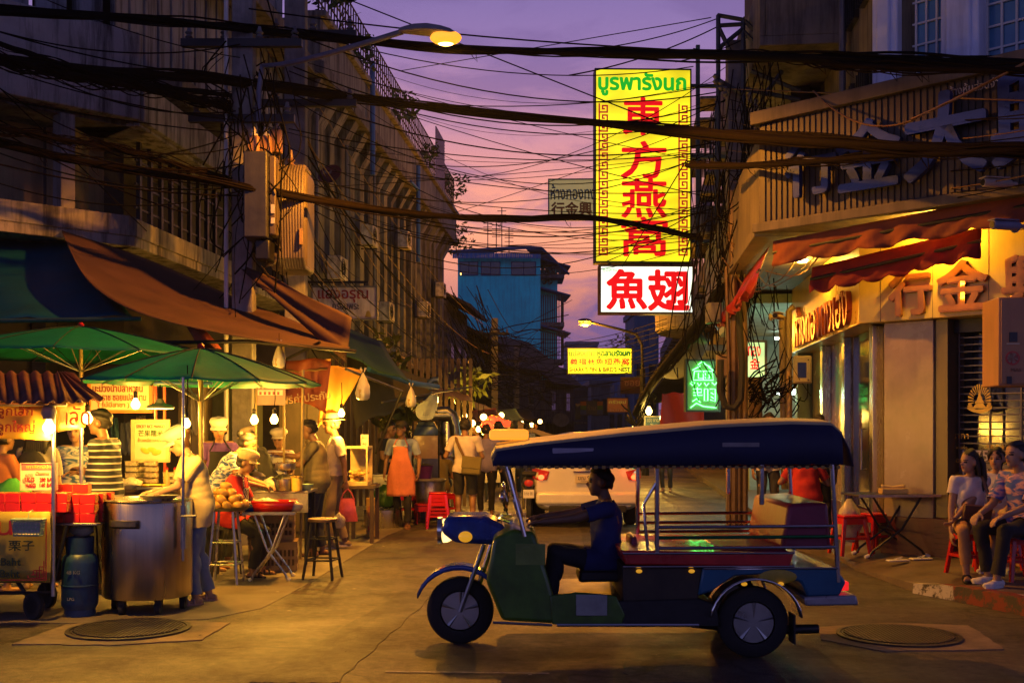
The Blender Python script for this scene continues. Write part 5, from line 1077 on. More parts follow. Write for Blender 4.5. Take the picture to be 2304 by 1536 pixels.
waterbag('small water bag at the tip of the dark green tarp', 925, 892, 17.0, .32)
for a, b, lb in ((at(905, 880, 17), at(845, 1020, 17.3), 'black tent strut slanting down behind the small water bag'), (at(778, 830, 14), at(905, 880, 17), 'dark crossbar running from the pointed tarp to the small water bag'), (at(560, 850, 14.2), at(720, 770, 13.4), 'thin strut between the rust tarp and the red banner'), (at(860, 905, 17), at(1060, 870, 21), 'long canopy rail above the smoke extractor')):
    O('tent_strut', MB().bar(a, b, .018), black_iron, lb, 'strut')
cloth('tarpaulin', 'ochre canopy above the smoke extractor at the food carts', 'tarp', [at(975, 868, 21), at(1060, 890, 23), at(1064, 905, 20.5), at(960, 880, 19.8)], cloth_mat('ochre_canopy', (.32, .22, .10), .7, .4), 6, 8, .02, .02)
cloth('tarpaulin', 'long dim grey awning over the far left food carts', 'tarp', [at(1060, 900, 34), at(1150, 935, 44), at(1260, 985, 38), at(1090, 960, 27)], cloth_mat('dim_awning', (.13, .11, .10), .8, .2), 8, 10, .1, .05)
for px, Y, z1, lb in ((640, 13.9, 2.6, 'thin pale post right of the hanging bulb pair'), (577, 13.4, 2.3, 'thin pale post left of the hanging bulb pair'), (676, 13.5, 2.25, 'leaning pale post beside the olive polo man'), (352, 12.2, 2.2, 'orange painted post beside the sticky rice sign'), (372, 12.6, 2.1, 'red painted post behind the sticky rice sign'), (1000, 20, 2.6, 'dark tent post by the smoke extractor')):
    O('stall_post', MB().tube([(Xa(px, Y), Y, 0), (Xa(px+(6 if 'leaning' in lb else -2), Y), Y, z1)], .016, 8), brass_pole if 'pale' in lb else (black_iron if 'dark' in lb else mat('red_post', (.4, .06, .015), .5)), lb, 'post')
O('stall_bar', MB().tube([at(348, 861, 10.9), at(478, 862, 10.9)], .016, 8), bpy.data.materials['blue_pipe'], 'horizontal blue tube under the bright green umbrella', 'bar')
# big white Thai sign and the sticky rice sign
lit_cream = mat('cream_banner', (.62, .52, .30), .6, 0, .12, 2, .03); print_red = mat('print_brown_red', (.24, .025, .01), .6); print_org = mat('print_orange', (.42, .12, .01), .6)
sign('banner_sign', 'cream banner with brown Thai lines about mango above the striped shirt man', 205, 336, 857, 922, 12.9, .02, lit_cream, mat('orange_edge', (.45, .16, .02), .6),
     [('มะม่วงน้ำปลาหวาน', 265, 872, 19, 112, print_red, .02), ('เยาวราช ซอยแปลงนาม', 268, 893, 16, 122, print_red, .015), ('( ไม่มีสาขา )', 256, 911, 15, 70, print_org, .015)], 0)
sign('hanging_sign', 'small cream sign reading sticky rice mango with a mango picture', 304, 373, 951, 1032, 11.9, .02, mat('cream_board', (.58, .5, .30), .5, 0, .08, 3, .02), mat('pale_edge', (.5, .42, .2), .5),
     [('STICKY RICE MANGO', 339, 959, 7, 62, print_red, .02), ('芒果糯米', 339, 974, 14, 54, mat('print_green', (.05, .10, .03), .6), .02), ('ข้าวเหนียวมะม่วง', 339, 989, 9, 56, print_org, .01)], R(4))
rt = [o for o in bpy.data.objects if o.name.startswith('hanging_sign')][0]; k = gk(11.9); m = MB()
for q, (cx, cz, a) in enumerate(((-12, -22, .5), (4, -20, .2), (14, -26, -.3))): m.ell((cx*k, -.004, cz*k), (11*k, .003, 6*k), Matrix.Rotation(a, 3, 'Y'), 14, 8)
m.build('mango_picture', mat('mango_print', (.6, .36, .03), .5), rt)
O('flag', MB().add([at(420, 735, 12.9), at(462, 742, 12.9), at(500, 785, 12.85), at(470, 783, 12.9), at(452, 790, 12.9)], [(0, 1, 2, 3, 4)]), mat('red_cream_flag', (.45, .08, .03), .7), 'small red and cream flag poking above the bright green umbrella', 'flag', solid=.004)

# ---- chestnut cart
t = T('food_cart', 'chestnut cart with a rusty corrugated roof and yellow banners at the left edge', 'food cart', (Xa(60, 9.5), 9.5, 0))
m = MB(); ridge = [V((Xa(-230, 9.9), 9.9, Za(836, 9.9))), V((Xa(128, 9.9), 9.9, Za(838, 9.9)))]
eav = [V((Xa(-230, 9.0), 9.0, Za(905, 9.0))), V((Xa(140, 9.0), 9.0, Za(905, 9.0)))]; ec = V((Xa(232, 9.3), 9.3, Za(898, 9.3))); eb = V((Xa(222, 10.6), 10.6, Za(905, 10.6)))
def corr(a0, a1, b0, b1, nw, amp):
    n = nw*8; r0, r1 = [], []
    for j in range(n+1):
        u = j/n; w = amp*math.sin(2*math.pi*nw*u); r0.append(a0.lerp(a1, u)+V((0, 0, w))); r1.append(b0.lerp(b1, u)+V((0, 0, w)))
    m.grid([r0, r0 and [p.lerp(q, .5) for p, q in zip(r0, r1)], r1])
corr(ridge[0], ridge[1], eav[0], eav[1], 13, .016); corr(ridge[1]-V((.0, 0, .0)), ridge[1]+V((.02, .1, -.0)), eav[1], ec, 3, .014); corr(ridge[1]+V((.02, .1, 0)), ridge[1]+V((0, .4, 0)), ec, eb, 9, .016)
m.build('roof', mat('rusty_sheet', (.17, .055, .035), .6, .2, .45, 4, .2, streak=.5, dirt=(.05, .025, .03)), t, world=True, solid=.006)
m = MB()
for px, Y in ((120, 9.3), (183, 10.3), (-180, 9.3)): m.tube([(Xa(px, Y), Y, .2), (Xa(px, Y), Y, 1.83)], .017, 10)
m.build('post', steel, t, world=True)
m = MB(); m.tube([(Xa(-230, 9.1), 9.1, 1.76), (Xa(150, 9.1), 9.1, 1.76)], .014, 8); m.tube([(Xa(120, 9.3), 9.3, 1.76), (Xa(183, 10.3), 10.3, 1.76)], .014, 8); m.build('roof_rail', steel_dull, t, world=True)
ban_y = cloth_mat('yellow_banner', (.60, .38, .05), .6, .35, .12, 2); ban_o = cloth_mat('olive_yellow_banner', (.42, .33, .05), .6, .15, .2, 2)
m = MB(); rows = []
for i in range(6):
    rows.append([V((Xa(-120+j*23.5, 9.2), 9.2+.012*math.sin(j*1.1+i*.6), Za(906+i*16.5+1.5*math.sin(j*.8), 9.2))) for j in range(11)])
m.grid(rows); bo = m.build('upper_banner', ban_y, t, world=True, solid=.003)
for s, px, py, h, w in (('ลูกเล็ก', 34, 926, 30, 78), ('ลูกใหญ่', 36, 962, 34, 84)):
    m = MB(); m.text(s, face(at(px, py, 9.17)), h*gk(9.17), w*gk(9.17), .002, .012); m.build('lettering', print_red, bo, world=True, smooth=False)
m = MB(); rows = []
for i in range(6): rows.append([at(126+j*9.5, 905+i*(13.5-j*.35), 9.35+j*.12) for j in range(8)])
m.grid(rows); bo = m.build('side_banner', ban_y, t, world=True, solid=.003)
m = MB(); m.text('เกาลัด', Matrix.Translation(at(158, 935, 9.7)+V((-.0, -.05, 0))) @ Matrix.Rotation(R(55), 4, 'Z') @ Matrix.Rotation(R(90), 4, 'X'), .16, .42, .002, .01); m.build('lettering', print_red, bo, world=True, smooth=False)
m = MB(); m.bx(Xa(-180, 9.3), Xa(118, 9.3), 9.32, 10.2, .84, .88); m.bx(Xa(112, 9.6), Xa(236, 9.6), 9.42, 10.15, .765, .785); m.build('counter', steel_dull, t, world=True, bev=.004)
m = MB(); m.bx(Xa(-180, 9.3), Xa(112, 9.3), 9.36, 10.15, .3, .83); m.build('body', mat('cart_red_wood', (.10, .03, .015), .7, 0, .4, 4, .2), t, world=True)
m = MB(); 
for a, b in (((118, 9.4, .25), (150, 9.4, .77)), ((118, 10.1, .25), (170, 10.1, .77)), ((118, 9.35, .22), (-160, 9.35, .22)), ((40, 9.4, .3), (75, 9.35, .12)), ((100, 9.9, .3), (105, 9.9, .12)), ((118, 9.35, .2), (118, 9.35, .84))): m.bar((Xa(a[0], a[1]), a[1], a[2]), (Xa(b[0], b[1]), b[1], b[2]), .016, 6)
m.build('chassis', black_iron, t, world=True)
def wheel(t, c, r, w, axis_rz=0, spokes=False, name='wheel', rimm=None):
    Mw = Matrix.Rotation(axis_rz, 3, 'Z') @ Matrix.Rotation(R(90), 3, 'Y')
    m = MB(); m.lathe([(r*.62, -w/2), (r*.9, -w/2), (r, -w*.3), (r, w*.3), (r*.9, w/2), (r*.62, w/2), (r*.62, -w/2)], 32, c, Mw); wo = m.build(name, rubber, t)
    m = MB(); m.lathe([(r*.63, -w*.35), (r*.55, -w*.2), (r*.25, -w*.12), (r*.2, -w*.4), (0, -w*.4)], 24, c, Mw); m.lathe([(0, w*.4), (r*.2, w*.4), (r*.25, w*.12), (r*.55, w*.2), (r*.63, w*.35)], 24, c, Mw); m.build('rim', rimm or steel_dull, wo); return wo
L0 = t.location
wheel(t, V((Xa(76, 9.35)-L0.x, 9.35-L0.y, .115)), .115, .05, R(60)); wheel(t, V((Xa(106, 9.95)-L0.x, 9.95-L0.y, .115)), .115, .05, R(60)); wheel(t, V((Xa(-120, 9.35)-L0.x, 9.35-L0.y, .115)), .115, .05, R(60))
m = MB(); rows = []
for i in range(7): rows.append([V((Xa(-150+j*24, 9.26), 9.26+.01*math.sin(j+i), Za(1150+i*26.5, 9.26))) for j in range(12)])
m.grid(rows); bo = m.build('lower_banner', ban_o, t, world=True, solid=.003)
pr_gr = mat('print_dark_green', (.015, .04, .02), .6); pr_red = mat('print_crimson', (.36, .015, .02), .6)
for s, px, py, h, w, mt in (('น', 10, 1187, 32, 34, pr_red), ('栗子', 48, 1227, 22, 58, pr_gr), ('Baht', 24, 1263, 17, 44, pr_gr), ('Baht', 22, 1290, 17, 44, pr_gr)):
    m = MB(); m.text(s, face(at(px, py, 9.235)), h*gk(9.2), w*gk(9.2), .002, .02); m.build('lettering', mt, bo, world=True, smooth=False)
m = MB(); k = gk(9.235); o_ = at(62, 1285, 9.235)
for (x0, x1, z0, z1) in ((0, 38, -16, -14), (0, 2, -16, -8), (8, 22, -8, -6), (20, 22, -14, 4), (26, 28, -14, 12), (28, 38, 10, 12), (12, 14, -6, 2), (14, 34, 2, 4), (32, 34, -8, 4), (36, 38, -14, 24), (41, 43, -20, 120), (-60, 41, -20, -18)): m.bx(o_.x+x0*k, o_.x+x1*k, o_.y-.004, o_.y, o_.z+z0*k, o_.z+z1*k)
m.build('key_pattern', pr_red, bo, world=True, smooth=False)
sign('price_card', 'pink headed price card for chestnuts standing on the red boxes', 49, 126, 1042, 1101, 9.45, .012, mat('card_cream', (.55, .45, .35), .5, 0, .05, 3, .02), mat('card_edge', (.5, .3, .3), .5),
     [('เกาลัดญี่ปุ่น', 88, 1050, 10, 54, mat('print_gold', (.5, .3, .05), .5), .01), ('Chestnut', 96, 1064, 7, 30, mat('print_grey', (.2, .15, .12), .5), .01), ('1KG', 68, 1078, 9, 20, pr_red, .03), ('½KG', 70, 1091, 9, 22, pr_red, .03), ('280 BAT', 106, 1078, 8, 32, pr_red, .03), ('140 BAT', 106, 1090, 8, 32, pr_red, .03)], R(3), fr=.004)
rt = [o for o in bpy.data.objects if o.name.startswith('price_card')][0]; k = gk(9.45); m = MB(); m.bx(-38*k, 38*k, -.004, -.001, 14*k, 29*k); m.build('header', mat('header_pink', (.42, .10, .14), .5), rt)
m = MB()
for q in range(16): m.ell((U(-33, -12)*k, -.003, U(-24, 4)*k), (4*k, .003, 4*k), None, 8, 5)
m.build('nut_picture', mat('nut_print', (.3, .22, .2), .5), rt)
# gift boxes
box_red = mat('box_red', (.50, .012, .012), .4, 0, .1, 8, .02); box_pat = mat('box_picture', (.55, .22, .05), .5, 0, .9, 45, .0, det=2)
def carton(mb_loc, rz, label, group):
    t = T('gift_box', label, 'box', mb_loc, rz, group)
    m = MB(); m.bx(-.062, .062, -.05, .05, 0, .078); m.build('carton', box_red, t, bev=.003)
    m = MB(); m.bx(.0625, .0645, -.042, .042, .008, .07); m.build('side_picture', box_pat, t)
    m = MB(); m.bx(-.05, .05, -.035, .035, .0785, .0795); m.build('top_label', mat('box_gold', (.45, .22, .04), .4, .2, .3, 20) if 'box_gold' not in bpy.data.materials else bpy.data.materials['box_gold'], t); return t
first = None
for ly in range(2):
    for r_ in range(2):
        for c_ in range(7):
            p = V((Xa(-70, 9.4)+c_*.128+U(-.004, .004)-.0, 9.40+r_*.105, .88+ly*.079)); lb, gr = 'red chestnut gift box in the low double row at the front of the cart', 'red gift boxes along the cart front'
            if first is None: first = carton(p, U(-.05, .05), lb, gr)
            else: dup(first, p, U(-.05, .05), lb, gr)
for ly in range(4):
    for r_ in range(3):
        for c_ in range(2+(ly < 3)):
            if ly == 3 and r_ != 1: continue
            dup(first, V((Xa(137, 9.55)+c_*.128+r_*.03, 9.50+r_*.105, .786+ly*.079)), U(-.06, .06), 'red gift box with a picture end in the taller pile beside the steel pot', 'red gift boxes piled beside the pot')
def basket(name, label, c, w, d, h, mt, rz=0, group=None, grid_=True, flare=.88, cat_='basket', n=None):
    t = T(name, label, cat_, c, rz, group); m = MB(); t_ = .004
    def quad(a, b, c2, d2): m.add([a, b, c2, d2], [(0, 1, 2, 3)])
    f = flare; B = [V((sx*w/2*f, sy*d/2*f, 0)) for sx, sy in ((-1, -1), (1, -1), (1, 1), (-1, 1))]; Tp = [V((sx*w/2, sy*d/2, h)) for sx, sy in ((-1, -1), (1, -1), (1, 1), (-1, 1))]
    m.add(B, [(0, 1, 2, 3)])
    for i in range(4):
        j = (i+1) % 4; L_ = (B[j]-B[i]).length; n_ = n or max(5, int(L_/.022))
        if grid_:
            for k in range(n_+1):
                u = k/n_; m.bar(B[i].lerp(B[j], u), Tp[i].lerp(Tp[j], u), .0035, 4)
            for k in range(0, 5): u = .0+k*.22; m.bar(B[i].lerp(Tp[i], u), B[j].lerp(Tp[j], u), .0035, 4)
        else: quad(B[i], B[j], Tp[j], Tp[i])
        m.bar(Tp[i], Tp[j], .009, 6)
    m.build('basket', mt, t, solid=0 if grid_ else .006); return t
mint = mat('mint_plastic', (.30, .45, .30), .4); basket('hanging_basket', 'small mint plastic basket of chestnuts hooked on the yellow cart banner', at(64, 1204, 9.12), .24, .09, .13, mint, 0, None, True, .85)
rt = [o for o in bpy.data.objects if o.name.startswith('hanging_basket')][0]; m = MB(); m.tube([(0, 0, .13), (0, 0, .18), (.01, .05, .2), (0, .1, .18)], .004, 5); m.build('hook', mint, rt)
m = MB(); m.bx(-.1, .1, -.035, .035, .005, .012); m.bx(-.108, .108, -.04, -.032, .02, .11); m.bx(-.108, .108, .032, .04, .02, .11); m.build('liner', mat('liner_white', (.45, .45, .4), .6, 0, .3, 40), rt)
basket('plastic_basket', 'cream lattice basket at the end of the cart counter beside the pot', V((Xa(226, 9.75), 9.7, .79)), .14, .2, .15, mat('cream_plastic', (.5, .42, .2), .4), .1)
nut = mat('chestnut', (.06, .018, .008), .3, 0, .3, 20, .02)
def heap(n, rx, ry, h, r): 
    m = MB()
    for k in range(n):
        a = U(0, 6.28); q = math.sqrt(U(0, 1)); m.ell((rx*q*math.cos(a), ry*q*math.sin(a), h*(1-q*q)+r*.6), (r*U(.85, 1.15), r*U(.85, 1.15), r*.75), Matrix.Rotation(U(0, 3), 3, 'Z'), 8, 6)
    return m
t = T('chestnut_tray', 'wire tray of dark chestnuts held over the rim of the steel pot', 'tray', at(358, 1124, 9.6)); o = heap(70, .11, .08, .03, .014).build('chestnuts', nut, t); o['kind'] = 'stuff'
m = MB(); m.lathe([(.0, 0), (.1, 0), (.15, .035), (.16, .04), (.152, .03), (.1, -.004), (0, -.004)], 24); m.v = [(x*1.05, y*.7, z) for x, y, z in m.v]; m.build('tray', steel_dull, t)
# steel pot
t = T('steam_pot', 'big brushed steel chestnut roasting pot on castors with a tall silver pole', 'pot', (Xa(332, 9.85), 9.85, 0)); rP = .375
brushed = mat('brushed_steel', (.46, .38, .28), .3, 1, .16, 5, .06, stretch=(3, 3, .05)); 
m = MB(); m.lathe([(0, .13), (rP-.01, .13), (rP, .15), (rP, .93), (rP-.012, .955), (rP-.03, .955), (rP-.04, .9), (0, .9)], 64); m.build('drum', brushed, t)
m = MB(); m.lathe([(rP+.002, .945), (rP+.012, .955), (rP+.002, .967), (rP-.03, .965), (rP-.035, .95)], 48); m.build('rim', steel, t)
m = MB(); a0 = R(-100); rows = []
for i, (z, dr) in enumerate(((.80, .004), (.80, .045), (.755, .05), (.735, .004))): rows.append([V(((rP+dr)*math.cos(R(-90)+a), (rP+dr)*math.sin(R(-90)+a), z)) for a in [R(-28+j*4) for j in range(10)]])
m.grid(rows); m.build('handle', mat('dark_steel', (.10, .09, .07), .4, .9, .2, 6), t, solid=.006)
for a in (R(-115), R(-55), R(10), R(90), R(170)):
    m = MB(); c = V((math.cos(a)*.3, math.sin(a)*.3, .05)); m.lathe([(.02, -.02), (.05, -.02), (.05, .02), (.02, .02)], 14, c, Matrix.Rotation(R(90), 3, 'Y')); m.bx(c.x-.028, c.x+.028, c.y-.03, c.y+.03, .06, .135); m.build('castor', rubber, t)
px_, py_ = Xa(412, 9.62)-t.location.x, 9.62-9.85
m = MB(); m.tube([(px_, py_, .45), (px_, py_, 2.0)], .013, 10); m.build('pole', steel, t)
m = MB(); m.bx(px_-.02, px_+.02, py_-.005, py_+.03, .55, .92); m.tube([(px_-.02, py_-.01, .83), (px_+.12, py_-.03, .83)], .01, 8); m.build('clamp', steel_dull, t)
t = T('gas_cylinder', 'scuffed dark blue gas cylinder between the cart and the steel pot', 'gas cylinder', (Xa(180, 9.55), 9.55, 0)); blue_cyl = mat('blue_cylinder', (.010, .055, .15), .45, .2, .4, 6, .1, streak=.3, dirt=(.03, .03, .04))
m = MB(); m.lathe([(0, .05), (.12, .05), (.143, .09), (.147, .12), (.147, .44), (.135, .5), (.09, .54), (0, .55)], 32); m.lathe([(.148, .25), (.152, .26), (.148, .27)], 32); m.build('tank', blue_cyl, t)
m = MB(); m.lathe([(.12, 0), (.125, 0), (.125, .06), (.12, .06), (.12, 0)], 28); m.build('foot_ring', blue_cyl, t)
m = MB(); m.lathe([(.105, .5), (.11, .5), (.115, .66), (.105, .66), (.1, .5)], 28); m.build('collar', blue_cyl, t)
m = MB(); m.lathe([(.02, .54), (.02, .62), (.04, .63), (.04, .65), (0, .65)], 12); m.build('valve', red_plastic, t)
m = MB(); m.text('48 KG', face((-.0, -.15, .38)), .03); m.text('LPG', face((-.02, -.15, .16)), .025); m.build('lettering', mat('worn_print', (.2, .22, .25), .6), t, smooth=False)
O('gas_hose', MB().tube(curve_pts([V((Xa(195, 9.6), 9.6, .62)), V((Xa(215, 9.7), 9.7, .75)), V((Xa(222, 9.9), 9.9, .4)), V((Xa(235, 9.9), 9.95, .12)), V((Xa(250, 9.95), 9.95, .2))], 20), .008, 6), rubber, 'black rubber gas hose looping from the blue cylinder to the pot', 'hose')
clear = mat('thin_plastic', (.62, .55, .4), .3, 0, .2, 14, .2, trans=.25)
def plastic_bag(name, label, c, r, h, mt, cat_='plastic bag', n=18, seed=1, mat2=None):
    m = MB(); ro = random.Random(seed); rows = []
    for i in range(9):
        u = i/8; rr = r*(math.sin(math.pi*min(.95, .12+u*.8))**.7)*(1 if u < .7 else 1-(u-.7)*1.6); rows.append([V((rr*(1+ro.uniform(-.16, .16))*math.cos(2*math.pi*j/n), rr*.7*(1+ro.uniform(-.16, .16))*math.sin(2*math.pi*j/n), h*u)) for j in range(n)])
    m.grid(rows, loop=True); return O(name, m, mt, label, cat_, c, sharp=60)
plastic_bag('plastic_bag', 'crumpled clear bag stuffed above the blue gas cylinder', V((Xa(182, 9.6), 9.62, .66)), .1, .12, clear)

# ---- mango stall
white_box = mat('clear_tub', (.55, .46, .26), .25, 0, .25, 18, .05, trans=.3)
def table(name, label, x0, x1, y0, y1, z, mt, legm, th=.03, cat_='table', skirt=None, group=None):
    t = T(name, label, cat_, ((x0+x1)/2, (y0+y1)/2, 0), 0, group); m = MB(); m.bx(x0, x1, y0, y1, z-th, z); m.build('top', mt, t, world=True, bev=.005)
    for x in (x0+.04, x1-.04):
        for y in (y0+.04, y1-.04): m = MB(); m.bar((x, y, 0), (x, y, z-th), .018, 8); m.build('leg', legm, t, world=True)
    if skirt: m = MB(); m.bx(x0+.01, x1-.01, y0+.01, y0+.02, z-skirt, z-th); m.build('skirt', mt, t, world=True)
    return t
wood_dark = mat('dark_table', (.06, .035, .02), .6, 0, .3, 6, .1, stretch=(1, 6, 1))
table('stall_table', 'dark counter under the stacked plastic tubs of sticky rice', Xa(255, 12), Xa(440, 12), 11.7, 12.4, Za(1098, 12), wood_dark, black_iron, .03, 'counter', .5)
z = Za(1098, 12); first = None
for c_, (px, nl) in enumerate(((300, 5), (322, 5), (345, 5), (378, 3), (272, 2), (400, 3))):
    for ly in range(nl):
        dark = c_ < 2 and ly >= 2; p = V((Xa(px, 11.9)+U(-.006, .006), 11.85+.12*(c_ % 2), z+ly*.06))
        if first is None:
            first = T('food_tub', '', 'food tub', p, 0); m = MB(); m.bx(-.06, .06, -.045, .045, 0, .045); m.build('tub', white_box, first, bev=.008); m = MB(); m.bx(-.064, .064, -.049, .049, .0455, .052); m.build('lid', white_box, first, bev=.003); q = first
        else: q = dup(first, p, U(-.08, .08))
        q['label'] = 'clear plastic tub in the stacks of sticky rice on the dark counter'; q['group'] = 'plastic tubs of sticky rice on the counter'
plastic_bag('plastic_bag', 'knotted clear bag of fruit beside the stacked plastic tubs', V((Xa(285, 11.6), 11.75, z)), .11, .13, clear, seed=4); plastic_bag('plastic_bag', 'smaller knotted clear bag in front of the striped shirt', V((Xa(262, 11.6), 11.72, z)), .08, .10, clear, seed=5)
t = T('mango_stool', 'tall shiny steel stool carrying a round tray of mangoes', 'stool', (Xa(508, 11.5), 11.5, 0)); zt = Za(1145, 11.5)
for k in range(4):
    a = R(45+90*k); m = MB(); m.tube([(math.cos(a)*.21, math.sin(a)*.21, 0), (math.cos(a)*.13, math.sin(a)*.13, zt-.02)], .014, 8); m.build('leg', steel, t)
for zz, rr in ((.2, .19), (.42, .165)):
    m = MB(); ps = [V((math.cos(R(45+90*k))*rr, math.sin(R(45+90*k))*rr, zz)) for k in range(5)]
    for a, b in zip(ps, ps[1:]): m.bar(a, b, .011, 6)
    m.build('foot_rail', steel, t)
m = MB(); m.lathe([(0, zt-.01), (.2, zt-.01), (.245, zt+.025), (.25, zt+.03), (.24, zt+.02), (.2, zt), (0, zt)], 36); m.build('tray', steel_dull, t)
mango_m = mat('mango_skin', (.45, .24, .05), .45, 0, .3, 9, .03); first = None
for ly, (n, rr) in enumerate(((10, .185), (6, .13), (5, .07), (1, 0))):
    for k in range(n):
        a = 2*math.pi*k/max(1, n)+ly*.4; p = t.location+V((math.cos(a)*rr*1.0, math.sin(a)*rr, zt+.045+ly*.062))
        if first is None:
            m = MB(); m.ell((0, 0, 0), (.062, .047, .045), None, 16, 10); m.v = [(x, y*(1+.6*x), z*(1+.8*x)+x*x*2.2) for x, y, z in m.v]; m.tube([(.058, 0, .01), (.07, 0, .016)], .004, 5)
            first = O('mango', m, mango_m, 'ripe golden mango on the pile on the steel stool', 'mango', p, 0, 'golden mangoes piled on the round tray'); q = first
        else: q = dup(first, p, 0)
        q.rotation_euler = (U(-.5, .5), U(-.5, .5), U(0, 6.28))
# folding tables
def folding_table(label, c, w, d, h, top_m, rz=0, leg_m=None, dark=False):
    t = T('folding_table', label, 'table', c, rz); m = MB(); m.bx(-w/2, w/2, -d/2, d/2, h-.022, h); m.build('top', top_m, t, bev=.006)
    m = MB(); m.bx(-w/2-.006, w/2+.006, -d/2-.006, -d/2, h-.026, h+.003); m.bx(-w/2-.006, w/2+.006, d/2, d/2+.006, h-.026, h+.003); m.build('edge', steel_dull, t)
    for y in (-d*.36, d*.36):
        for s in (-1, 1):
            m = MB(); m.tube([(s*w*.36, y, 0), (s*w*.30, y, .08), (-s*w*.05, y+.01*s, h*.45), (-s*w*.3, y, h-.024)], .013, 8); lg = m.build('leg', leg_m or steel, t)
            m = MB(); m.tube([(s*w*.40, y, .012), (s*w*.35, y, .03)], .02, 8); m.build('foot_cap', white_plastic, lg)
    m = MB(); m.bar((-w*.05, -d*.36, h*.45), (-w*.05, d*.36, h*.45), .01, 6); m.build('pivot_bar', leg_m or steel, t); return t
folding_table('folding steel table holding the red plastic basket by the round stool', V((Xa(612, 11.8), 11.8, 0)), .52, .5, Za(1148, 11.8), steel_dull, R(4))
rb = basket('plastic_basket', 'bright red plastic basket on the folding steel table', V((Xa(615, 11.7), 11.75, Za(1148, 11.8))), .42, .26, .10, bpy.data.materials['red_plastic'], .05, None, False, .88)
plastic_bag('plastic_bag', 'clear bag of peeled mango in the red basket', V((Xa(600, 11.8), 11.76, Za(1140, 11.8))), .13, .1, clear, seed=8); plastic_bag('plastic_bag', 'crumpled clear bag hanging off the right end of the folding table', V((Xa(655, 11.7), 11.75, Za(1150, 11.8))), .11, .12, clear, seed=9)
plastic_bag('plastic_bag', 'blue plastic bag under the glove of the seated red shirt woman', V((Xa(562, 11.6), 11.7, Za(1150, 11.8))), .10, .08, mat('blue_bag', (.01, .08, .3), .3), seed=3)
crate_m = mat('crate_ochre', (.27, .17, .07), .55, 0, .3, 4, .1)
def crate(label, c, w, d, h, txt):
    t = T('plastic_crate', label, 'crate', c, R(8)); m = MB(); m.bx(-w/2, w/2, -d/2, d/2, 0, .02)
    for s in (-1, 1):
        for (a0, a1, b0, b1) in ((-w/2, w/2, s*d/2-.008, s*d/2+.008), (s*w/2-.008, s*w/2+.008, -d/2+.009, d/2-.009)):
            m.bx(a0, a1, b0, b1, h-.07, h); m.bx(a0, a1, b0, b1, .02, .07); L_ = max(a1-a0, b1-b0); n = int(L_/.045)
            for k in range(n+1):
                u = k/n
                if a1-a0 > b1-b0: x = a0+u*(a1-a0-.018); m.bx(x, x+.018, b0+.001, b1-.001, .07, h-.07)
                else: y = b0+u*(b1-b0-.018); m.bx(a0+.001, a1-.001, y, y+.018, .07, h-.07)
            m.bx(a0, a1, b0+.002, b1-.002, h*.45, h*.45+.03)
    m.build('lattice', crate_m, t); m = MB(); m.bx(-w/2-.012, w/2+.012, -d/2-.012, d/2+.012, h+.0005, h+.02); m.build('rim', crate_m, t)
    m = MB(); m.bx(-w/2+.012, w/2-.012, -d/2+.012, d/2-.012, .021, h-.002); m.build('dark_inside', mat('crate_shadow', (.10, .06, .03), .8) if 'crate_shadow' not in bpy.data.materials else bpy.data.materials['crate_shadow'], t)  # dark block inside the crate stands in for its inner shade
    m = MB(); m.text(txt, face((-.08, -d/2-.0085, h*.6)), .07, .2, .002, .02); m.build('lettering', mat('crate_print', (.04, .05, .03), .7) if 'crate_print' not in bpy.data.materials else bpy.data.materials['crate_print'], t, smooth=False); return t
crate('ochre plastic crate on the ground under the folding table, lower of two', V((Xa(616, 12.5), 12.5, .005)), .5, .4, .31, 'จุ่ม-ปี๊'); crate('ochre plastic crate under the folding table, upper of two', V((Xa(612, 12.5), 12.5, .335)), .48, .38, .27, 'ผลไม้')
t = T('round_stool', 'dark four legged stool with a round wooden seat standing at the kerb', 'stool', (Xa(726, 11.85), 11.85, 0)); zt = .625
m = MB(); m.lathe([(0, zt-.03), (.15, zt-.03), (.155, zt-.015), (.15, zt), (0, zt)], 28); m.build('seat', mat('stool_seat', (.20, .11, .045), .5, 0, .4, 8, .1), t)
for k in range(4): a = R(35+90*k); m = MB(); m.tube([(math.cos(a)*.225, math.sin(a)*.225, 0), (math.cos(a)*.12, math.sin(a)*.12, zt-.03)], [.015, .018], 8); m.build('leg', black_wood, t)
for zz, rr in ((.2, .19), (.42, .155)):
    m = MB(); ps = [V((math.cos(R(35+90*k))*rr, math.sin(R(35+90*k))*rr, zz)) for k in range(5)]
    for a, b in zip(ps, ps[1:]): m.bar(a, b, .01, 6)
    m.build('foot_rail', black_wood, t)
# rear cooking counter
table('stall_table', 'steel cooking counter behind the seated red shirt woman', Xa(480, 13.3), Xa(705, 13.3), 13.0, 13.6, Za(1100, 13.3), steel_dull, black_iron, .03, 'counter', .25)
zc = Za(1100, 13.3)
def pot(label, px, Y, z, r, h, mt=None, lid=True):
    t = T('cooking_pot', label, 'pot', (Xa(px, Y), Y, z)); m = MB(); m.lathe([(0, 0), (r*.95, 0), (r, .02), (r, h), (r+.012, h+.004), (r-.01, h), (r-.02, h-.02), (0, h-.02)], 28); m.build('body', mt or steel, t)
    if lid: m = MB(); m.lathe([(r+.006, h+.006), (r*.7, h+.04), (.02, h+.06), (.02, h+.08), (.035, h+.09), (0, h+.1)], 24); m.build('lid', steel, t)
    return t
pot('low steel steamer on the cooking counter under the man in olive', 640, 13.1, zc, .16, .13); pot('upper steel basin stacked on the low steamer', 640, 13.1, zc+.235, .13, .07, None, False); pot('small yellow tub at the right end of the cooking counter', 668, 12.95, zc, .06, .16, mat('yellow_tub', (.45, .3, .06), .4), False)
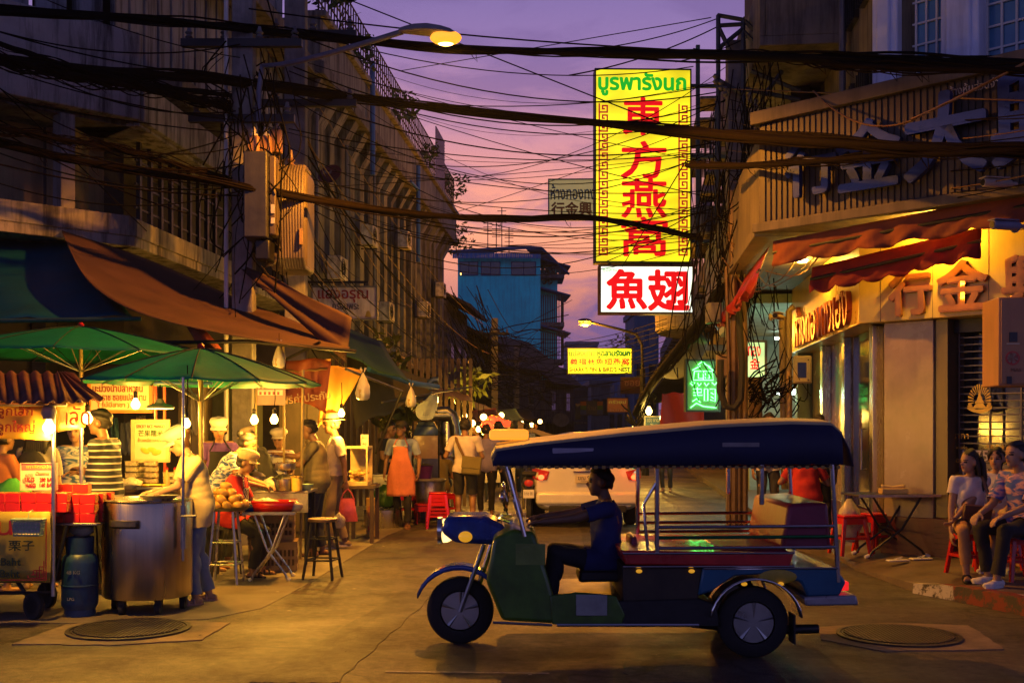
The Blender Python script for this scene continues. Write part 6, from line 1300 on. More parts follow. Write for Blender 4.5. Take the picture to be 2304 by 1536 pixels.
plastic_bag('plastic_bag', 'shiny bag of greens on the cooking counter', V((Xa(612, 13), 13.05, zc)), .12, .16, clear, seed=12)
pot('dented pot behind the tie dye shirt woman', 575, 13.3, zc, .11, .15)
# glass case stall right of the straw hat man
t = T('display_case', 'lit glass food case with pastries on a wooden stand right of the straw hat man', 'display case', (Xa(812, 15.6), 15.6, 0)); x0, x1 = Xa(782, 15.6), Xa(832, 15.6); zc = Za(1090, 15.6)
m = MB(); m.bx(x0, x1+.1, 15.3, 16, zc-.04, zc); m.build('counter', wood_dark, t, world=True)
m = MB(); m.bx(x0, x1, 15.35, 15.9, zc+.001, zc+.05); m.bx(x0, x1, 15.88, 15.9, zc+.05, zc+.5); m.bx(x0, x1, 15.35, 15.9, zc+.5, zc+.53)
for x in (x0, x1-.02): m.bx(x, x+.02, 15.35, 15.37, zc+.05, zc+.5)
m.build('frame', mat('case_cream', (.5, .38, .16), .4), t, world=True)
m = MB()
for q in range(22): m.ell((U(x0+.05, x1-.05), U(15.45, 15.8), zc+.08+U(0, .1)), (.045, .04, .03), None, 8, 6)
o = m.build('pastries', mat('pastry', (.5, .3, .08), .6, 0, .4, 15), t, world=True); o['kind'] = 'stuff'
for x in (x0+.03, x1+.06):
    for y in (15.34, 15.95): m = MB(); m.bx(x-.025, x+.025, y-.025, y+.025, 0, zc-.04); m.build('leg', wood_dark, t, world=True)
sign('price_card', 'small upright cream menu card on the glass food case', 813, 828, 978, 1012, 15.5, .01, mat('menu_cream', (.5, .42, .32), .5), white_plastic, [('เมนู', 820, 985, 5, 10, print_red, 0), ('40', 820, 998, 6, 9, print_red, 0)], 0, fr=.004)
t = T('carton', 'tall yellow printed carton standing beside the glass case stand', 'box', (Xa(834, 16.3), 16.3, 0), .1); m = MB(); m.bx(-.06, .06, -.1, .1, 0, .55); m.build('box', mat('carton_yellow', (.42, .28, .06), .6, 0, .3, 6), t, bev=.004); m = MB(); m.ell((0, -.101, .36), (.045, .004, .1)); m.build('picture', mat('carton_pic', (.42, .16, .06), .6), t)
m = MB(); m.text('H', face((0, -.102, .12)), .08); m.build('lettering', mat('carton_red', (.4, .03, .02), .6), t, smooth=False)
# smoke extractor
duct = mat('duct_steel', (.14, .16, .18), .35, .9, .3, 5, .1); blue_steel = mat('blue_steel', (.05, .10, .22), .4, .5, .3, 5, .05); Ye = 19.6
t = T('smoke_extractor', 'steel smoke extractor with a blower, a glass hood and bent ducts', 'extractor', (Xa(965, Ye), Ye, 0)); P3 = lambda px, py, dy=0: at(px, py, Ye+dy)
m = MB(); m.tube([P3(965, 905), P3(965, 872), P3(968, 860), P3(976, 855), P3(986, 855)], .06, 14); m.build('chimney', blue_steel, t, world=True)
m = MB(); c = P3(958, 925); m.lathe([(.17, -.1), (.17, .1), (0, .1), (0, -.1)], 22, c, Matrix.Rotation(R(90), 3, 'X')); m.bx(c.x-.05, c.x+.2, Ye-.09, Ye+.09, c.z, c.z+.3); m.build('blower', duct, t, world=True)
m = MB(); m.lathe([(.085, -.12), (.085, -.105), (0, -.105)], 18, c, Matrix.Rotation(R(90), 3, 'X')); m.lathe([(.05, -.128), (.05, -.121), (0, -.121)], 18, c, Matrix.Rotation(R(90), 3, 'X')); m.build('fan_guard', steel, t, world=True)
m = MB(); b = [P3(932, 978), P3(990, 978)]; tt = [P3(945, 947), P3(975, 947)]; m.add([b[0]+V((0, -.3, 0)), b[1]+V((0, -.3, 0)), b[1]+V((0, .3, 0)), b[0]+V((0, .3, 0)), tt[0]+V((0, -.12, 0)), tt[1]+V((0, -.12, 0)), tt[1]+V((0, .12, 0)), tt[0]+V((0, .12, 0))], [(0, 1, 5, 4), (1, 2, 6, 5), (2, 3, 7, 6), (3, 0, 4, 7), (4, 5, 6, 7)]); m.build('hood', blue_steel, t, world=True, solid=.01)
m = MB(); m.bx(b[0].x+.02, b[1].x-.02, Ye-.28, Ye-.27, Za(1030, Ye), b[0].z); m.build('glass', mat('amber_glass', (.3, .24, .16), .2, 0, .2, 3), t, world=True)
m = MB(); m.bx(b[0].x, b[1].x, Ye-.3, Ye+.3, 0, Za(1030, Ye)); m.build('cabinet', duct, t, world=True)
m = MB(); m.tube([P3(985, 928), P3(1005, 926), P3(1018, 935), P3(1024, 955), P3(1026, 980), P3(1035, 1000)], .10, 14); m.lathe([(.1, -.15), (.1, .15), (0, .15), (0, -.15)], 14, P3(995, 935), Matrix.Rotation(R(90), 3, 'Y')); m.build('bent_duct', duct, t, world=True)
m = MB(); m.lathe([(.15, 0), (.15, .9), (0, .9)], 18, P3(1008, 1060, .2)); m.build('steel_drum', steel, t, world=True)
m = MB()
for x in (b[0].x, b[1].x): m.bar((x, Ye-.3, 0), (x, Ye-.3, Za(947, Ye)), .015)
m.bar((b[0].x, Ye-.3, Za(947, Ye)), (b[1].x, Ye-.3, Za(947, Ye)), .015); m.build('stand', black_iron, t, world=True)
# drum table, buckets, red stools
t = T('steel_drum', 'squat grey metal drum with a flat lid beside the aproned man', 'drum', (Xa(968, 18.6), 18.6, .32)); m = MB(); m.lathe([(0, 0), (.22, 0), (.24, .1), (.235, .11), (.245, .24), (.24, .25), (.245, .36), (0, .36)], 28); m.build('body', steel_dull, t); m = MB(); m.lathe([(0, .361), (.26, .361), (.265, .385), (.25, .4), (0, .4)], 28); m.build('lid', grey_paint, t)
t = T('bucket', 'purple plastic bucket of charcoal on top of the grey metal drum', 'bucket', (Xa(957, 18.6), 18.55, .722)); m = MB(); m.lathe([(0, 0), (.1, 0), (.135, .21), (.145, .215), (.13, .205), (.1, .01), (0, .01)], 24); m.build('pail', mat('purple_plastic', (.09, .015, .16), .35), t); m = MB(); m.ell((0, 0, .19), (.12, .12, .06)); m.build('charcoal', rubber, t)
table('low_table', 'low red table carrying the grey metal drum', Xa(935, 18.6), Xa(1005, 18.6), 18.3, 18.9, .32, red_plastic, red_plastic, .03, 'table', .12)
red_stool_m = mat('stool_red', (.50, .010, .008), .22, 0, .08, 5, .02, spec=.6)
def stool(loc, rz, label, group, n=1, h=.45):
    t = T('plastic_stool', label, 'stool', loc, rz, group); m = MB(); w = .135; m.bx(-w, w, -w, w, h-.03, h); m.build('seat', red_stool_m, t, bev=.014)
    for sx in (-1, 1):
        for sy in (-1, 1):
            m = MB(); a, b = V((sx*(w-.02), sy*(w-.02), h-.03)), V((sx*(w+.035), sy*(w+.035), 0)); k = .022
            m.add([a+V((dx*k, dy*k, 0)) for dx, dy in ((-1, -1), (1, -1), (1, 1), (-1, 1))]+[b+V((dx*k*.85, dy*k*.85, 0)) for dx, dy in ((-1, -1), (1, -1), (1, 1), (-1, 1))], [(0, 1, 2, 3), (7, 6, 5, 4)]+[(i, i+4, (i+1) % 4+4, (i+1) % 4) for i in range(4)]); m.build('leg', red_stool_m, t, bev=.006)
    m = MB()
    for s in (-1, 1): m.bx(-w, w, s*(w-.002)-.005, s*(w-.002)+.005, h-.1, h-.03); m.bx(s*(w-.002)-.005, s*(w-.002)+.005, -w+.006, w-.006, h-.1, h-.03)
    for zz in (.18,):
        q = w+.02
        for s in (-1, 1): m.bx(-q, q, s*q-.008, s*q+.008, zz, zz+.03); m.bx(s*q-.008, s*q+.008, -q+.009, q-.009, zz, zz+.03)
    m.build('apron_rail', red_stool_m, t); return t
s0 = stool(V((Xa(985, 17.6), 17.6, 0)), .1, 'glossy red plastic stool in the nested stack beside the aproned man, lowest', None)
for k, w in ((1, 'second from the bottom'), (2, 'topmost')): dup(s0, V((Xa(985, 17.6), 17.6, k*.055)), .1, 'red plastic stool in the nested stack beside the aproned man, '+w)
dup(s0, V((Xa(1000, 19.2), 19.2, 0)), .5, 'red plastic stool behind the nested stack, under the seated diners'); dup(s0, V((Xa(915, 19.0), 19.0, 0)), .2, 'red plastic stool half hidden behind the aproned man')
gz = .13
dup(s0, V((Xa(1912, 12.9), 12.9, gz)), .15, 'red plastic stool under the left end of the black folding table'); dup(s0, V((Xa(1968, 13.15), 13.15, gz)), .4, 'red plastic stool behind the legs of the black folding table')
dup(s0, V((Xa(2186, 11.15), 11.15, gz)), .2, 'red plastic stool under the woman in the white blouse'); dup(s0, V((Xa(2246, 11.55), 11.55, gz)), .1, 'red plastic stool under the woman with the ponytail'); dup(s0, V((Xa(2292, 10.75), 10.75, gz)), .1, 'red plastic stool under the man in the tie dye shirt')
dup(s0, V((Xa(1815, 14.6), 14.6, .12)), .0, 'red plastic stool behind the tuk tuk by the person in red')
t = folding_table('black topped folding table with a tissue box at the gold shop pillar', V((Xa(2003, 12.75), 12.75, gz)), .93, .5, .72-.02, mat('black_top', (.03, .028, .026), .3), R(6), black_iron)
t = T('tissue_box', 'low cream tissue box on the black folding table', 'tissue box', V((Xa(2010, 12.7), 12.7, gz+.701)), .1); m = MB(); m.bx(-.15, .15, -.06, .06, 0, .06); m.build('box', mat('tissue_cream', (.5, .34, .12), .6, 0, .2, 5), t, bev=.006); m = MB(); m.grid([[V((-.14+.028*j, 0, .061)) for j in range(11)], [V((-.14+.028*j, .01, .085+.02*abs(j-5)/5)) for j in range(11)]]); m.build('tissue', mat('tissue_paper', (.5, .35, .14), .8), t, solid=.002)
plastic_bag('plastic_bag', 'clear rubbish bag leaning at the left end of the black folding table', V((Xa(1905, 13.2), 13.1, .25)), .14, .5, clear, seed=21)
for px, Y, lb in ((2020, 12.15, 'pale flip flop on the pavement in front of the black folding table, left of two'), (2072, 12.3, 'pale flip flop on the pavement under the right legs of the black folding table')):
    t = T('flip_flop', lb, 'shoe', V((Xa(px, Y), Y, .142)), .2); m = MB(); m.bx(-.12, .12, -.045, .045, 0, .02); m.build('sole', white_plastic, t, bev=.009); m = MB(); m.tube([(-.02, -.04, .02), (.05, 0, .045), (-.02, .04, .02)], .006, 5); m.build('strap', white_plastic, t)
# lanterns, plants, far stalls
lan = mat('red_lantern', (.55, .02, .01), .6, 0, .1, 4, 0, emit=1.6, ec=(1, .06, .015))
for i, (px, py, Y, r, lb) in enumerate(((1097, 956, 22, .13, 'largest red paper lantern, lowest on the left of the row'), (1108, 944, 24, .11, 'red paper lantern, second in the row'), (1117, 945, 26, .11, 'red paper lantern in the middle of the row'), (1124, 948, 28, .12, 'red paper lantern, next to last in the row'), (1141, 953, 30, .12, 'small red paper lantern set apart at the right end of the row'), (1880+60, 975, 13.4, .001, ''))):
    if not lb: continue
    t = T('paper_lantern', lb, 'lantern', at(px, py, Y), 0, 'red paper lanterns by the food carts'); m = MB(); m.ell((0, 0, 0), (r, r, r*.8), None, 16, 10); m.build('shade', lan, t); m = MB(); m.lathe([(r*.4, r*.76), (r*.4, r*.9), (0, r*.9)], 12); m.lathe([(0, -r*.9), (r*.4, -r*.9), (r*.4, -r*.76)], 12); m.tube([(0, 0, -r*.9), (0, 0, -r*1.7)], r*.12, 5); m.build('cap', gold_leaf, t)
lit_leaf = mat('lit_leaf', (.10, .13, .02), .5, 0, .4, 9, .1)  # yellower copy of the leaf green, bulb light put into the colour
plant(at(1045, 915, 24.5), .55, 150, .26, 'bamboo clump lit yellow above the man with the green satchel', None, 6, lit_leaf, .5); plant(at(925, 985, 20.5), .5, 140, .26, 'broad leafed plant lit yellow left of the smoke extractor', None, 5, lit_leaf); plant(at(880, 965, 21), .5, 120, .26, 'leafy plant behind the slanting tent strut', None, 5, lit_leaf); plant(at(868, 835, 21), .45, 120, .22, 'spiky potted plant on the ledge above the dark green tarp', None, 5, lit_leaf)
table('stall_table', 'far food cart counter under the red lanterns', Xa(1090, 24), Xa(1160, 24), 23.6, 24.4, .9, steel_dull, black_iron, .04, 'counter', .5)
table('stall_table', 'dim counter behind the aproned man', Xa(840, 18.5), Xa(900, 18.5), 18.4, 19, .8, steel_dull, black_iron, .03, 'counter', .3)
pot('wide steel basin on the ground left of the aproned man', 862, 17.8, 0, .3, .28, None, False)
plastic_bag('plastic_bag', 'green bag of vegetables behind the aproned man', V((Xa(865, 18), 18.1, .3)), .2, .35, mat('green_bag', (.04, .12, .02), .4, 0, .4, 14), seed=31)
# hanging clothes and clutter behind the stalls
for i, (px, py, w, h, Y, c, lb) in enumerate(((285, 985, 26, 70, 14.6, (.12, .13, .16), 'grey cloth hanging behind the striped shirt man'), (318, 965, 22, 60, 14.8, (.18, .14, .10), 'tan cloth hanging behind the sticky rice sign'), (445, 930, 30, 90, 14.6, (.22, .20, .17), 'pale cloth hanging behind the purple shirt woman'), (258, 965, 16, 50, 14.5, (.03, .10, .13), 'teal cloth hanging behind the cream Thai banner'))):
    cloth('hung_cloth', lb, 'cloth', [at(px-w/2, py-h/2, Y), at(px+w/2, py-h/2, Y), at(px+w/2, py+h/2, Y), at(px-w/2, py+h/2, Y)], cloth_mat('hung_cloth_%s' % 'abcd'[i], c, .85, .1), 10, 10, .0, .03)
for i, (px, Y, w, h, c, lb) in enumerate(((430, 14.9, .35, 2.3, (.15, .11, .06), 'stained brown locker behind the purple shirt woman'), (520, 15.6, .7, 2.2, (.05, .06, .04), 'dark green cabinet behind the hanging bulb pair'), (690, 16, .8, 2.4, (.06, .045, .03), 'dark wooden cupboard behind the olive polo man'))):
    t = T('cupboard', lb, 'cupboard', (Xa(px, Y), Y, 0)); mm = mat('cupboard_%s' % 'abc'[i], c, .7, 0, .4, 3, .1, streak=.4); m = MB(); m.bx(-w/2, w/2, 0, .4, 0, h); m.build('case', mm, t, bev=.01)
    for s in (-1, 1): m = MB(); m.bx(min(0, s*w/2)+.01, max(0, s*w/2)-.01, -.02, -.001, .1, h-.05); m.build('door', mm, t, bev=.006)
m = MB(); c0 = at(1160, 905, 30)
# slatted wall behind the food carts
t = T('slat_screen', 'tall dark slatted screen behind the yellow lit plants', 'screen', (Xa(890, 22), 22.4, 0)); m = MB()
for k in range(26): m.bx(-1.6+k*.12, -1.53+k*.12, 0, .03, 0, 2.9)
m.build('slats', wood_dark, t)
# ------------------------------------------------------------------ people
def rotm(rx=0, ry=0, rz=0): return (Matrix.Rotation(rz, 3, 'Z') @ Matrix.Rotation(ry, 3, 'Y') @ Matrix.Rotation(rx, 3, 'X'))
def ik(a, t, l1, l2, pole):
    d = t-a; L = min(d.length, (l1+l2)*.995); d = d.normalized(); t = a+d*L
    x = (l1*l1-l2*l2+L*L)/(2*L); h = math.sqrt(max(0, l1*l1-x*x)); p = pole-d*pole.dot(d); p = p.normalized() if p.length > 1e-6 else V((0, 0, 1))
    return a+d*x+p*h, t
skins = {k: mat('skin_'+k, c, .5, 0, .12, 14, .04, sub=.12) for k, c in (('tan', (.29, .15, .075)), ('light', (.38, .22, .13)), ('brown', (.21, .105, .055)))}
eye_m = mat('eye_dark', (.02, .012, .01), .3, var=0, bump=0); lip_m = mat('lip', (.26, .08, .06), .45, var=0, bump=0)
hair_m = mat('black_hair', (.010, .008, .007), .62, 0, .4, 30, .3, stretch=(1, 1, .2)); grey_hair = mat('grey_hair', (.14, .12, .10), .6, 0, .4, 30, .3)
def pattern(name, kind, c1, c2, sc, rough=.8):
    m = mat(name, c1, rough, 0, .1, 20, .08); nt = m.node_tree; N = nt.nodes; L = nt.links; b = N['Principled BSDF']; tc = N.new('ShaderNodeTexCoord'); mp = N.new('ShaderNodeMapping'); L.new(tc.outputs['Object'], mp.inputs[0])
    if kind == 'check': t = N.new('ShaderNodeTexChecker'); t.inputs['Scale'].default_value = sc; t.inputs[1].default_value = (*c1, 1); t.inputs[2].default_value = (*c2, 1); L.new(mp.outputs[0], t.inputs[0]); L.new(t.outputs[0], b.inputs['Base Color']); return m
    if kind == 'stripe': t = N.new('ShaderNodeTexWave'); t.bands_direction = 'Z'; t.inputs['Scale'].default_value = sc; t.inputs['Distortion'].default_value = .6; th = (.80, .86)
    elif kind == 'plaid': t = N.new('ShaderNodeTexBrick'); t.inputs['Scale'].default_value = sc; t.offset = 0; t.inputs['Mortar Size'].default_value = .07; t.inputs['Brick Width'].default_value = .3; t.inputs['Color1'].default_value = t.inputs['Color2'].default_value = (*c1, 1); t.inputs['Mortar'].default_value = (*c2, 1); mp.inputs['Rotation'].default_value = (R(90), 0, 0); L.new(mp.outputs[0], t.inputs[0]); L.new(t.outputs[0], b.inputs['Base Color']); return m
    else: t = N.new('ShaderNodeTexNoise'); t.inputs['Scale'].default_value = sc; t.inputs['Detail'].default_value = 4; t.inputs['Distortion'].default_value = 1.5; mp.inputs['Scale'].default_value = (1, 1, 3); th = (.44, .58)
    L.new(mp.outputs[0], t.inputs[0]); r = N.new('ShaderNodeValToRGB'); L.new(t.outputs[0], r.inputs[0]); e = r.color_ramp.elements; e[0].position, e[1].position = th; e[0].color = (*c1, 1); e[1].color = (*c2, 1); L.new(r.outputs[0], b.inputs['Base Color']); return m
def fabric(name, c, rough=.85): return mat('cloth_'+name, c, rough, 0, .15, 9, .15)
def seg_d(P, a, b, r0, r1):
    a = np.array(a); b = np.array(b); d = b-a; t = np.clip((P-a) @ d/max(1e-9, d @ d), 0, 1); return np.linalg.norm(P-(a+t[:, None]*d), axis=1)-(r0+(r1-r0)*t), t
def person(label, loc, head, H=1.66, fem=False, g=1.0, pelvis=None, lean=0, side=0, hyaw=0, hpitch=0, hl=None, hr=None, fl=None, fr=None, knee=(0, 1, .1), skin='tan', shirt=None, sleeve=.62, hem=-.12, legs=None, leglen=1.95, hair='short', hairm=None, hat=None, hatm=None, shoes=None, apron=None, group=None, vox=.0095, loose=.012, elbow=(0, -1, -.35), curl=.5):
    k = H/1.69; P = V((0, 0, .93*k)) if pelvis is None else V(pelvis)
    Rt = rotm(R(-lean), R(side)); u, f, rr = Rt @ V((0, 0, 1)), Rt @ V((0, 1, 0)), Rt @ V((1, 0, 0))
    Hd = rotm(0, 0, R(hyaw)) @ rotm(R(-hpitch)) ; sw = (.152 if fem else .185)*k; ne = P+u*.465*k; n1 = P+u*.535*k+f*.02*k+V((0, .01*k, 0)); hc = n1+Hd @ V((0, .018*k, .095*k))
    E_, C_ = [], []
    def el(lb, c, r, M=None): E_.append((lb, V(c), tuple(x*k for x in r), M or Rt))
    def cp(lb, a, b, r0, r1): C_.append((lb, V(a), V(b), r0*k, r1*k))
    wg = g
    el('pel', P+u*.0, (.158*wg*(1.05 if fem else 1), .115*wg, .125)); el('abd', P+u*.15*k+f*.012*k*(wg-.6), (.138*wg, .105*wg*(wg**.5), .14)); el('abd', P+u*.07*k, (.15*wg, .11*wg, .12)); el('che', P+u*.23*k+f*.006*k, (.147*wg**.7, .108*wg**.8, .13)); el('che', P+u*.31*k, (.158*wg**.5*(.93 if fem else 1), .112*wg**.5, .165))
    if fem:
        for s in (-1, 1): el('che', P+u*.30*k+f*.066*k+rr*s*.062*k, (.052, .042, .052))
    cp('sho', P+u*.425*k-rr*(sw-.02*k), P+u*.425*k+rr*(sw-.02*k), .062, .062); cp('nek', ne-u*.02*k, n1+Hd @ V((0, .005*k, .02*k)), .052 if not fem else .045, .048 if not fem else .042)
    el('hea', hc+Hd @ V((0, -.004, .018))*k, (.076, .096, .100), Hd); el('hea', hc+Hd @ V((0, .03, -.04))*k, (.060, .064, .078), Hd); el('hea', hc+Hd @ V((0, .062, -.092))*k, (.028, .026, .022), Hd)
    el('hea', hc+Hd @ V((0, .099, -.022))*k, (.0115, .018, .020), Hd); el('hea', hc+Hd @ V((0, .082, .016))*k, (.045, .014, .012), Hd); el('hea', hc+Hd @ V((0, .088, -.056))*k, (.024, .010, .012), Hd)
    for s in (-1, 1): el('hea', hc+Hd @ V((s*.077, -.005, -.012))*k, (.010, .022, .032), Hd)
    hands = {}
    for s, tgt, nm in ((-1, hl, 'L'), (1, hr, 'R')):
        sh = P+u*.425*k+rr*s*sw
        tg = V(tgt)*k if tgt is not None else sh+V((s*.05, .06, -.53))*k
        el_, wr = ik(sh, tg, .285*k, .25*k, Rt @ V((s*.45+elbow[0]*s, elbow[1], elbow[2])))
        cp('ua'+nm, sh, el_, .05*(wg**.4), .038*(wg**.3)); cp('fa'+nm, el_, wr, .038, .025)
        d = (wr-el_).normalized(); nrm = V((-s, 0, 0)) if d.z < -.6 else V((0, 0, -1)); sd = d.cross(nrm).normalized(); nrm = sd.cross(d).normalized()*(1 if sd.cross(d).dot(nrm) > 0 else -1)
        th = sd if ((d.z < -.6 and sd.dot(f) > 0) or (d.z >= -.6 and sd.dot(rr)*s < 0)) else -sd
        pm = Matrix((th, nrm, d)).transposed(); el('ha', wr+d*.045*k, (.038, .017, .052), pm); hands[nm] = wr+d*.08*k+nrm*.02*k
        for q, (o, L_) in enumerate(((.030, .9), (.011, 1.0), (-.010, .95), (-.029, .75))):
            a = wr+d*.082*k+th*o*k; c1 = (d*math.cos(curl)+nrm*math.sin(curl)).normalized(); b = a+c1*.045*L_*k; c2 = (d*math.cos(curl*2.1)+nrm*math.sin(curl*2.1)).normalized(); cp('ha', a, b, .0098, .009); cp('ha', b, b+c2*.036*L_*k, .009, .0078)
        a = wr+d*.02*k+th*.028*k; b = a+(th*.6+d*.75+nrm*.35).normalized()*.045*k; cp('ha', a, b, .012, .0105); cp('ha', b, b+(d+nrm*.5).normalized()*.03*k, .0105, .0085)
    feet = []
    for s, tgt, nm in ((-1, fl, 'L'), (1, fr, 'R')):
        hp = P+V((s*.088*k, 0, -.02*k)); tg = V((tgt[0], tgt[1], (tgt[2] if len(tgt) > 2 else 0)+.08))*k if tgt is not None else V((s*.10*k, .0, .08*k))
        kn, an = ik(hp, tg, .425*k, .415*k, V((s*.15+knee[0]*s, knee[1], knee[2]))); cp('th'+nm, hp, kn, .085*(wg**.6), .055*(wg**.3)); cp('ca'+nm, kn, an, .054, .036)
        c = (kn+an)/2; mid = kn.lerp(an, .3); back = V((0, -1, 0)); el('ca'+nm, mid+back*.012*k, (.048, .055, .11), Matrix.Identity(3) if abs((kn-an).normalized().z) > .5 else Rt)
        fd = V((s*.18, 1, 0)).normalized(); base = V((an.x, an.y, an.z-.045*k)); feet.append((base, fd, nm)); cp('fo'+nm, base-fd*.045*k+V((0, 0, -.002)), base+fd*.10*k+V((0, 0, -.012*k)), .034, .026); cp('fo'+nm, base+fd*.09*k+V((0, 0, -.012*k))-fd.cross(V((0, 0, 1)))*.02*k, base+fd*.13*k+V((0, 0, -.014*k))+fd.cross(V((0, 0, 1)))*.02*k, .022, .02); cp('fo'+nm, an, base, .034, .034)
    m = MB()
    for lb, c, r, M in E_: m.ell(c, r, M, 16, 10)
    for lb, a, b, r0, r1 in C_:
        if (b-a).length > 1e-4: m.cap(a, b, r0, r1, 12)
    tmp = m.build('tmp', hair_m, None, smooth=False); md = tmp.modifiers.new('r', 'REMESH'); md.mode = 'VOXEL'; md.voxel_size = vox; sm = tmp.modifiers.new('s', 'SMOOTH'); sm.factor = .5; sm.iterations = 2
    dg = bpy.context.evaluated_depsgraph_get(); ev = tmp.evaluated_get(dg); me = bpy.data.meshes.new_from_object(ev); old = tmp.data; bpy.data.objects.remove(tmp); bpy.data.meshes.remove(old)
    nv = len(me.vertices); co = np.empty(nv*3); me.vertices.foreach_get('co', co); co = co.reshape(-1, 3); no = np.empty(nv*3); me.vertices.foreach_get('normal', no) if False else me.vertex_normals.foreach_get('vector', no); no = no.reshape(-1, 3)
    best = np.full(nv, 9.); lab = np.zeros(nv, int); tt = np.zeros(nv); names = []
    def upd(lb, d, t):
        if lb not in names: names.append(lb)
        i = names.index(lb); q = d < best; best[q] = d[q]; lab[q] = i; tt[q] = t[q]
    for lb, c, r, M in E_:
        q = (co-np.array(c)) @ np.array(M); d = (np.linalg.norm(q/np.array(r), axis=1)-1)*min(r); upd(lb, d, np.zeros(nv))
    for lb, a, b, r0, r1 in C_: d, t = seg_d(co, a, b, r0, r1); upd(lb, d, t)
    L_ = lambda *a: np.isin(lab, [names.index(x) for x in a if x in names])
    uz = ((co-np.array(P)) @ np.array(u))/k; hq = ((co-np.array(hc)) @ np.array(Hd))/k; fy = ((co-np.array(P)) @ np.array(f))/k; fx = ((co-np.array(P)) @ np.array(rr))/k
    nf = len(me.polygons); fl_ = np.empty(len(me.loops), int); me.loops.foreach_get('vertex_index', fl_); quads = fl_.reshape(-1, 4) if len(fl_) == nf*4 else np.array([list(p.vertices)[:4] if len(p.vertices) == 4 else list(p.vertices)[:3]+[p.vertices[2]] for p in me.polygons])
    fc = hq[quads].mean(1); hf = L_('hea')[quads].all(1); mi = np.zeros(nf, int)
    ax = np.abs(fc[:, 0]); eye = hf & (fc[:, 1] > .05) & (np.abs(ax-.031) < .014) & (np.abs(fc[:, 2]+.003) < .0062); brow = hf & (fc[:, 1] > .05) & (np.abs(ax-.033) < .018) & (np.abs(fc[:, 2]-.020) < .0055); lip = hf & (fc[:, 1] > .06) & (ax < .021) & (np.abs(fc[:, 2]+.058) < .0075)
    mi[eye | brow] = 1; mi[lip] = 2
    me.materials.clear()
    for mm in (skins[skin], eye_m, lip_m): me.materials.append(mm)
    me.polygons.foreach_set('material_index', mi); me.polygons.foreach_set('use_smooth', [True]*nf); me.name = 'person'; body = bpy.data.objects.new('person', me); col.objects.link(body); tag(body, label, 'person', group)
    seed = rnd.uniform(0, 9)
    def garment(name, sel, off, mt, fold=.004):
        fsel = sel[quads].all(1); qs = quads[fsel]
        if not len(qs): return
        ids = np.unique(qs); mp = np.full(nv, -1); mp[ids] = np.arange(len(ids)); o = off[ids] if isinstance(off, np.ndarray) else np.full(len(ids), off); c = co[ids]
        w = fold*1.5*(np.sin(c[:, 2]*17+np.sin(c[:, 0]*13+seed)*2.6+c[:, 1]*23)*np.sin(c[:, 0]*11+c[:, 1]*9+c[:, 2]*6+seed)+.6*np.sin(c[:, 0]*41+c[:, 2]*13+np.sin(c[:, 2]*9)*2+seed))
        v = c+no[ids]*(o*k+w)[:, None]; mm = MB(); mm.v = [tuple(x) for x in v]; mm.f = [tuple(dict.fromkeys(x)) for x in mp[qs].tolist()]; mm.m = [0]*len(mm.f); go = mm.build(name, mt, body, sharp=180); sm = go.modifiers.new('s', 'SMOOTH'); sm.factor = .5; sm.iterations = 26 if name == 'shirt' else (10 if name in ('trousers', 'shorts') else 2); return go
    arm = lambda n: (L_('uaL', 'uaR') & (tt < n)) | (L_('faL', 'faR') & (tt < n-1)) if n > 1 else (L_('uaL', 'uaR') & (tt < n))
    if legs:
        lg = (L_('pel', 'abd') & (uz < .07)) | (L_('thL', 'thR') & (tt < leglen)) | (L_('caL', 'caR') & (tt < leglen-1))
        if leglen <= 1: lg = (L_('pel', 'abd') & (uz < .07)) | (L_('thL', 'thR') & (tt < leglen))
        lo = np.where(L_('caL', 'caR'), .009+.016*tt, .011); garment('trousers' if leglen > 1 else 'shorts', lg, lo+(.008 if leglen <= 1 else 0), legs, .005)
    if shirt:
        shs = (L_('pel', 'abd', 'che', 'sho') & (uz > hem) & (uz < .475)) | arm(sleeve) | (L_('thL', 'thR') & (uz > hem) & (tt < .5)) | (L_('nek') & (uz < .485))
        so = loose+np.clip((.28-uz)*.05, 0, .02)*(~L_('uaL', 'uaR', 'faL', 'faR'))+np.where(L_('uaL', 'uaR'), .012*np.clip(tt/max(.01, min(sleeve, 1)), 0, 1), 0); garment('shirt', shs, so, shirt, .005)
    hm = hairm or hair_m
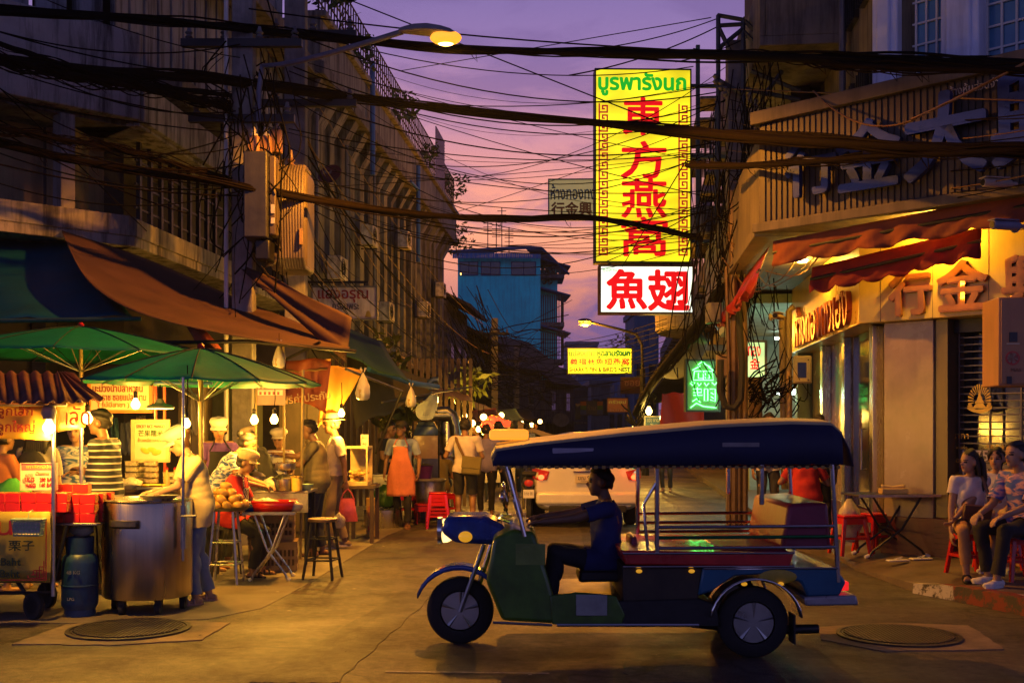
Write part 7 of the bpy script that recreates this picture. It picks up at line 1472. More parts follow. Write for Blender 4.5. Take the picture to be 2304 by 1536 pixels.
    if hair:
        z_, y_, x_ = hq[:, 2], hq[:, 1], np.abs(hq[:, 0]); line = np.where(y_ > .045, .062+(.012*np.cos(hq[:, 0]*40)), np.where(y_ > .005, .02+.9*(y_-.005), -.055 if hair == 'short' else -.08)); hs = L_('hea', 'nek') & (z_ > line) & ~((x_ > .08) & (z_ < .02)); ho = garment('hair', hs, .013+.006*np.sin(co[:, 2]*90+co[:, 0]*60), hm, .004)
        if hair in ('long', 'pony', 'bun'):
            m = MB(); q = lambda x, y, z: hc+Hd @ V((x, y, z))*k
            if hair == 'long':
                for s in range(-4, 5): m.tube([q(s*.017, -.07, .05), q(s*.019, -.105, -.05), q(s*.021, -.11, -.18), q(s*.02, -.095+abs(s)*.004, -.33)], [.03*k, .03*k, .028*k, .012*k], 7)
                for s in (-1, 1): m.tube([q(s*.06, -.02, .06), q(s*.082, -.03, -.03), q(s*.078, -.055, -.15)], [.022*k, .024*k, .014*k], 7)
            elif hair == 'pony':
                for s in range(5): a = s*1.26; m.tube([q(0, -.09, .03), q(.02*math.cos(a), -.13, .0), q(.025*math.cos(a)+.03, -.12+.015*math.sin(a), -.16), q(.05, -.07, -.34)], [.028*k, .026*k, .024*k, .009*k], 7)
                m.tube([q(.03, .085, .07), q(.065, .07, .03), q(.07, .05, -.02)], [.016*k, .016*k, .006*k], 6); m.tube([q(-.02, .088, .07), q(-.06, .075, .04), q(-.068, .055, -.01)], [.016*k, .014*k, .006*k], 6)
            else: m.ell(q(0, -.12, .06), tuple(x*k for x in (.045, .04, .045)), Hd, 12, 8)
            m.build('hair', hm, body, sharp=80)
    if hat:
        M4 = Matrix.Translation(hc) @ Hd.to_4x4() @ Matrix.Scale(k, 4); m = MB(); hn = 'cap'
        def rings(prof, n=28, pleat=0, wy=1.14):
            vs = []
            for r, z in prof: vs.append([M4 @ V(((r*(1+pleat*math.cos(j*2*math.pi*14/n)))*math.cos(2*math.pi*j/n), r*wy*math.sin(2*math.pi*j/n)-.004, z)) for j in range(n)])
            m.grid(vs, loop=True)
        def visor(r0, r1, z, drop, half=62):
            rows = []
            for i in range(5):
                q = i/4; rows.append([M4 @ V(((r0+(r1-r0)*q*math.cos(a*1.1))*math.sin(a)*(1-.02*i), (r0+(r1-r0)*q*math.cos(a*1.05))*math.cos(a)*1.12, z-drop*q-.02*q*math.sin(a)**2)) for a in [R(-half+j*half/8) for j in range(17)]])
            m.grid(rows)
        if hat == 'baker': rings([(.088, .035), (.09, .062), (.112, .078), (.118, .105), (.10, .135), (.06, .15), (.002, .153)], 56, .02); visor(.085, .14, .045, .02)
        elif hat == 'flat': rings([(.088, .04), (.092, .06), (.104, .085), (.092, .118), (.05, .133), (.002, .136)]); visor(.086, .15, .05, .025)
        elif hat == 'baseball': rings([(.087, .035), (.09, .06), (.088, .095), (.06, .128), (.002, .137)]); visor(.085, .155, .042, .02)
        elif hat == 'straw': rings([(.16, .045), (.155, .05), (.09, .058), (.09, .07), (.086, .13), (.07, .145), (.04, .138), (.002, .136)]); hn = 'straw_hat'
        m.build(hn, hatm, body, sharp=60, solid=.003)
        if hat == 'straw': m = MB(); rings([(.0925, .058), (.0925, .078)]); m.build('hat_band', black_wood, body, solid=.002)
    for base, fd, nm in feet:
        if shoes is None: continue
        kind, smt = shoes; mm = Matrix((V((fd.y, -fd.x, 0)), fd, V((0, 0, 1)))).transposed(); c = base+fd*.035*k; zb = base.z-.036*k
        m = MB(); ol = []
        for j in range(20): a = 2*math.pi*j/20; ol.append((.044*math.cos(a)*(1+.12*math.sin(a)), .122*math.sin(a)))
        h0 = .018
        m.add([V((c.x, c.y, zb))+mm @ V((x*k, y*k, 0)) for x, y in ol]+[V((c.x, c.y, zb))+mm @ V((x*k, y*k, h0*k)) for x, y in ol], [tuple(range(19, -1, -1)), tuple(range(20, 40))]+[(j, (j+1) % 20, (j+1) % 20+20, j+20) for j in range(20)])
        if kind == 'sandal':
            for yy in (.05, -.01): m.tube([V((c.x, c.y, zb))+mm @ V((sx*.043*k, yy*k, zz*k)) for sx, zz in ((-1, .02), (-.7, .055), (0, .068), (.7, .055), (1, .02))], .009*k, 6)
            m.build('sandal', smt, body)
        else:
            sel = L_('fo'+nm) & (co[:, 2] < base.z+.05*k); m.build('shoe_sole', white_plastic, body); garment('shoe', sel, .008, smt, 0)
    if apron:
        mt, w0, w1, ztop, zbot = apron; m = MB(); rows = []
        for i in range(17):
            v = i/16; zz = ztop+(zbot-ztop)*v; wb = w0+(w1-w0)*min(1, max(0, (v-.15)*2.2)); yy = .125*wg+.025-(.012 if v < .2 else 0)+.03*v
            rows.append([P+(Rt if zz > -.02 or pelvis is None else Rt) @ V((x, yy-x*x*1.9+.012*math.sin(x*40+v*5)*v, zz))*k for x in [wb*(j/12-.5) for j in range(13)]])
        m.grid(rows); ao = m.build('apron', mt, body, solid=.004, sharp=70)
        m = MB()
        for s in (-1, 1): m.tube([rows[0][0 if s < 0 else -1], P+Rt @ V((s*.07, .085, .46))*k, P+Rt @ V((s*.05, -.02, .50))*k], .008, 5)
        m.build('strap', mt, ao)
    body.location = V(loc); body.rotation_euler = (0, 0, R(head)); return body, hands, (P, Rt, k)
def wpos(b, p): return Matrix.Translation(b.location) @ Matrix.Rotation(b.rotation_euler.z, 4, 'Z') @ V(p)
jeans = fabric('jeans', (.16, .22, .36)); black_c = fabric('black', (.015, .014, .016)); dark_c = fabric('dark', (.03, .03, .035)); cream = fabric('cream', (.58, .46, .24)); white_c = fabric('white', (.62, .60, .56)); khaki = fabric('khaki', (.26, .20, .12)); white_hat = fabric('white_hat', (.48, .44, .38)); grey_c = fabric('grey', (.28, .26, .24))
check = pattern('gingham', 'check', (.03, .028, .03), (.5, .42, .3), 42); stripe = pattern('navy_stripe', 'stripe', (.012, .014, .024), (.5, .46, .38), 5.2); tie = pattern('tie_dye', 'noise', (.03, .07, .26), (.62, .62, .60), 9); tie2 = pattern('tie_dye_pink', 'noise', (.05, .10, .38), (.55, .30, .30), 6); plaid = pattern('plaid', 'plaid', (.5, .44, .38), (.05, .05, .07), 14)
Xg = lambda px, Y: V((Xa(px, Y), Y, 0))
# chestnut seller
person('woman in a cream tee and white cap looking down over the steel pot', Xg(447, 10.2)+V((0, 0, 0)), 118, 1.6, True, 1.08, lean=10, hpitch=30, hl=(-.08, .46, 1.03), hr=(.12, .40, 1.06), fl=(-.09, .05), fr=(.1, -.12), skin='light', shirt=cream, sleeve=.75, hem=-.2, legs=jeans, hair='bun', hairm=mat('brown_hair', (.05, .022, .01), .5), hat='baker', hatm=white_hat, shoes=('sandal', mat('sandal_pink', (.4, .25, .2), .6)), loose=.018, vox=.0085)
person('man in a navy polo with white stripes and folded arms, seen from behind the cart', Xg(236, 10.75), 82, 1.76, False, 1.18, hl=(.05, .26, 1.13), hr=(-.02, .24, 1.10), hyaw=8, skin='brown', shirt=stripe, sleeve=.8, hem=-.16, legs=dark_c, shoes=('shoe', black_c), vox=.009)
person('smiling woman in a white blouse with blue collar behind the striped polo man', Xg(172, 11.7), 196, 1.66, True, hyaw=-14, skin='light', shirt=pattern('blue_white_blouse', 'noise', (.05, .12, .3), (.6, .58, .54), 5), sleeve=.9, legs=dark_c, hair='short', vox=.01)
b, h, fr_ = person('person in a pale grey shirt turned away under the yellow cart banner', Xg(85, 11.1), 4, 1.66, True, 1.05, skin='light', shirt=grey_c, sleeve=.9, legs=dark_c, hair='long', hl=(-.15, .3, 1.0), vox=.011)
def backpack(b, fr_, mt, label, w=.15, h=.19, d=.07):
    P, Rt, k = fr_; t = T('backpack', label, 'bag', b.location, b.rotation_euler.z); m = MB(); m.ell(P+Rt @ V((0, -.12-d, .26))*k, (w, d, h), Rt, 18, 12); m.build('pack', mt, t); m = MB()
    for s in (-1, 1): m.tube([P+Rt @ V((s*.1, -.12, .42))*k, P+Rt @ V((s*.11, -.02, .50))*k, P+Rt @ V((s*.11, .10, .42))*k, P+Rt @ V((s*.13, .13, .25))*k, P+Rt @ V((s*.15, 0, .14))*k, P+Rt @ V((s*.1, -.13, .12))*k], .016, 6)
    m.build('strap', mt, t)
backpack(b, fr_, black_c, 'black backpack on the person in the pale grey shirt')
person('person in an orange top and white cap cut by the left edge', Xg(2, 10.9), -30, 1.58, True, 1.1, skin='tan', shirt=fabric('orange', (.42, .14, .05)), sleeve=.9, legs=dark_c, hat='baker', hatm=white_hat, hl=(-.1, .35, 1.0), hr=(.2, .3, .95), vox=.011)
plastic_bag('carrier_bag', 'bright green carrier bag at the left edge behind the red gift boxes', V((Xa(28, 10.2), 10.2, .82)), .18, .3, mat('lime_bag', (.06, .30, .05), .35, 0, .2, 9), seed=41)
person('woman in a purple tee and white cap behind the mango stall, face lowered', Xg(492, 12.95), -158, 1.69, True, 1.1, hpitch=14, hyaw=-14, lean=4, hl=(-.12, .3, 1.0), hr=(.15, .3, 1.02), skin='tan', shirt=fabric('purple', (.13, .05, .26)), sleeve=.6, legs=dark_c, hair='bun', hat='flat', hatm=white_hat, apron=(black_c, .24, .42, .38, -.4))
person('woman in a blue and white tie dye tee stooping to the right', Xg(486, 12.5), -84, 1.62, True, 1.05, lean=30, hpitch=26, hl=(-.12, .55, .98), hr=(.15, .5, .98), skin='tan', shirt=tie, sleeve=.62, legs=dark_c, hair='bun', vox=.01)
person('seated woman in a red top, gingham apron and cream pleated cap', V((Xa(514, 12.05), 12.05, 0)), -92, 1.58, True, 1.1, pelvis=(0, 0, .64), lean=14, hpitch=16, hl=(-.1, .44, .80), hr=(.14, .42, .82), fl=(-.1, .36), fr=(.14, .32), skin='tan', shirt=fabric('red', (.42, .012, .016)), sleeve=.9, hem=-.1, legs=black_c, hair='short', hat='baker', hatm=cream, apron=(check, .24, .40, .36, -.10), shoes=('sandal', black_c), vox=.009)
t = T('plastic_stool', 'dark low stool under the seated woman with the gingham apron', 'stool', V((Xa(510, 12.05), 12.05, 0))); m = MB(); m.lathe([(0, .5), (.15, .5), (.15, .54), (0, .54)], 20); m.build('seat', black_wood, t)
for q in range(4): a = R(45+90*q); m = MB(); m.bar((math.cos(a)*.18, math.sin(a)*.18, 0), (math.cos(a)*.12, math.sin(a)*.12, .5), .014); m.build('leg', black_wood, t)
person('bare armed cook in a tan cap and dark tee reaching over the counter', Xg(604, 13.75), 84, 1.62, False, 1.12, lean=20, hpitch=18, hl=(-.1, .5, 1.0), hr=(.12, .5, .98), skin='tan', shirt=fabric('olive_black', (.05, .045, .03)), sleeve=.5, legs=dark_c, hat='flat', hatm=fabric('tan_cap', (.45, .34, .18)), vox=.01)
person('woman in a white top and white headscarf facing out behind the bulbs', Xg(630, 14.2), 176, 1.54, True, 1.1, hl=(-.12, .3, .98), hr=(.1, .3, .98), hpitch=6, skin='tan', shirt=white_c, sleeve=.7, legs=dark_c, hair='short', hat='baker', hatm=white_hat, vox=.0105)
person('stout man in an olive polo reaching to the counter with an open hand', Xg(714, 13.9), 92, 1.68, False, 1.2, lean=3, hpitch=12, hl=(-.08, .42, 1.13), hr=(.1, .50, 1.25), fl=(-.1, .05), fr=(.1, -.05), skin='brown', shirt=fabric('olive', (.16, .13, .07)), sleeve=.72, hem=-.16, legs=fabric('navy', (.025, .03, .05)), shoes=('sandal', black_wood), vox=.009, curl=.15)
b, h, fr_ = person('tall older man in a straw hat, pale polo and khaki trousers', Xg(756, 14.85), 104, 1.74, False, 1.06, hpitch=4, hl=(-.24, -.10, .83), hr=(.2, .1, .9), fl=(-.1, .08), fr=(.1, -.12), skin='brown', shirt=fabric('pale_pink', (.58, .46, .38)), sleeve=.75, hem=-.03, legs=khaki, hair='short', hairm=grey_hair, hat='straw', hatm=fabric('straw', (.50, .36, .16)), shoes=('shoe', khaki), vox=.009)
def carrier(p, w, h, mt, label, rz=0):
    t = T('carrier_bag', label, 'plastic bag', V(p)-V((0, 0, h+.12)), rz); m = MB(); rows = []
    for i in range(8):
        v = i/7; ww = w*(.5+.0*v) if False else w*(.5-.16*v); d = .05*math.sin(math.pi*min(1, .25+v*.75))+.004
        rows.append([V((ww*math.cos(a)*(1+.05*math.sin(a*5+v*7)), d*math.sin(a), h*v)) for a in [2*math.pi*j/20 for j in range(20)]])
    m.add(rows[0], [tuple(range(20))]); m.grid(rows, loop=True); m.build('bag', mt, t, sharp=60); m = MB()
    for s in (-1, 1): m.tube([V((s*w*.3, 0, h*.97)), V((s*w*.2, 0, h+.06)), V((0, 0, h+.12))], .01, 6)
    m.build('handles', mt, t); return t
pink_bag = mat('pink_bag', (.62, .10, .12), .35, 0, .35, 6, .2, trans=.2)
carrier(wpos(b, h['L'])+V((.02, -.02, .0)), .26, .30, pink_bag, 'pink and red carrier bag in the hand of the straw hat man', .2)
plastic_bag('plastic_bag', 'clear bag with food held by the straw hat man', wpos(b, h['L'])+V((-.08, -.06, -.5)), .08, .2, clear, seed=51)
person('young man in a pale blue shirt, dark cap and long salmon apron', V((Xa(905, 17.6), 17.6, 0)), 172, 1.66, False, .95, hyaw=-18, hl=(-.27, .04, .86), hr=(.27, .06, .86), fl=(-.1, .06), fr=(.1, -.16), skin='brown', shirt=fabric('pale_blue', (.26, .32, .46)), sleeve=.75, legs=black_c, hat='baseball', hatm=black_c, apron=(fabric('salmon', (.55, .17, .09)), .24, .46, .36, -.42), shoes=('sandal', fabric('brown_sandal', (.2, .08, .04))), vox=.009)
t = [o for o in bpy.data.objects if o.name.startswith('person') and 'salmon' in o.get('label', '')][0]
for s in (-1, 1): m = MB(); m.ell((s*.09, .128, 1.27), (.032, .006, .016)); m.build('name_patch', white_c, t)
person('man in black behind the slanting tent strut, arm stretched right', V((Xa(872, 18.6), 18.6, 0)), -118, 1.66, False, 1.05, hpitch=10, hl=(-.1, .5, 1.12), hr=(.2, .3, 1.0), skin='tan', shirt=black_c, sleeve=.7, legs=black_c, vox=.012)
person('seated diner with short black hair and an olive top, back turned', V((Xa(990, 19.4), 19.4, 0)), 12, 1.6, False, 1.05, pelvis=(0, 0, .56), lean=14, fl=(-.12, .4), fr=(.12, .4), hl=(-.15, .35, .8), hr=(.15, .35, .8), skin='tan', shirt=fabric('moss', (.16, .13, .03)), sleeve=.7, legs=black_c, vox=.012)
person('second seated diner just behind the olive top, facing left', V((Xa(1000, 20.1), 20.1, 0)), 60, 1.66, False, 1.0, pelvis=(0, 0, .58), lean=6, fl=(-.12, .4), fr=(.12, .4), hl=(-.15, .35, .8), hr=(.15, .35, .8), skin='tan', shirt=dark_c, sleeve=.7, legs=black_c, vox=.012)
b, h, fr_ = person('man in a white tee and black shorts seen from behind with a satchel', V((Xa(1046, 17.7), 17.7, 0)), -6, 1.71, False, 1.0, hyaw=6, hl=(-.24, .26, 1.08), hr=(.2, .3, 1.06), fl=(-.11, .02), fr=(.12, .0), skin='tan', shirt=fabric('tee_white', (.62, .54, .48)), sleeve=.7, hem=-.08, legs=black_c, leglen=.95, shoes=('sandal', black_c), vox=.009)
P, Rt, k = fr_; canvas = fabric('canvas_olive', (.16, .13, .04)); t = T('satchel', 'olive canvas satchel hanging at the hip of the white tee man', 'bag', b.location, b.rotation_euler.z)
m = MB(); m.box(P+V((.13, -.17, .03)), (.30, .10, .28), R(8), 0, 0, R(6)); m.build('bag', canvas, t, bev=.03); m = MB(); m.box(P+V((.13, -.226, .075)), (.29, .012, .17), R(8), 0, 0, R(6)); m.build('flap', canvas, t, bev=.005)
m = MB()
for dx in (-.012, 0, .012): m.tube([P+V((.02+dx, -.16, .14)), P+V((-.05+dx, -.155, .28)), P+V((-.11+dx, -.12, .40)), P+V((-.14+dx, -.03, .50)), P+V((-.12+dx, .1, .40)), P+V((.1+dx, .14, .15)), P+V((.22, .0, .1)), P+V((.24, -.14, .12))], .011, 6)
m.build('strap', fabric('strap_brown', (.14, .08, .03)), t)
person('person in a plaid shirt and black trousers walking off past the lanterns', V((Xa(1122, 21), 21, 0)), 14, 1.68, False, 1.05, fl=(-.1, .15), fr=(.1, -.15), skin='tan', shirt=plaid, sleeve=1.6, legs=black_c, shoes=('shoe', black_c), vox=.012)
person('person in a lavender shirt between the satchel man and the plaid shirt', V((Xa(1094, 20), 20, 0)), 4, 1.62, False, 1.05, skin='tan', shirt=fabric('lavender', (.25, .22, .36)), sleeve=1.7, legs=black_c, hr=(.3, .1, .9), vox=.012)
person('distant walker in dark clothes, nearer of two beyond the plaid shirt', V((Xa(1156, 25), 25, 0)), -10, 1.7, False, 1.0, skin='tan', shirt=dark_c, sleeve=.7, legs=black_c, vox=.014)
person('distant walker in a pale top beyond the lanterns, farther of two', V((Xa(1186, 29), 29, 0)), 10, 1.66, True, 1.0, skin='tan', shirt=grey_c, sleeve=.7, legs=black_c, vox=.014)
# right hand side
b, h, fr_ = person('man in glasses standing beside the shop pipes, seen over the tuk tuk roof', V((Xa(1726, 16.6), 16.6, .12)), 186, 1.66, False, 1.05, hyaw=10, hpitch=4, skin='tan', shirt=fabric('pale_shirt', (.45, .40, .38)), sleeve=.75, legs=dark_c, vox=.0095)
P, Rt, k = fr_; hc = P+V((0, .065, .63))*k; m = MB()
for s in (-1, 1): m.tube([hc+V((s*.034+.024*math.cos(a), .092-.1*abs(s*.034+.024*math.cos(a)), .002+.018*math.sin(a))) for a in [2*math.pi*j/14 for j in range(15)]], .003, 5); m.tube([hc+V((s*.058, .085, .005)), hc+V((s*.08, 0, .005))], .003, 4)
m.bar(hc+V((-.01, .1, .004)), hc+V((.01, .1, .004)), .003); m.build('glasses', black_iron, b)
person('heavy set person in a red top sitting behind the tuk tuk', V((Xa(1812, 14.4), 14.4, .12)), -14, 1.62, True, 1.3, pelvis=(0, 0, .56), lean=8, fl=(-.14, .38), fr=(.14, .38), hl=(-.25, .3, .78), hr=(.2, .35, .8), skin='tan', shirt=fabric('scarlet', (.40, .015, .012)), sleeve=.8, hem=-.1, legs=fabric('grey_jeans', (.05, .06, .09)), vox=.011)
person('dark haired person in black standing beside the one in red', V((Xa(1846, 15.0), 15.0, .12)), 4, 1.62, False, 1.08, skin='tan', shirt=black_c, sleeve=1.6, legs=black_c, shoes=('shoe', black_c), vox=.011)
b, h, fr_ = person('seated woman in a white blouse and tan trousers gazing left', V((Xa(2182, 11.0), 11.0, .14)), 172, 1.58, True, .92, pelvis=(0, 0, .52), lean=3, hyaw=-62, hpitch=2, hl=(-.27, .26, .66) if False else (.22+.05, .24, .52), hr=(-.2, .30, .60) if False else None, fl=(-.06, .46), fr=(.13, .40), knee=(.1, 1, .4), skin='light', shirt=fabric('blouse', (.62, .57, .55)), sleeve=.5, hem=-.1, legs=fabric('tan_trousers', (.42, .22, .09)), leglen=1.8, hair='long', shoes=('sandal', black_c), loose=.014, vox=.0085)
P, Rt, k = fr_; t = T('handbag', 'small brown leather handbag on the lap of the woman in white', 'bag', b.location, b.rotation_euler.z); lea = mat('brown_leather', (.10, .045, .03), .45, 0, .2, 9, .1)
m = MB(); m.box(P+V((-.02, .19, .10)), (.26, .07, .15), 0, 0, R(-12), R(-6)); m.build('bag', lea, t, bev=.015); m = MB(); m.box(P+V((-.02, .232, .125)), (.25, .012, .09), 0, 0, R(-12), R(-6)); m.build('flap', lea, t, bev=.004)
m = MB(); m.tube([P+V((-.14, .17, .14)), P+V((-.13, .15, .28)), P+V((-.10, .10, .42)), P+V((-.09, .0, .49)), P+V((-.08, -.12, .40)), P+V((.1, -.1, .15))], .017, 6); m.build('strap', lea, t)
person('seated woman with a ponytail and white shirt in the middle of the three', V((Xa(2243, 11.6), 11.6, .14)), 158, 1.6, True, .95, pelvis=(0, 0, .53), lean=8, hyaw=-16, hl=(-.08, .36, .66), hr=(.1, .34, .66), fl=(-.1, .42), fr=(.14, .40), skin='light', shirt=fabric('white_shirt', (.50, .48, .52)), sleeve=.8, hem=-.08, legs=jeans, leglen=1.7, hair='pony', shoes=('shoe', white_c), vox=.0085)
person('seated man in a blue and pink tie dye shirt cut by the right edge', V((Xa(2312, 10.55), 10.55, .14)), 112, 1.74, False, .98, pelvis=(0, 0, .55), lean=10, hyaw=-2, hl=(-.16, .44, .62), hr=(.12, .44, .62), fl=(-.14, .50), fr=(.10, .36), skin='light', shirt=tie2, sleeve=.92, hem=-.14, legs=black_c, shoes=('shoe', white_c), loose=.02, vox=.0085)
person('person in an orange top sitting behind the tie dye man, mostly hidden', V((Xa(2276, 11.95), 11.95, .14)), -170, 1.55, True, 1.2, pelvis=(0, 0, .5), lean=10, fl=(-.1, .3), fr=(.12, .3), skin='tan', shirt=fabric('marigold', (.5, .22, .04)), sleeve=.8, legs=dark_c, hair='short', vox=.011)
# ------------------------------------------------------------------ tuk tuk
Yk = 8.35; sk = FP/7.95     # near side of the vehicle stands about 8 m from the camera
kx2 = lambda px: (px-1385)/sk; kz2 = lambda py: EYE+(HY-py)/sk
tk_blue = mat('tuk_blue', (.012, .06, .36), .25, .1, .35, 5, .05, coat=.5, streak=.25); tk_navy = mat('tuk_navy', (.010, .014, .06), .7, 0, .2, 4, .1); tk_green = mat('tuk_green', (.06, .15, .012), .35, 0, .4, 5, .06, coat=.3, streak=.35); tk_red = mat('tuk_red', (.5, .015, .015), .3, 0, .3, 6, .05, coat=.3)
tk_cream = mat('tuk_cream', (.50, .40, .20), .55, 0, .15, 3, .05); tk_mar = mat('tuk_maroon_seat', (.22, .02, .05), .4, 0, .2, 5, .1); chrome = mat('chrome', (.72, .7, .66), .12, 1, .05, 5, 0); tk_teal = mat('tuk_teal', (.008, .10, .20), .35, .1, .2, 3, .02, coat=.3)
t = T('tuk_tuk', 'blue green and red three wheeled tuk tuk with a navy roof skirt crossing the street', 'tuk tuk', (Xa(1385, 7.95), Yk, 0)); TW = .60
def side_prism(poly, y0, y1, mt, name, bev=.01, parent=None):
    m = MB(); m.prism([(kx2(x), kz2(y)) for x, y in poly], y1-y0, Matrix.Translation((0, y0, 0))); return m.build(name, mt, parent or t, bev=bev)
# roof: rounded canopy with a hanging navy skirt
m = MB(); rows = []
rp = [(1108, 1030), (1118, 1012), (1200, 1000), (1400, 978), (1600, 960), (1760, 953), (1850, 955), (1872, 975)]
for px, py in rp: rows.append([V((kx2(px), y*TW*1.05, kz2(py)-.0+.035*(1-abs(y)**2.5)-.0)) for y in [-1+2*j/12 for j in range(13)]])
m.grid(rows); m.build('roof', tk_cream, t, solid=.02)
for s in (-1, 1):
    m = MB(); top = [V((kx2(px), s*TW*1.06, kz2(py)-.004)) for px, py in rp]; n = 60; r0, r1 = [], []
    for j in range(n+1):
        u = j/n*(len(rp)-1); i = min(int(u), len(rp)-2); p = top[i].lerp(top[i+1], u-i); zb = kz2(1046-4*j/n)+.006*abs(math.sin(j*.9)); r0.append(p); r1.append(V((p.x+(.01 if j < 3 else 0), p.y+s*.03, min(zb, p.z-.01))))
    m.grid([r0, [a.lerp(b, .5)+V((0, s*.008, 0)) for a, b in zip(r0, r1)], r1]); m.build('roof_skirt', tk_navy, t, solid=.006)
m = MB(); r0 = [V((kx2(1872), y*TW*1.05, kz2(975))) for y in [-1+j/6 for j in range(13)]]; m.grid([r0, [p+V((.05, 0, -.10)) for p in r0], [p+V((.08, 0, -.22)) for p in r0]]); m.build('rear_skirt', tk_navy, t, solid=.006)
m = MB(); m.bx(kx2(1100), kx2(1190), -.30, .30, kz2(990), kz2(966)); m.build('roof_lamp', mat('roof_lamp_orange', (1, .45, .05), .4, emit=.75, var=0, bump=0, ec=(1, .36, .025)), t, bev=.02)
m = MB(); m.bx(kx2(1240), kx2(1330), -TW*1.1, -TW*1.07, kz2(1022), kz2(1006)); m.build('side_badge', mat('badge_white', (.35, .33, .4), .5), t, bev=.006)
for s, y in ((-1, -TW), (1, TW)):
    for a, b in (((1135, 1030), (1180, 1200)), ((1470, 990), (1470, 1235)), ((1850, 985), (1868, 1300)), ((1700, 975), (1700, 1130))):
        m = MB(); m.bar((kx2(a[0]), y, kz2(a[1])), (kx2(b[0]), y, kz2(b[1])), .016, 8); m.build('roof_post', chrome, t)
    for py in (1180, 1203, 1226):
        m = MB(); m.bar((kx2(1472), y, kz2(py)), (kx2(1860), y, kz2(py-3)), .012, 8); m.build('side_rail', chrome if py != 1203 else mat('rail_green', (.03, .25, .08), .25, .8, 0, 3, 0) if 'rail_green' not in bpy.data.materials else chrome, t)
    m = MB(); m.bar((kx2(1140), y, kz2(1046)), (kx2(1860), y, kz2(1046)), .012, 8); m.build('roof_rail', chrome, t)
# windscreen
m = MB(); m.add([V((kx2(1128), -TW*.9, kz2(1035))), V((kx2(1128), TW*.9, kz2(1035))), V((kx2(1168), TW*.9, kz2(1185))), V((kx2(1168), -TW*.9, kz2(1185)))], [(0, 1, 2, 3)]); m.build('windscreen', mat('tuk_glass', (.5, .5, .5), .05, 0, 0, 3, 0, alpha=.12), t)
# body
side_prism([(1150, 1185), (1110, 1205), (1095, 1300), (1130, 1385), (1250, 1392), (1255, 1375), (1235, 1300), (1200, 1190)], -TW, TW, tk_green, 'front_cowl', .03)
side_prism([(1000, 1165), (1090, 1165), (1130, 1185), (1150, 1215), (1110, 1232), (1020, 1228), (985, 1200)], -.22, .22, tk_blue, 'nose_cowl', .04)
m = MB(); m.lathe([(0, -.05), (.06, -.05), (.085, .0), (.09, .05), (.08, .07), (0, .06)], 22, (kx2(1000), 0, kz2(1205)), Matrix.Rotation(R(-90), 3, 'Y')); m.build('headlight', mat('headlight_lens', (1, .8, .45), .2, emit=1.6, var=0, bump=0, ec=(1, .7, .25)), t)
m = MB(); m.lathe([(.088, .04), (.105, .05), (.105, .08), (.088, .075)], 22, (kx2(1003), 0, kz2(1205)), Matrix.Rotation(R(-90), 3, 'Y')); m.build('headlight_rim', chrome, t)
for y in (-.24, .24): m = MB(); m.ell((kx2(1045), y, kz2(1212)), (.05, .035, .04)); m.build('indicator', mat('amber_lens', (.8, .35, .02), .25, 0, 0, 3, 0, emit=.5) if 'amber_lens' not in bpy.data.materials else bpy.data.materials['amber_lens'], t)
m = MB(); rows = []
for i in range(13): a = R(20+150*i/12); rows.append([V((kx2(1028)-.32*math.cos(a)*1.0, y, .245+.33*math.sin(a)*.95+.02)) for y in (-.10, -.085, 0, .085, .10)])
m.grid([[p+V((0, 0, -.03 if abs(p.y) > .09 else 0)) for p in r_] for r_ in rows]); m.build('front_fender', tk_blue, t, solid=.012)
side_prism([(1250, 1345), (1560, 1335), (1600, 1348), (1610, 1400), (1250, 1395)], -TW, TW, black_iron, 'floor_pan', .015)
side_prism([(1240, 1392), (1235, 1330), (1290, 1322), (1380, 1330), (1400, 1372), (1390, 1395)], -TW-.015, -TW+.03, tk_green, 'step_panel', .008)
m = MB(); m.bx(kx2(1292), kx2(1360), -TW-.03, -TW-.016, kz2(1372), kz2(1326)); m.build('side_plate', mat('plate_pale', (.3, .32, .3), .5), t, bev=.004)
side_prism([(1390, 1230), (1400, 1262), (1760, 1266), (1770, 1236)], -TW-.01, TW+.01, tk_red, 'red_band', .012)
side_prism([(1570, 1268), (1862, 1268), (1885, 1300), (1870, 1330), (1800, 1332), (1785, 1300), (1720, 1282), (1640, 1286), (1590, 1320), (1560, 1330)], -TW-.005, TW+.005, tk_teal, 'rear_body', .015)
m = MB(); m.ell((kx2(1735), -TW-.006, kz2(1288)), (.13, .006, .05), None, 24, 8); m.build('yellow_emblem', mat('emblem_yellow', (.42, .30, .02), .45), t)
side_prism([(1395, 1266), (1570, 1270), (1560, 1345), (1395, 1345)], -TW*.98, TW*.98, mat('engine_dark', (.04, .03, .02), .6, .2, .4, 6, .1), 'seat_box', .01)
for s in (-1, 1):
    m = MB(); rows = []
    for i in range(17): a = R(8+164*i/16); rows.append([V((kx2(1685)-.31*math.cos(a), s*(TW-.20+q*.065), .245+.30*math.sin(a)+.01)) for q in range(5)])
    m.grid(rows); m.build('rear_fender', chrome, t, solid=.012)
side_prism([(1790, 1332), (1905, 1327), (1912, 1350), (1795, 1352)], -TW-.02, TW+.02, mat('bumper_pale', (.38, .36, .38), .3, .4, .2, 5, .05), 'rear_bumper', .015)
for s in (-1, 1):
    m = MB(); m.bx(kx2(1878), kx2(1898), s*(TW-.12)-.05, s*(TW-.12)+.05, kz2(1322), kz2(1302)); m.build('tail_light', mat('tail_red', (.5, .01, .01), .3, emit=.6, var=0, bump=0, ec=(1, .02, .02)) if 'tail_red' not in bpy.data.materials else bpy.data.materials['tail_red'], t, bev=.008)
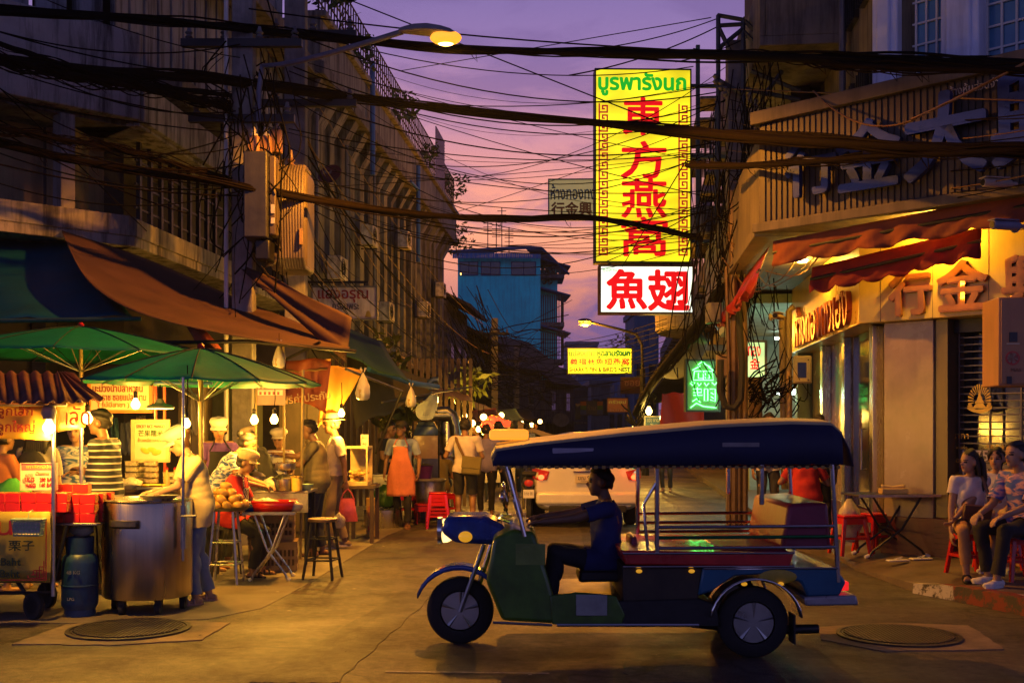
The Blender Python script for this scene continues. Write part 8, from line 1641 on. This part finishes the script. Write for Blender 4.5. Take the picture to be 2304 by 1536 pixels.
# seats
side_prism([(1305, 1318), (1310, 1292), (1425, 1290), (1440, 1316)], -.22, .22, black_iron, 'driver_seat', .02); side_prism([(1422, 1290), (1428, 1215), (1440, 1212), (1444, 1290)], -.2, .2, tk_mar, 'driver_backrest', .015)
side_prism([(1610, 1262), (1612, 1232), (1760, 1228), (1770, 1260)], -TW*.9, TW*.9, tk_mar, 'passenger_seat', .03); side_prism([(1745, 1230), (1762, 1130), (1850, 1126), (1858, 1232)], -TW*.92, TW*.92, tk_mar, 'passenger_backrest', .03)
# handlebar, fork, wheels, underbody
m = MB(); m.tube([(kx2(1075), 0, kz2(1330)), (kx2(1120), 0, kz2(1180))], .02, 8); m.tube([(kx2(1150), -.30, kz2(1178)), (kx2(1125), -.15, kz2(1172)), (kx2(1120), 0, kz2(1180)), (kx2(1125), .15, kz2(1172)), (kx2(1150), .30, kz2(1178))], .014, 8); m.build('handlebar', chrome, t)
m = MB()
for y in (-.09, .09): m.bar((kx2(1030), y, .245), (kx2(1085), y, kz2(1240)), .018, 8)
m.build('front_fork', steel_dull, t)
alloy = mat('alloy_wheel', (.40, .40, .38), .3, .9, .15, 5, .05)
def kw(px, y, r=.245, w=.12):
    Mw = Matrix.Rotation(R(90), 3, 'X'); c = V((kx2(px), y, r)); m = MB(); m.lathe([(r*.60, -w/2), (r*.88, -w/2), (r*.98, -w*.36), (r, -w*.2), (r, w*.2), (r*.98, w*.36), (r*.88, w/2), (r*.60, w/2), (r*.6, -w/2)], 40, c, Mw); wo = m.build('wheel', rubber, t)
    m = MB(); m.lathe([(r*.61, -w*.46), (r*.56, -w*.46), (r*.54, -w*.2), (r*.54, w*.2), (r*.56, w*.46), (r*.61, w*.46)], 36, c, Mw); m.lathe([(0, -w*.42), (r*.16, -w*.42), (r*.18, -w*.3), (r*.18, w*.3), (r*.16, w*.42), (0, w*.42)], 18, c, Mw)
    for q in range(5):
        a = 2*math.pi*q/5+.3; p0 = c+Mw @ V((math.cos(a)*r*.15, math.sin(a)*r*.15, 0)); p1 = c+Mw @ V((math.cos(a)*r*.56, math.sin(a)*r*.56, 0))
        for s in (-1, 1): m.bar(p0+V((0, s*w*.3, 0)), p1+V((0, s*w*.36, 0)), r*.085, 6)
    m.build('rim', alloy, wo); m = MB(); m.lathe([(0, -.004), (r*.54, -.004), (r*.54, .004), (0, .004)], 24, c, Mw); m.build('brake_disc', black_iron, wo)
kw(1030, 0); kw(1685, -TW+.10); kw(1685, TW-.10)
m = MB(); m.bar((kx2(1685), -TW+.1, .245), (kx2(1685), TW-.1, .245), .03); m.bx(kx2(1420), kx2(1620), -.25, .25, .16, .30); m.tube([(kx2(1560), -.3, .2), (kx2(1700), -.42, .17), (kx2(1840), -.42, .18)], .035, 10); m.build('underbody', black_iron, t, bev=.01)
# trim: marker lights, stickers, mirrors, mudflaps, plates, roof fringe
amber = bpy.data.materials['amber_lens']
for px, py in ((1660, 1303), (1740, 1303), (1545, 1275), (1430, 1275)):
    m = MB(); m.ell((kx2(px), -TW-.02, kz2(py)), (.022, .014, .014), None, 10, 6); m.build('marker_lamp', amber, t)
m = MB(); m.bar((kx2(1250), -TW-.03, kz2(1392)), (kx2(1560), -TW-.03, kz2(1392)), .013, 8); m.bar((kx2(1110), -TW-.005, kz2(1388)), (kx2(1240), -TW-.005, kz2(1394)), .010, 6); m.build('sill_trim', chrome, t)
for py in (1266, 1237): m = MB(); m.bar((kx2(1395), -TW-.014, kz2(py)), (kx2(1770), -TW-.014, kz2(py-1)), .007, 6); m.build('band_trim', chrome, t)
m = MB(); m.bar((kx2(1572), -TW-.01, kz2(1270)), (kx2(1866), -TW-.01, kz2(1269)), .007, 6); m.build('body_trim', chrome, t)
for y in (-TW-.06, TW+.06): m = MB(); m.bar((kx2(1142), y*.93, kz2(1150)), (kx2(1132), y*1.06, kz2(1122)), .007, 6); m.ell((kx2(1130), y*1.08, kz2(1112)), (.02, .05, .035), None, 12, 8); m.build('wing_mirror', chrome, t)
for y0 in (-TW+.02, TW-.18): m = MB(); m.bx(kx2(1772), kx2(1776), y0, y0+.16, .10, .30); m.build('mudflap', rubber, t)
m = MB()
for k in range(44):
    x = kx2(1130)+(kx2(1862)-kx2(1130))*k/43; m.bx(x-.012, x+.012, -TW*1.06-.034, -TW*1.06-.031, kz2(1051), kz2(1044))
m.build('skirt_fringe', mat('gold_fringe', (.36, .22, .04), .6), t)
m = MB(); m.bx(kx2(1610), kx2(1690), -TW*1.1-.004, -TW*1.1+.001, kz2(1003), kz2(994)); m.build('skirt_label', mat('label_grey', (.25, .22, .22), .6), t)
m = MB(); m.tube([(kx2(1470), -TW, kz2(1080)), (kx2(1440), -TW, kz2(1130)), (kx2(1450), -TW, kz2(1230))], .012, 8); m.build('grab_rail', chrome, t)
m = MB(); m.bx(kx2(1160), kx2(1225), -TW-.004, -TW-.0005, kz2(1262), kz2(1216)); m.build('cowl_sticker', mat('sticker_lime', (.16, .24, .04), .4), t)
# driver
b, h, fr_ = person('tuk tuk driver in a dark blue shirt gripping the handlebar', V((Xa(1385, 7.95)+kx2(1376), Yk, 0)), 90, 1.56, False, 1.05, pelvis=(0, 0, .605), lean=0, hpitch=2, hl=(-.26, .66, kz2(1178)+.05), hr=(.26, .66, kz2(1178)+.05), fl=(-.14, .46, .24), fr=(.14, .46, .24), skin='brown', shirt=fabric('driver_blue', (.02, .03, .14)), sleeve=.7, hem=-.1, legs=fabric('driver_trousers', (.02, .022, .03)), shoes=('shoe', black_c), vox=.009)
# ------------------------------------------------------------------ car, motorbike
Yc = 17.6; car_w = mat('car_white', (.60, .57, .52), .25, 0, .06, 3, .01, coat=.6); tail = mat('tail_glass', (.22, .010, .008), .15, 0, 0, 3, 0, emit=.16, ec=(1, .05, .015)); t = T('parked_car', 'white sedan seen from behind beyond the tuk tuk, its tail lights lit', 'car', (Xa(1322, Yc), Yc, 0)); W = .845
secs = [(0.0, [(0, .30), (.55, .30), (.74, .36), (.79, .55), (.79, .75), (.74, .86), (.5, .94), (0, .95)]), (.10, [(0, .24), (.6, .24), (.80, .32), (.845, .55), (.84, .78), (.76, .95), (.5, 1.02), (0, 1.04)]), (.45, [(0, .22), (.62, .22), (.82, .30), (.85, .55), (.845, .78), (.77, .98), (.56, 1.06), (0, 1.09)]),
        (.9, [(0, .22), (.62, .22), (.82, .30), (.85, .55), (.845, .80), (.77, .98), (.58, 1.30), (0, 1.36)]), (1.4, [(0, .22), (.62, .22), (.82, .3), (.85, .55), (.845, .82), (.78, .98), (.58, 1.45), (0, 1.50)]), (2.4, [(0, .22), (.62, .22), (.82, .3), (.85, .55), (.845, .82), (.78, .98), (.58, 1.46), (0, 1.51)]), (3.0, [(0, .22), (.62, .22), (.82, .3), (.85, .55), (.84, .82), (.76, .96), (.6, 1.12), (0, 1.16)]), (3.6, [(0, .22), (.6, .22), (.8, .3), (.84, .5), (.82, .76), (.74, .86), (.5, .92), (0, .95)]), (4.15, [(0, .28), (.5, .28), (.66, .34), (.70, .5), (.68, .66), (.6, .72), (.4, .76), (0, .78)])]
rows = []
for y, pr in secs: rows.append([V((-x, y, z)) for x, z in pr[::1]]+[V((x, y, z)) for x, z in pr[::-1][1:]])
m = MB(); m.grid(rows); m.add(rows[0], [tuple(range(len(rows[0])))]); m.add(rows[-1], [tuple(range(len(rows[-1])-1, -1, -1))]); m.build('body', car_w, t, sub=2, sharp=180)
m = MB(); m.add([V((-.55, .47, 1.075)), V((.55, .47, 1.075)), V((.50, .97, 1.40)), V((-.50, .97, 1.40))], [(0, 1, 2, 3)]); m.build('rear_window', glass_dark, t, solid=.02)
for s in (-1, 1):
    m = MB(); m.add([V((s*.845, .55, 1.0)), V((s*.845, 2.9, 1.0)), V((s*.66, 2.3, 1.38)), V((s*.66, 1.2, 1.38))], [(0, 1, 2, 3)]); m.build('side_window', glass_dark, t, solid=.02)
    m = MB(); m.add([V((s*a, y, z)) for a, y, z in ((.60, -.02, .88), (.70, .0, .90), (.80, .18, .92), (.84, .36, .90), (.835, .2, .77), (.78, .01, .74), (.64, -.025, .75))], [tuple(range(7)) if s > 0 else tuple(range(6, -1, -1))]); m.build('tail_light', tail, t, solid=.03)
    m = MB(); m.ell((s*.72, -.035, .79), (.05, .02, .04)); m.build('brake_lamp', mat('brake_glow', (1, .1, .03), emit=4, var=0, bump=0, ec=(1, .08, .02)) if 'brake_glow' not in bpy.data.materials else bpy.data.materials['brake_glow'], t)
    for y in (.78, 3.35): wheel(t, V((s*.74, y, .30)), .30, .19)
    m = MB(); m.ell((s*.92, 2.75, 1.0), (.09, .06, .06)); m.build('wing_mirror', car_w, t)
m = MB(); m.bx(-.80, .80, -.05, .2, .36, .56); m.build('rear_bumper', car_w, t, bev=.05, bs=3)
m = MB(); m.bx(-.6, .6, -.03, .05, .24, .35); m.build('lower_valance', rubber, t, bev=.02)
m = MB(); m.bx(-.19, .19, -.055, -.03, .70, .83); po = m.build('number_plate', mat('plate_cream', (.5, .42, .28), .5), t, bev=.004); m = MB(); m.text('ฆณ 9082', face((0, -.056, .78)), .062, .30, .002, .01); m.text('กรุงเทพมหานคร', face((0, -.056, .723)), .022, .2, .002); m.build('lettering', black_iron, po, smooth=False)
m = MB(); m.bx(-.22, .22, -.035, .02, .86, .885); m.ell((0, -.03, .93), (.045, .012, .032)); m.build('badge_trim', chrome, t, bev=.005)
lamp('POINT', V((Xa(1420, 17), 17.25, .85)), 1.5, (1, .05, .02), .05)
t = T('motorbike', 'motorbike with a lit red tail lamp parked left of the white sedan', 'motorbike', (Xa(1190, 17.6), 17.6, 0), R(-4))
wheel(t, V((0, .30, .28)), .28, .09); wheel(t, V((0, 1.5, .28)), .28, .08)
m = MB(); rows = []
for y, w, z0, z1 in ((-.02, .06, .62, .74), (.2, .12, .56, .80), (.6, .14, .50, .82), (.9, .10, .40, .66), (1.15, .13, .42, .86), (1.35, .12, .55, 1.0)): rows.append([V((w*math.cos(a), y, (z0+z1)/2+(z1-z0)/2*math.sin(a))) for a in [2*math.pi*j/14 for j in range(14)]])
m.grid(rows, loop=True); m.add(rows[0], [tuple(range(14))]); m.build('body', mat('bike_dark', (.03, .03, .04), .3, .2, .2, 5, .02, coat=.4), t)
m = MB(); m.bx(-.12, .12, .1, .85, .80, .87); m.build('seat', rubber, t, bev=.03)
m = MB(); m.ell((0, -.04, .70), (.07, .03, .055)); m.build('tail_lamp', tail, t)
m = MB(); m.bx(-.085, .085, -.06, -.05, .47, .60); po = m.build('number_plate', white_plastic, t, bev=.003); m = MB(); m.text('1กข 81', face((0, -.061, .54)), .05, .13, .002); m.build('lettering', black_iron, po, smooth=False)
m = MB(); m.tube([(-.33, 1.15, 1.02), (-.12, 1.25, 1.03), (0, 1.28, 1.0), (.12, 1.25, 1.03), (.33, 1.15, 1.02)], .014, 8); m.bar((0, 1.28, 1.0), (0, 1.5, .28), .03); m.bar((-.1, .3, .28), (-.12, .5, .62), .02); m.build('handlebar', black_iron, t)
# ------------------------------------------------------------------ air: thin evening haze and cooking smoke over the street
hz_m = bpy.data.materials.new('haze'); hz_m.use_nodes = True; nt = hz_m.node_tree; nt.nodes.remove(nt.nodes['Principled BSDF'])
pv = nt.nodes.new('ShaderNodeVolumePrincipled'); pv.inputs['Color'].default_value = (.62, .68, .85, 1); pv.inputs['Density'].default_value = .0005
nt.links.new(pv.outputs[0], nt.nodes['Material Output'].inputs['Volume'])
m = MB(); m.bx(-152, 152, -42, 422, -1.3, 30); tag(m.build('haze', hz_m, None), kind='stuff')
# ------------------------------------------------------------------ small things: dishes, bottles, litter, far bulbs
def bowl(loc, r, h, mt, label, group=None):
    m = MB(); m.lathe([(0, .004), (r*.5, 0), (r*.9, h*.6), (r, h), (r*.96, h), (r*.86, h*.6), (r*.45, .01), (0, .01)], 20); return O('bowl', m, mt, label, 'bowl', loc, 0, group)
def bottle(loc, r, h, mt, label, group=None):
    t = T('bottle', label, 'bottle', loc, 0, group); m = MB(); m.lathe([(0, 0), (r, 0), (r, h*.6), (r*.4, h*.78), (r*.36, h*.9), (0, h*.9)], 14); m.build('body', mt, t); m = MB(); m.lathe([(0, h*.9), (r*.42, h*.9), (r*.42, h), (0, h)], 10); m.build('cap', red_plastic, t); return t
zc = Za(1100, 13.3); sauce = mat('sauce_bottle', (.28, .10, .02), .25, 0, .2, 8, 0); syrup = mat('syrup_bottle', (.5, .34, .1), .2, 0, .2, 8, 0)
b0 = bottle(V((Xa(560, 13.2), 13.15, zc)), .03, .24, sauce, 'sauce bottle with a red cap in the row on the cooking counter', 'sauce bottles on the cooking counter')
for k in range(1, 5): dup(b0, V((Xa(560, 13.2)-.075*k, 13.15+U(-.05, .05), zc)))
b0 = bottle(V((Xa(425, 12), 11.9, Za(1098, 12))), .03, .22, syrup, 'syrup bottle with a red cap on the sticky rice counter', 'syrup bottles on the sticky rice counter')
for k in range(1, 4): dup(b0, V((Xa(425, 12)-.07*k, 11.95+U(-.04, .04), Za(1098, 12))))
b0 = bowl(V((Xa(530, 13.1), 13.05, zc)), .09, .06, steel, 'small steel bowl in the row along the cooking counter front', 'steel bowls on the cooking counter')
for k in range(1, 4): dup(b0, V((Xa(530, 13.1)+.2*k, 13.04, zc)))
bowl(V((Xa(690, 13.2), 13.1, zc)), .1, .07, mint, 'mint plastic bowl at the right end of the cooking counter')
t = T('serving_tray', 'foil tray of peeled mango on the sticky rice counter', 'tray', V((Xa(345, 11.75), 11.74, Za(1098, 12)))); m = MB(); m.bx(-.16, .16, -.07, .07, 0, .03); m.build('tray', steel_dull, t, bev=.01); m = MB()
for q in range(9): m.ell((U(-.12, .12), U(-.04, .04), .045), (.045, .022, .016), Matrix.Rotation(U(0, 3), 3, 'Z'), 10, 6)
o = m.build('mango_slices', mat('mango_flesh', (.6, .34, .03), .4, 0, .2, 9), t); o['kind'] = 'stuff'
m = MB()
for q in range(90):
    c = V((U(-3.6, 4.6), U(7.2, 16), .009)); a = U(0, 6.3); s = U(.008, .03); m.add([c+V((math.cos(a+k*1.57)*s*U(.5, 1.2), math.sin(a+k*1.57)*s*U(.5, 1.2), U(0, .006))) for k in range(4)], [(0, 1, 2, 3)], q % 3)
tag(m.build('litter', [mat('scrap_paper', (.4, .36, .3), .8), mat('scrap_brown', (.12, .08, .04), .8), mat('scrap_dark', (.03, .03, .03), .8)], None, smooth=False), kind='stuff')
for i, (px, py, Y) in enumerate(((1062, 952, 26), (1105, 930, 31), (1128, 934, 36), (1150, 942, 40), (1172, 950, 46), (1196, 956, 54), (1088, 938, 28), (1215, 948, 60), (1012, 940, 23.5), (1492, 940, 26), (1505, 915, 28), (1440, 952, 44), (1428, 958, 58))):
    O('light_bulb', MB().ell((0, 0, 0), .05+.0012*Y, None, 10, 8), bulb_m, 'tiny warm bulb far down the street among the dim awnings', 'light bulb', at(px, py, Y), 0, 'tiny bulbs far down the street')
lamp('POINT', at(1130, 930, 32), 90, BULB, .1); lamp('POINT', at(1010, 930, 23), 60, BULB, .1); lamp('POINT', at(1495, 935, 26.5), 45, BULB, .1)
for i, (px, Y, c, lb) in enumerate(((1105, 29, (.2, .03, .02), 'red food cart awning first down the left side'), (1150, 37, (.03, .08, .14), 'blue food cart awning second down the left side'), (1180, 46, (.16, .12, .07), 'tan food cart awning third down the left side'))):
    cloth('tarpaulin', lb, 'tarp', [at(px-50, 925, Y+2), at(px+10, 918, Y+2), at(px+30, 945, Y-1), at(px-40, 950, Y-1)], cloth_mat('cart_awning_%s' % 'abc'[i], c, .8, .3), 6, 8, .05, .04)
    table('stall_table', lb.replace('awning', 'counter'), Xa(px-30, Y), Xa(px+20, Y), Y, Y+.8, .85, wood_dark, black_iron, .04, 'counter', .6)
for i, (px, Y, H_, hd, mt_, lb) in enumerate(((1076, 26, 1.6, 100, grey_c, 'distant shopper in a grey top under the lanterns'), (1135, 34, 1.68, -60, black_c, 'distant shopper in black beside the far red awning'), (1205, 40, 1.65, 170, white_c, 'distant walker in a white top coming up the street'), (1500, 27, 1.65, 150, dark_c, 'distant figure in dark clothes by the red cloth screen'))):
    person(lb, V((Xa(px, Y), Y, 0)), hd, H_, i % 2 == 0, 1.0, skin='tan', shirt=mt_, sleeve=.7, legs=black_c, vox=.016)
